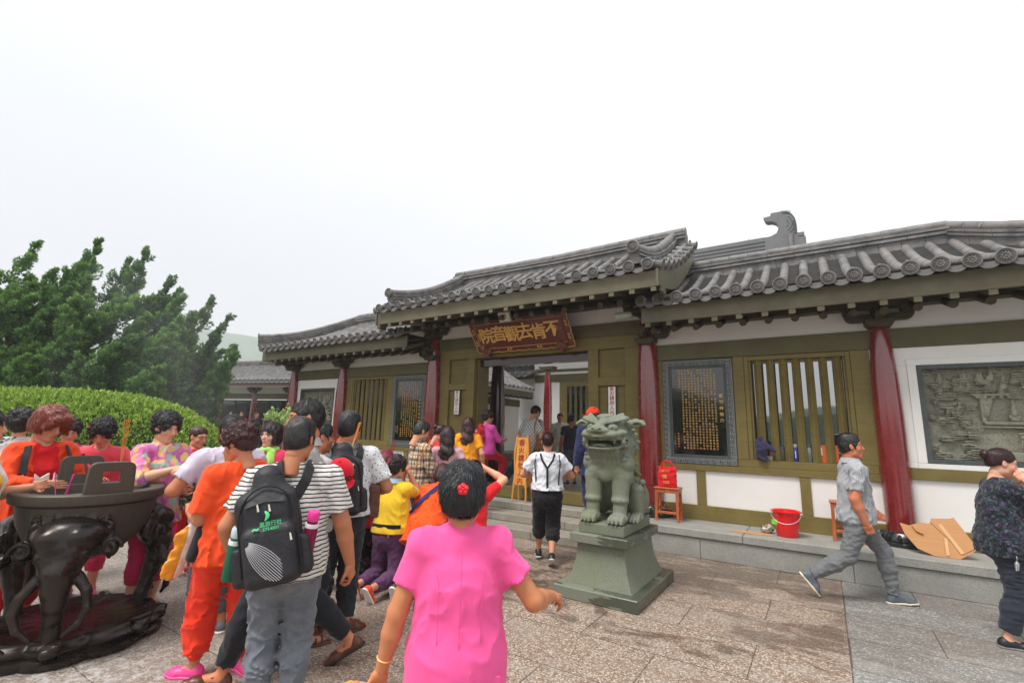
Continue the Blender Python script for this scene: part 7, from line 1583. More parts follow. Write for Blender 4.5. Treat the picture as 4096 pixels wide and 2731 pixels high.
# man in striped tee with backpack
denim = cloth((84, 92, 104), 'denim', (142, 150, 158)); PN = person('balding man in black and white striped tee and grey jeans wearing a black backpack', (-2.59, 1.71, 0), -6, res=.0095, male=True, h=1.61, fat=1.04, skin=SKT, hair=('crew', (34, 30, 28), 1), hscale=.985, head=(-24, -10), eyes=True, top=(cloth((222, 220, 212), 'stripe', (52, 52, 58), period=.023, fold=.5), {'t': .36, 'g': .018, 'hem': -.055, 'nr': 1.25, 'fold': .014, 'flare': 1.6}), bottom=('trousers', denim, {'g': .016, 'fold': .014, 'rt': 1.05}), shoes=('sneaker', plastic((40, 40, 44))), hl=(-.30, .12, .86), hr=(.34, .04, .79), curlR=.45)
m_bag_blk = NT('black_nylon'); m_bag_blk.set(color=m_bag_blk.mix(m_bag_blk.noise(8, 4), srgb(28, 28, 32), srgb(46, 46, 51)), rough=.55, spec=.4); _w = m_bag_blk.noise(12, 5, .6, dist=1.0); m_bag_blk.bump(_w, .5, .02); m_bag_blk = m_bag_blk.m
def backpack(B, name, label, c, R, w, hh, d, mat=m_bag_blk, extra=None):
    """c: centre in body-local coordinates; the pack is a thing of its own at the wearer's back"""
    e = empty(name, W2(B, tuple(c)), B.root.rotation_euler.z, label, 'backpack'); R = np.array(R)
    S = Sdf((-w*.8, -d*1.3, -hh*.72), (w*.8, d*1.2, hh*.72), .007); S.rbox((0, 0, -.06*hh), (w*.5, d*.42, hh*.42), d*.40, .02, R); S.cone(R@np.array([0, .02, hh*.15]), R@np.array([0, .03, hh*.45]), w*.40, w*.24, .03, flat=1.0); S.rbox(R@np.array([0, -d*.42, -hh*.20]), (w*.40, d*.22, hh*.24), d*.2, .02, R); S.rbox(R@np.array([0, -d*.36, hh*.12]), (w*.33, d*.14, hh*.13), d*.13, .015, R)
    for s in (-1, 1): S.rbox(R@np.array([s*w*.50, .0, -hh*.26]), (w*.10, d*.30, hh*.17), w*.09, .012, R)
    S.ell((0, d*1.25, 0), (w*2, d*.75, hh*2), .01, op='s'); S.warp(lambda P: .006*np.abs(_n3(P, 18, 4))-.002); sdf_obj('pack_body', S, mat, e)
    z = MB(); pt = lambda a, b, c_: Vector(R@np.array([a, b, c_]))
    z.tube([pt(w*.36*math.cos(t), -d*.63+.01, -hh*.04+hh*.05*math.sin(t)) for t in np.linspace(PI, 0, 9)], .0045, 5); z.tube([pt(-w*.45, -d*.34, -hh*.35)]+[pt(w*.44*math.cos(t), -d*.40, hh*.08+hh*.30*math.sin(t)) for t in np.linspace(PI, 0, 12)]+[pt(w*.45, -d*.34, -hh*.35)], .005, 5); z.tube([pt(-w*.3, -d*.52, hh*.12+hh*.10), pt(0, -d*.53, hh*.12+hh*.13), pt(w*.3, -d*.52, hh*.12+hh*.10)], .004, 5); z.build('zip', MC.setdefault('zip', simple('zip_dark', srgb(20, 20, 22), .5)), e)
    for (a, b, c_) in ((w*.34, -d*.66, -hh*.05), (w*.05, -d*.56, hh*.22), (-w*.12, -d*.56, hh*.235)): q = MB(); q.tube([pt(a, b, c_), pt(a+.004, b-.006, c_-.035)], [.004, .006], 6); q.build('zip_pull', MC.setdefault('pull', simple('zip_pull_metal', srgb(226, 220, 206), .3, metal=.6)), e)
    return e, R
Rb_ = rotm(0, 0, -11)@rotm(0, -6); bpN, Rr = backpack(PN, 'backpack', 'black backpack with green print worn by the man in striped tee', (-.070, -.205, 1.045), Rb_, .31, .58, .19)
m_green = simple('green_print', srgb(90, 226, 150), .5)
def on(R, p): return tuple(np.array(R)@np.array(p))
er = (Matrix([list(r) for r in Rr]) @ Matrix.Rotation(PI/2, 3, 'X')).to_euler()
text_mesh('嘉旅行社', .026, m_green, 'lettering', bpN, on(Rr, (.02, -.121, .034)), er, .001); text_mesh('5754001', .022, m_green, 'lettering', bpN, on(Rr, (.02, -.122, .010)), er, .001)
lg = MB(); 
for a in (0, 1):
    pts = [(-.005+.018*math.sin(t)*(1-.35*a), -.121, .052+.05*(t/PI)) for t in np.linspace(0, PI*.95, 9)]; lg.tube([Vector(on(Rr, (p[0]+.0*a, p[1], p[2]*(1-.1*a)+.006*a))) for p in pts], [.002, .004, .005, .006, .006, .006, .005, .004, .002], 6)
lg.tube([Vector(on(Rr, (-.065+.01*k, -.119, .014+.006*(k % 2)))) for k in range(4)], .005, 5); lg.build('leaf_logo', m_green, bpN)
fan = MB()
for k in range(12):
    a0 = .15+k*.125; fan.tube([Vector(on(Rr, (-.10+.26*t*math.cos(a0-.5*t+.0)*.62, -.134+.018*abs(t-.3), -.010-.28*t*math.sin(a0+.45*t)*.75-.02))) for t in np.linspace(.12, 1, 7)], .0019, 4)
fan.build('grey_fan_lines', simple('pale_piping', srgb(176, 178, 182), .5), bpN)
for s, (cc, cl, hh) in ((-1, ((40, 120, 90), (196, 214, 220), .25)), (1, ((150, 30, 80), (236, 60, 150), .27))):
    bt = empty('water_bottle', (0, 0, 0), 0, 'green-tinted bottle with white cap in the left pocket of the black backpack' if s < 0 else 'purple-red drink bottle with pink lid in the right pocket of the black backpack', 'bottle')
    p_ = Vector(W2(PN, tuple(np.array([-.070, -.205, 1.045])+Rr@np.array([s*.18, .0, -.08])))); bt.location = p_; bt.rotation_euler = (0, .18, 0); gm_ = NT('tinted_plastic'); gm_.set(color=srgb(*cc), rough=.08, trans=.35, spec=.6, ior=1.3)
    MB().lathe([(.030, -.13), (.034, -.12), (.034, .05), (.028, .075), (.027, .085)], n=22).build('bottle_body', gm_.m, bt); MB().lathe([(.029, .086), (.031, .09), (.031, .125), (.027, .135)], n=22).build('cap', plastic(cl, .3), bt); MB().lathe([(.0345, .052), (.0348, .066), (.0345, .072)], n=22).build('ring', plastic((232, 232, 236), .3), bt)
for s in (-1, 1): strap(PN, 'shoulder_strap', [around(PN, s*.42, 1.08, .0, False)+np.array([0, .02, .0]), around(PN, s*.42, 1.03, -.02)+np.array([0, .02, .045]), around(PN, s*.36, .95, .042), around(PN, s*.20, .80, .06), around(PN, s*.10-.1, .68, .07)], m_blk_strap, .055, .006)
PO = person('man half hidden behind the striped tee, hand to his mouth, in brown sandals', (-3.36, 2.40, 0), -75, res=.013, male=True, h=1.60, skin=(196, 128, 96), hair=('short', BK_), head=(0, -5), top=(cloth((180, 178, 178)), {'t': .36}), bottom=('trousers', m_cblack2), shoes=('sandal', m_brownlth, m_brownlth), hr=(.05, .16, 1.36), pr_=(.3, .2, -1), curlR=.8)
incense(None, tuple(Vector(W2(PO, (.12, .22, 1.42)))), (.25, .1, 1), 3, .20, 'short orange incense sticks beside the face behind the striped tee', .04)
PP = person('man in white dotted shirt carrying a black backpack with a red cap on it', (-3.30, 2.62, 0), 4, res=.011, male=True, h=1.68, fat=1.06, skin=SKT, hair=('crew', (26, 24, 24)), head=(-32, -2), top=(cloth((220, 220, 222), 'dots', (36, 38, 48), ps=46), {'t': .38, 'g': .018, 'collar': cloth((120, 120, 122)), 'flare': 1.8, 'fold': .013, 'hem': .0}), bottom=('trousers', m_cblack2, {'g': .016, 't': .95, 'fold': .014}), shoes=('sneaker', m_brownlth, plastic((70, 48, 36), .6)), hl=(-.2, .25, 1.0), hr=(.27, .22, 1.03), fr=(.09, -.02, 0, 0, -60), fl=(-.10, .15, 0, 0, 20), curlR=.8)
bpP, R2 = backpack(PP, 'backpack', 'black backpack with a red cap hooked on it, on the man in dotted shirt', (-.03, -.21, 1.15), rotm(0, -4, -3), .31, .52, .18)
for s in (-1, 1): strap(PP, 'shoulder_strap', [around(PP, s*.50, 1.08, .0, False)+np.array([0, .02, .0]), around(PP, s*.50, 1.03, -.02)+np.array([0, .02, .04]), around(PP, s*.42, .96, .038), around(PP, s*.28, .82, .055), around(PP, s*.2, .7, .06)], m_blk_strap, .062, .006)
def cap(name, loc, R, mat, label, parent=None, sc=1.0):
    e = empty(name, loc, 0, label, 'cap') if not parent else parent; R = np.array(R); S = Sdf(np.array([-.17, -.17, -.17]), np.array([.17, .17, .17])*1.0, .006 if not parent else .008); off = np.zeros(3)
    S.ell(off, (.095*sc, .108*sc, .100*sc), .01, R); S.plane(off-R[:, 2]*.012, -R[:, 2]); S.cone(off+R@np.array([-.03, .085, -.012]), off+R@np.array([.03, .085, -.012]), .010, .010, .01); V1 = S.mesh()
    B_ = Sdf(np.array([-.2]*3), np.array([.2]*3), .006); B_.ell(off+R@np.array([0, .095, -.014]), (.088*sc, .095*sc, .007), .004, R); B_.ell(off+R@np.array([0, .02, -.01]), (.08, .07, .03), .004, R, op='s'); V2 = B_.mesh(); return e, V1, V2
capm = cloth((214, 24, 46), fold=.1); Rc = rotm(0, 0, -12)@rotm(180, 0)@rotm(0, -38); ce, c1, c2 = cap('baseball_cap', W2(PP, (-.055, -.335, 1.245)), Rc, capm, 'red baseball cap hooked on the backpack of the man in dotted shirt'); ce.rotation_euler = (0, 0, PP.root.rotation_euler.z)
link_mesh('crown', np_mesh('crown', *c1), capm, ce); link_mesh('brim', np_mesh('brim', *c2), capm, ce); MB().lathe([(.009, 0), (.008, .005), (0, .007)], tuple(Rc@np.array([0, 0, .1])), 10, cap=False).build('button', capm, ce)
text_mesh('GUARDE', .047, MC.setdefault('capink', simple('dark_red_embroidery', srgb(70, 12, 20), .8)), 'lettering', ce, on(Rc, (.0, .108, .020)), (Matrix([list(r) for r in (Rc@rotm(180))]) @ Matrix.Rotation(PI/2-.25, 3, 'X')).to_euler(), .002, .0015)
MB().lathe([(.012, -.003), (.012, .003), (.005, .004)], on(Rc, (-.093, -.02, .02)), 10, ax=(Vector((0, 1, 0)), Vector((0, 0, 1)), Vector((1, 0, 0)))).build('badge', m_gold, ce)
stl = Sdf((-.1, -.08, -.18), (.1, .08, .18), .006); stl.rbox((0, 0, 0), (.045, .07, .13), .02, .01); stl.warp(lambda P: .003*_n3(P, 40, 3)); o = sdf_obj('brown_satchel', stl, m_brownlth); o.location = W2(PP, (.24, .0, .98)); o.rotation_euler = (0, 0, PP.root.rotation_euler.z); tag(o, 'small brown leather satchel at the hip of the man in dotted shirt', 'bag')
incense(None, tuple(Vector(W2(PP, (.36, .25, 1.22)))), (.35, 0, .9), 4, .26, 'dark red incense sticks over the shoulder of the man in dotted shirt', .09, ((150, 30, 50), (190, 80, 90)))
PGN = person('woman with long ginger hair hidden behind the man in dotted shirt', (-4.10, 3.26, 0), -20, res=.015, h=1.50, hair=('long', (196, 96, 40)), eyes=False, top=(cloth((226, 220, 210)), {}), bottom=('trousers', m_cblack), shoes=('flat', plastic((60, 50, 50))))
# --- kneeling row on padded stools
KN = dict(hip=.27*1.58+.10, fl=(-.08, -.36, .02, -66, 4), fr=(.08, -.38, .02, -66, -4))
def kneeler(x, y, rz, label):
    e = empty('kneeling_stool', (x, y, 0), rz, label, 'kneeling stool', 'padded kneeling stools'); c = Sdf((-.26, -.2, .02), (.26, .2, .16), .01); c.rbox((0, 0, .085), (.23, .16, .035), .03, .01); sdf_obj('cushion', c, simple('tan_vinyl', srgb(186, 140, 70), .45, .15), e)
    for sx in (-1, 1):
        for sy in (-1, 1): MB().box(sx*.2-.02, sx*.2+.02, sy*.13-.02, sy*.13+.02, 0, .06).build('foot', m_stool, e)
PQ = person('woman with long wavy dark red hair kneeling in red top and embroidered black trousers', (-4.05, 3.68, 0), -22, res=.012, h=1.60, lean=12, hip=.56, fl=(-.08, -.38, .04, -60, 4), fr=(.08, -.38, .04, -60, -4), hair=('wavy', (122, 30, 42)), hscale=1.03, eyes=False, head=(0, -20), top=(cloth((206, 22, 42)), {'t': .4}), bottom=('trousers', cloth((26, 26, 30), 'floral', pal=((26, 26, 30), (26, 26, 30), (26, 26, 30), (140, 60, 90), (60, 120, 80), (26, 26, 30)), ps=14, r0=.45)), shoes=('slip', simple('maroon_shoe', srgb(90, 24, 34), .3)), hl=(-.06, .26, 1.05), hr=(.06, .26, 1.05))
PR = person('woman kneeling in yellow polo, purple trousers and orange shoes, hands raised with incense', (-3.76, 3.60, 0), -32, res=.0105, h=1.56, lean=3, fat=1.05, hip=.53, fl=(-.09, -.36, .05, -62, 8), fr=(.09, -.40, .05, -58, -8), skin=(200, 142, 112), hair=('curly', (40, 26, 26), 12), eyes=True, head=(-28, -6), top=(cloth((236, 194, 46), fs=12), {'t': .34, 'collar': cloth((158, 190, 206)), 'hem': .0}), bottom=('trousers', cloth((92, 56, 92), fs=20), {'t': .92, 'top': .07}), shoes=('slip', cloth((232, 70, 34), rough=.6), plastic((232, 228, 220), .5)), hl=(-.02, .22, 1.08), hr=(.06, .22, 1.08), pr_=(.45, -.1, -1), pl=(-.45, -.1, -1), curlL=.7, curlR=.7)
strap(PR, 'black_belt', [around(PR, u, .16, .030) for u in (-.98, -.7, -.35, 0, .35, .7, .98)], m_blk_strap, .04, .006); MB().box(-.03, .03, -.004, .004, -.022, .022).build('striped_patch', cloth((226, 214, 190), 'vstripe', (190, 60, 50), period=.012), PR.root).location = tuple(around(PR, .25, -.02, .02))
kneeler(-3.90, 3.87, PR.root.rotation_euler.z, 'tan padded kneeling stool under the kneeling women')
incense(None, tuple(Vector(W2(PR, (.07, .28, 1.14)))), (.5, .12, .85), 4, .36, 'orange incense sticks held to the face by the woman in yellow', .03)
PS = person('woman bent forward in orange printed dress with blue strap, kneeling beside yellow polo', (-3.48, 3.80, 0), -25, res=.012, h=1.58, lean=34, stoop=12, fat=1.10, hip=.56, fl=(-.08, -.38, .04, -60, 4), fr=(.08, -.38, .04, -60, -4), hair=('bob', (60, 34, 28)), eyes=False, head=(0, -30), top=(cloth((238, 88, 26), 'floral', pal=((238, 88, 26), (238, 88, 26), (200, 70, 30), (238, 88, 26)), ps=30, r0=.5), {'t': .4, 'hem': -.12, 'g': .02, 'fold': .014}), bottom=('trousers', cloth((60, 60, 80))), shoes=('slip', plastic((90, 60, 60))), hl=(-.05, .5, .85), hr=(.05, .5, .85))
strap(PS, 'blue_strap', [around(PS, .45, 1.02, .03), around(PS, .30, .90, .04), around(PS, -.05, .66, .045), around(PS, -.5, .40, .045), around(PS, -.95, .2, .03)], cloth((52, 58, 120)), .035, .005)
PT = person('woman in red kneeling with raised elbow, mostly hidden by the woman in pink', (-2.98, 3.86, 0), -18, res=.012, h=1.58, lean=16, hip=.52, fl=(-.08, -.38, .04, -60, 4), fr=(.08, -.38, .04, -60, -4), skin=(222, 160, 130), hair=('bun', BK_), eyes=False, head=(0, -25), top=(cloth((222, 26, 36)), {'t': .3, 'hem': -.1}), bottom=('trousers', cloth((196, 30, 40))), shoes=('slip', plastic((90, 60, 60))), hl=(-.05, .36, 1.15), hr=(.06, .34, 1.17), pr_=(1, 0, -.5))
# --- woman in pink, nearest
pinkm = cloth((246, 92, 158), fs=7, fold=.22, zst=.3); PU = person('woman in bright pink blazer with red hair clip, nearest the camera, fist held out', (-1.235, 1.56, 0), 3, res=.0085, h=1.425, fat=1.02, skin=(196, 128, 88), hair=('short', (24, 26, 28), 7), hscale=1.13, hhead=1.13, eyes=False, head=(-8, 0), top=(pinkm, {'t': .30, 'g': .014, 'hem': -.112, 'puff': 1, 'neck': .022, 'nr': .95, 'fold': .008, 'flare': 1.4, 'fl': .012, 'nk': .006}), bottom=('trousers', cloth((34, 38, 58)), {'t': .9}), shoes=('flat', plastic((60, 50, 50))), hl=(-.29, .02, .65), hr=(.40, .14, .90), pl=(-.5, -.6, -.2), pr_=(.4, -.6, -.8), curlL=.55, curlR=1.0, handsrc=dict(R=(0, .2, -1), L=(.2, -.9, 0)))
sm = MB()
for (u0, u1) in ((0, 0), (-.52, -.50), (.52, .50)): sm.tube([tuple(around(PU, u0+(u1-u0)*t, 1.0-1.35*t if u0 == 0 else .82-1.15*t, .0235+(.018 if t > .5 else .0)*(t-.5)*2)) for t in np.linspace(.03, 1, 16)], .0014, 4)
sm.build('back_seam', cloth((228, 78, 142)), PU.root); MB().box(-.035, .035, -.004, .004, -.012, .012).build('pocket_flap', pinkm, PU.root, bevel=.003).location = tuple(around(PU, .80, -.10, .035))
cl = MB(); c0 = PU.H+PU.HR@np.array([.012, -.147, .045]); ax_ = (Vector((1, 0, 0)), Vector((0, 0, 1)), Vector((0, -1, 0))); [cl.lathe([(.0, -.012), (.0115, 0), (.0, .008)], tuple(c0+PU.HR@np.array([.011*math.cos(t), .0, .011*math.sin(t)])), 10, ax=ax_) for t in (.3, 1.56, 2.8, 4.1, 5.3)]; cl.lathe([(0, -.012), (.009, 0), (0, .011)], tuple(c0), 8, ax=ax_); cl.build('red_hair_clip', MC.setdefault('rclip', plastic((226, 30, 44), .3)), PU.root)
d = Vector(PU.WL-PU.EL).normalized(); u = d.cross(Vector((0, 1, 0))).normalized(); v = d.cross(u); MB().lathe([(.026, -.004), (.0305, 0), (.026, .004)], tuple(Vector(PU.WL)-d*.045), 24, ax=(u, v, d)).build('gold_bangle', m_gold, PU.root)
HB = empty('plastic_bag', W2(PU, (-.36, .04, .52)), 0, 'clear plastic bag of orange and white incense packets hanging at the bottom edge', 'bag'); S = Sdf((-.13, -.1, -.16), (.13, .1, .14), .007); S.rbox((0, 0, 0), (.085, .045, .115), .02, .01); S.warp(lambda P: .010*_n3(P, 36, 2)); cm_ = NT('clear_film'); cm_.set(color=(.9, .9, .9, 1), rough=.12, alpha=.35, spec=.8); sdf_obj('film', S, cm_.m, HB)
for k, (x, c) in enumerate(((-.055, (236, 150, 40)), (-.02, (232, 130, 50)), (.0, (206, 120, 80)), (.045, (232, 232, 234)))): MB().box(x-.012, x+.012, -.02, .02, -.10, .115+.01*(k % 2)).build('packet', plastic(c, .4), HB, bevel=.004)
# --- queue before the gate
PV = person('man in brown and black plaid shirt looking down, queueing before the left red column', (-4.41, 4.65, 0), -68, res=.0125, male=True, h=1.63, skin=(206, 146, 116), hair=('crew', (30, 28, 28)), head=(0, -22), top=(cloth((206, 184, 156), 'plaid', (40, 40, 42), c3=(140, 112, 84)), {'t': .5, 'collar': 1}), bottom=('trousers', cloth((70, 70, 90))), shoes=('sneaker', plastic((40, 40, 44))), hl=(-.1, .28, 1.08), hr=(.12, .28, 1.08))
PW = person('woman in red jacket with brown shoulder bag looking down, beside the man in plaid', (-4.56, 5.12, 0), -80, res=.013, h=1.61, skin=(214, 156, 130), hair=('bun', (50, 30, 26)), head=(0, -28), stoop=8, top=(cloth((222, 44, 40)), {'t': .9, 'g': .014, 'hem': -.05}), bottom=('trousers', cloth((150, 90, 40))), shoes=('flat', plastic((90, 60, 50))), hl=(-.1, .25, 1.0), hr=(.16, .26, 1.0))
PX = person('woman in pale pink dress with dark wavy hair seen from behind in the queue', (-4.30, 5.06, 0), -12, res=.012, h=1.58, hair=('wavy', (52, 34, 34)), hscale=1.0, eyes=False, top=(cloth((214, 170, 178), 'vstripe', (190, 150, 160), period=.02), {'t': .22, 'hem': -.30, 'dress': 1, 'g': .008, 'fl': .03}), shoes=('flat', plastic((90, 60, 50))), hl=(-.25, .1, .85), hr=(.25, .1, .85))
PY = person('woman in amber yellow top with very long wavy brown hair seen from behind', (-5.02, 6.42, .116), -10, res=.012, h=1.62, hair=('wavy', (62, 34, 30), 4), hscale=1.05, eyes=False, top=(cloth((242, 158, 34)), {'t': .32, 'g': .014}), bottom=('trousers', cloth((120, 110, 110))), shoes=('flat', plastic((90, 60, 50))), hl=(-.26, .02, .82), hr=(.26, .02, .82))
PZ = person('woman in magenta shirt and red track trousers stepping over the gate threshold', (-5.30, 7.36, .35), -52, res=.014, h=1.54, hair=('curly', (34, 26, 26), 4), eyes=False, head=(-20, -6), top=(cloth((206, 74, 158)), {'t': .62, 'hem': -.04}), bottom=('trousers', cloth((196, 20, 46)), {'t': .93}), shoes=('flat', plastic((226, 60, 120), .45)), fr=(.05, .30, .22, 0, 0), fl=(-.08, -.12, 0, 0, 0), hl=(-.1, .25, 1.0), hr=(.12, .34, 1.02))
bz, _ = backpack(PZ, 'small_backpack', 'small red and black backpack on the woman stepping through the gate', (-.02, -.17, 1.12), rotm(0, 0, 0), .22, .30, .12, cloth((190, 26, 40)))
clz = MB(); clz.lathe([(0, -.01), (.02, 0), (0, .01)], tuple(PZ.H+PZ.HR@np.array([.0, -.13, .05])), 8); clz.build('red_hair_clip', MC['rclip'], PZ.root); clr = MB(); clr.lathe([(0, -.01), (.016, 0), (0, .01)], tuple(PR.H+PR.HR@np.array([-.02, -.135, .03])), 8); clr.build('red_hair_clip', MC['rclip'], PR.root)
cle = MB(); cle.lathe([(0, -.01), (.014, 0), (0, .01)], tuple(PE.H+PE.HR@np.array([.085, .03, .085])), 8); cle.build('red_hair_clip', MC['rclip'], PE.root)
PAA = person('man in black and white lattice shirt leaning forward inside the gate, brown bag on arm', (-5.02, 8.32, .42), -48, res=.015, male=True, h=1.74, lean=22, hair=('short', BK_), eyes=False, head=(0, -25), top=(cloth((214, 214, 210), 'lattice', (30, 30, 34)), {'t': .36, 'g': .016, 'hem': -.06}), bottom=('trousers', cloth((46, 50, 66))), shoes=('sneaker', plastic((60, 60, 66))), fl=(-.08, -.50, .06, -30, 0), fr=(.08, .25, 0, 0, 0), hip=.48*1.74, hl=(-.2, .3, 1.0), hr=(.22, .35, 1.0))
bagA = bag(W2(PAA, (.22, .12, .74)), .3, .26, .32, .10, simple('tan_bag_leather', srgb(140, 84, 44), .5), 'large tan shoulder bag carried by the man in lattice shirt', .30, 'shoulder_bag')
PBB = person('old man with glasses and cream shirt standing in the courtyard, facing out', (-5.64, 11.0, .42), 182, res=.017, male=True, h=1.56, fat=.92, skin=(190, 130, 100), hair=('short', (40, 38, 38)), hscale=.97, top=(cloth((216, 210, 192)), {'t': .34, 'collar': 1, 'hem': .0, 'g': .018}), bottom=('trousers', cloth((200, 192, 178)), {'g': .02}), shoes=('flat', plastic((60, 50, 46))))
g_ = MB(); [g_.tube([Vector(PBB.H+PBB.HR@np.array([s*.030+.02*math.cos(t), .10, .008+.015*math.sin(t)])) for t in np.linspace(0, 2*PI, 12)], .002, 4) for s in (-1, 1)]; g_.build('glasses', MC['slv'], PBB.root)
PCC = person('person in white tee, black braces and knee-length black culottes walking to the steps', (-2.92, 5.36, 0), 0, res=.0105, h=1.54, skin=(206, 146, 116), hair=('bun', (58, 30, 28)), hscale=.98, eyes=False, top=(cloth((222, 224, 230), fs=11), {'t': .32, 'g': .020, 'hem': .03, 'flare': 2.0, 'fold': .013, 'nr': 1.15}), bottom=('trousers', cloth((32, 32, 35), fs=16), {'t': .71, 'g': .022, 'flare': 1.35, 'knee': 1.45, 'top': .09, 'fold': .010}), shoes=('sneaker', plastic((28, 28, 30), .4), plastic((214, 214, 214), .5)), hl=(-.16, .26, 1.02), hr=(.17, .26, 1.0), pl=(-1, -.6, -.5), pr_=(1, -.6, -.5), fl=(-.10, .22, .02, 0, 4), fr=(.06, -.16, .06, -32, 0))
for s in (-1, 1): strap(PCC, 'brace', [around(PCC, s*.50, 1.04, .02, False), around(PCC, s*.48, 1.01, .0)+np.array([0, .0, .035]), around(PCC, s*.36, .92, .03), around(PCC, s*.03, .72, .034)], m_blk_strap, .024, .004)
strap(PCC, 'brace', [around(PCC, 0, .74, .034), around(PCC, 0, .45, .034), around(PCC, 0, .28, .036), around(PCC, .02, .10, .036)], m_blk_strap, .026, .004)
for s in (-1, 1): strap(PCC, 'pack_strap', [around(PCC, s*.78, 1.0, .01)+np.array([0, .03, .03]), around(PCC, s*.86, .82, .02), around(PCC, s*.88, .5, .02), around(PCC, s*.84, .2, .02)], m_blk_strap, .016, .004)
PDD2 = person('boy in dark tee and denim shorts inside the gate, beside the man in suit', (-4.62, 9.55, .42), 25, res=.016, male=True, h=1.48, skin=(170, 106, 78), hair=('short', BK_), eyes=False, head=(-40, -10), top=(cloth((52, 56, 68)), {'t': .3}), bottom=('trousers', cloth((66, 74, 90), 'denim', (120, 130, 142)), {'t': .52, 'g': .02}), shoes=('sandal', plastic((34, 34, 36))), hl=(-.24, .05, .74))
PEE = person('man in navy suit and orange cap behind the stone lion', (-2.98, 6.93, .233), 30, res=.0135, male=True, h=1.68, hair=('crew', BK_), eyes=False, head=(25, -6), top=[(cloth((226, 226, 226)), {'g': .004, 'neck': .03}), (cloth((40, 46, 84)), {'t': .95, 'g': .02, 'hem': -.12, 'nr': 1.25})], bottom=('trousers', cloth((40, 44, 76))), shoes=('sneaker', plastic((206, 206, 206), .5)), fl=(-.10, -.06, 0, 0, 6))
ocm = cloth((240, 60, 28), fold=.1); _, o1, o2 = cap('cap', (0, 0, 0), PEE.HR, ocm, '', parent=PEE.root, sc=1.0); V_, F_ = merge([o1, o2]); link_mesh('orange_cap', np_mesh('orange_cap', V_+PEE.H+PEE.HR@np.array([0, -.012, .050]), F_), ocm, PEE.root)
PFF = person('man in grey striped short-sleeved shirt and grey trousers walking right along the platform', (.22, 6.14, 0), 0, rz=math.radians(-90+14), res=.010, male=True, h=1.665, skin=(196, 122, 88), hair=('crew', (24, 22, 22)), hscale=1.0, head=(-4, 2), top=(cloth((176, 178, 182), 'vstripe', (150, 153, 158), period=.017), {'t': .36, 'collar': 1, 'g': .012, 'flare': 1.7, 'hem': -.045, 'fold': .014, 'hg': .004}), bottom=('trousers', cloth((112, 114, 116), fs=17, fold=.5), {'t': .985, 'g': .010, 'fold': .014, 'knee': 1.3, 'flare': 1.6}), shoes=('sneaker', simple('grey_canvas_shoe', srgb(88, 96, 106), .7), plastic((226, 214, 186), .5)), fl=(-.05, .26, .0, 4, 3), fr=(.06, -.46, .13, -52, 0), hip=.49*1.665, hl=(-.20, .20, .84), hr=(.20, .02, .755), pr_=(.2, -1, -.2), curlR=.85, curlL=.3)
PGG = person('woman in dark flowered blouse and navy trousers at the right edge, hand to her ear', (1.16, 5.62, 0), 0, rz=math.radians(-90+8), res=.0105, h=1.52, fat=.98, stoop=10, skin=(220, 164, 138), hair=('bun', (56, 28, 30)), hscale=1.03, head=(0, -14), eyes=False, top=(cloth((34, 34, 44), 'floral', pal=((30, 30, 40), (62, 50, 80), (42, 74, 70), (34, 34, 44), (84, 84, 100), (30, 32, 40), (46, 54, 50)), ps=70, r0=.6), {'t': .72, 'g': .018, 'hem': -.075, 'nr': 1.25, 'fold': .013}), bottom=('trousers', cloth((46, 50, 62)), {'t': .93, 'g': .018, 'flare': 1.4}), shoes=('flat', simple('black_pump', srgb(26, 26, 30), .5), plastic((120, 120, 122), .5)), hr=(.10, .16, 1.28), hl=(-.1, .2, 1.2), fr=(.07, -.08, 0, 0, 0), fl=(-.06, .42, .03, 10, 0), curlR=.7, pr_=(.5, .5, -1))
strap(PGG, 'bag_strap', [around(PGG, .2, .62, .03)+np.array([0, -.0, 0]), tuple(PGG.P+np.array([.13, -.03, .17])), tuple(PGG.P+np.array([.155, .06, .09])), tuple(PGG.P+np.array([.16, .12, .05]))], m_blk_strap, .012, .005)
bg3 = bag(W2(PGG, (.17, .20, .60)), PGG.root.rotation_euler.z+PI/2, .22, .20, .07, cloth((60, 62, 80), 'floral', pal=((206, 110, 70), (60, 66, 90), (190, 150, 110), (226, 130, 90), (40, 44, 60)), ps=13, r0=.5), 'orange and navy patterned shoulder bag at the right edge of the photo', .03, 'shoulder_bag')
ky = empty('keyring', W2(PGG, (.185, .0, .70)), 0, 'bunch of silver keys clipped to the waist of the woman at the right edge', 'keys'); km = MC['slv']; k_ = MB(); k_.tube([(0, .02*math.cos(t), .02*math.sin(t)) for t in np.linspace(0, 2*PI, 14)], .003, 5); k_.build('ring', km, ky)
for i in range(4): k_ = MB(); k_.tube([(0, 0, -.02), (.006*(i-1.5), .012*(i-1.5), -.045), (.01*(i-1.5), .018*(i-1.5), -.095)], [.003, .011, .004], 6); k_.build('key', km, ky)
# --- far figures by the hall
for i, (x, y, c, lab) in enumerate(((-20.4, 10.3, (150, 120, 150), 'distant person in mauve before the far hall, leftmost of the group'), (-20.0, 10.5, (206, 30, 40), 'distant person in bright red before the far hall'), (-19.6, 10.9, (50, 50, 60), 'distant person in dark clothes before the far hall, beside the one in red'), (-19.3, 11.2, (90, 70, 70), 'distant person in brown before the far hall, rightmost of the group'))):
    person(lab, (x, y, .35), 150+30*i, res=.03, h=1.62, hair=('short', BK_), eyes=False, top=(cloth(c), {}), bottom=('trousers', m_cblack), shoes=('flat', plastic((50, 50, 50))))
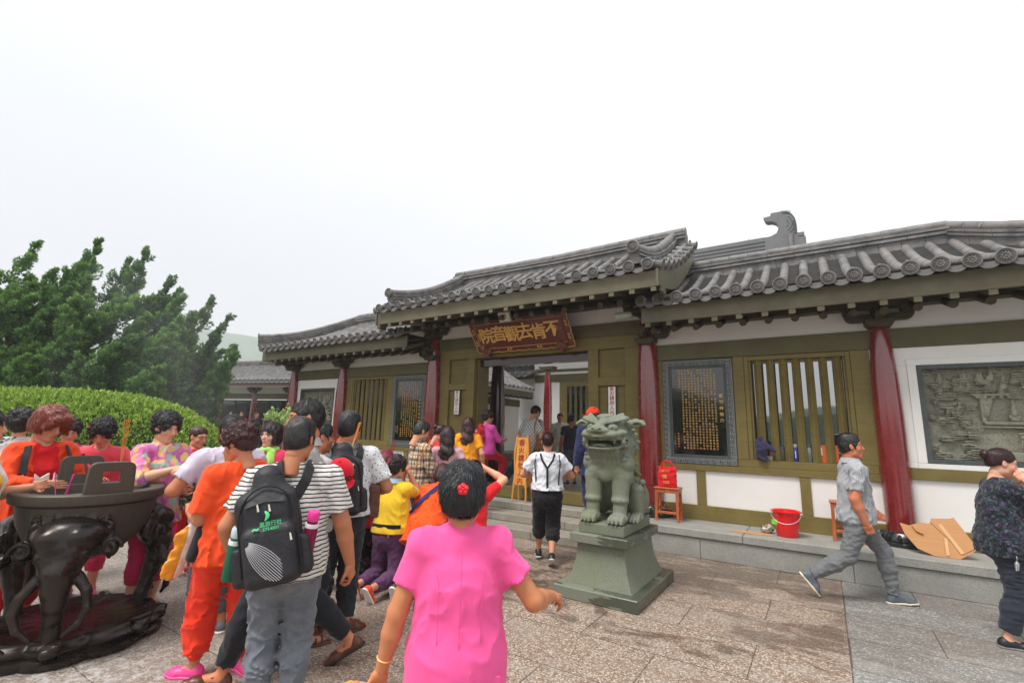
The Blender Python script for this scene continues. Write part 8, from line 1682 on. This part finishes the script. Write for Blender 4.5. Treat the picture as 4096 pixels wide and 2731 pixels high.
# ------------------------------------------------------------------ drifting incense smoke
def smoke(loc, size, dens, label):
    S = Sdf((-1.05, -1.05, -1.05), (1.05, 1.05, 1.05), .12); S.ell((0, 0, 0), (1, 1, 1), 0); V, F = S.mesh(); me = np_mesh('incense_smoke', V*np.array(size), F)
    m = bpy.data.materials.new('smoke'); m.use_nodes = True; nt = m.node_tree; nt.nodes.clear(); out = nt.nodes.new('ShaderNodeOutputMaterial'); pv = nt.nodes.new('ShaderNodeVolumePrincipled'); nt.links.new(pv.outputs[0], out.inputs['Volume'])
    pv.inputs['Color'].default_value = (.86, .88, .92, 1); tc = nt.nodes.new('ShaderNodeTexCoord'); mp = nt.nodes.new('ShaderNodeMapping'); mp.inputs['Scale'].default_value = (.55, .55, .35); nt.links.new(tc.outputs['Object'], mp.inputs[0])
    n = nt.nodes.new('ShaderNodeTexNoise'); n.inputs['Scale'].default_value = 1.6; n.inputs['Detail'].default_value = 3; n.inputs['Distortion'].default_value = .8; nt.links.new(mp.outputs[0], n.inputs[0])
    r = nt.nodes.new('ShaderNodeMapRange'); r.inputs[1].default_value = .45; r.inputs[2].default_value = .75; r.inputs[3].default_value = 0; r.inputs[4].default_value = dens; nt.links.new(n.outputs[0], r.inputs[0]); nt.links.new(r.outputs[0], pv.inputs['Density'])
    m.volume_intersection_method if False else None
    o = bpy.data.objects.new('incense_smoke', me); COL.objects.link(o); me.materials.append(m); o.location = loc; tag(o, label, 'smoke', kind='stuff'); return o
smoke((-11.4, 4.6, 3.2), (2.6, 2.2, 2.3), .045, 'thin blue-grey incense smoke drifting in front of the juniper')
SC.cycles.volume_step_rate = 4; SC.cycles.volume_max_steps = 48

# ------------------------------------------------------------------ the hazy sea air between here and the hill
hz = MB().box(-302, 302, -122, 502, -1, 62).build('haze', simple('haze_placeholder', (1, 1, 1, 1)), smooth=False); hm = bpy.data.materials.new('haze_air'); hm.use_nodes = True; hm.node_tree.nodes.clear()
ho = hm.node_tree.nodes.new('ShaderNodeOutputMaterial'); hv = hm.node_tree.nodes.new('ShaderNodeVolumePrincipled'); hv.inputs['Color'].default_value = (.93, .94, .96, 1); hv.inputs['Density'].default_value = .0013; hm.node_tree.links.new(hv.outputs[0], ho.inputs['Volume'])
hz.data.materials[0] = hm; tag(hz, 'pale haze in the air over the square and the hill', 'haze', kind='stuff')
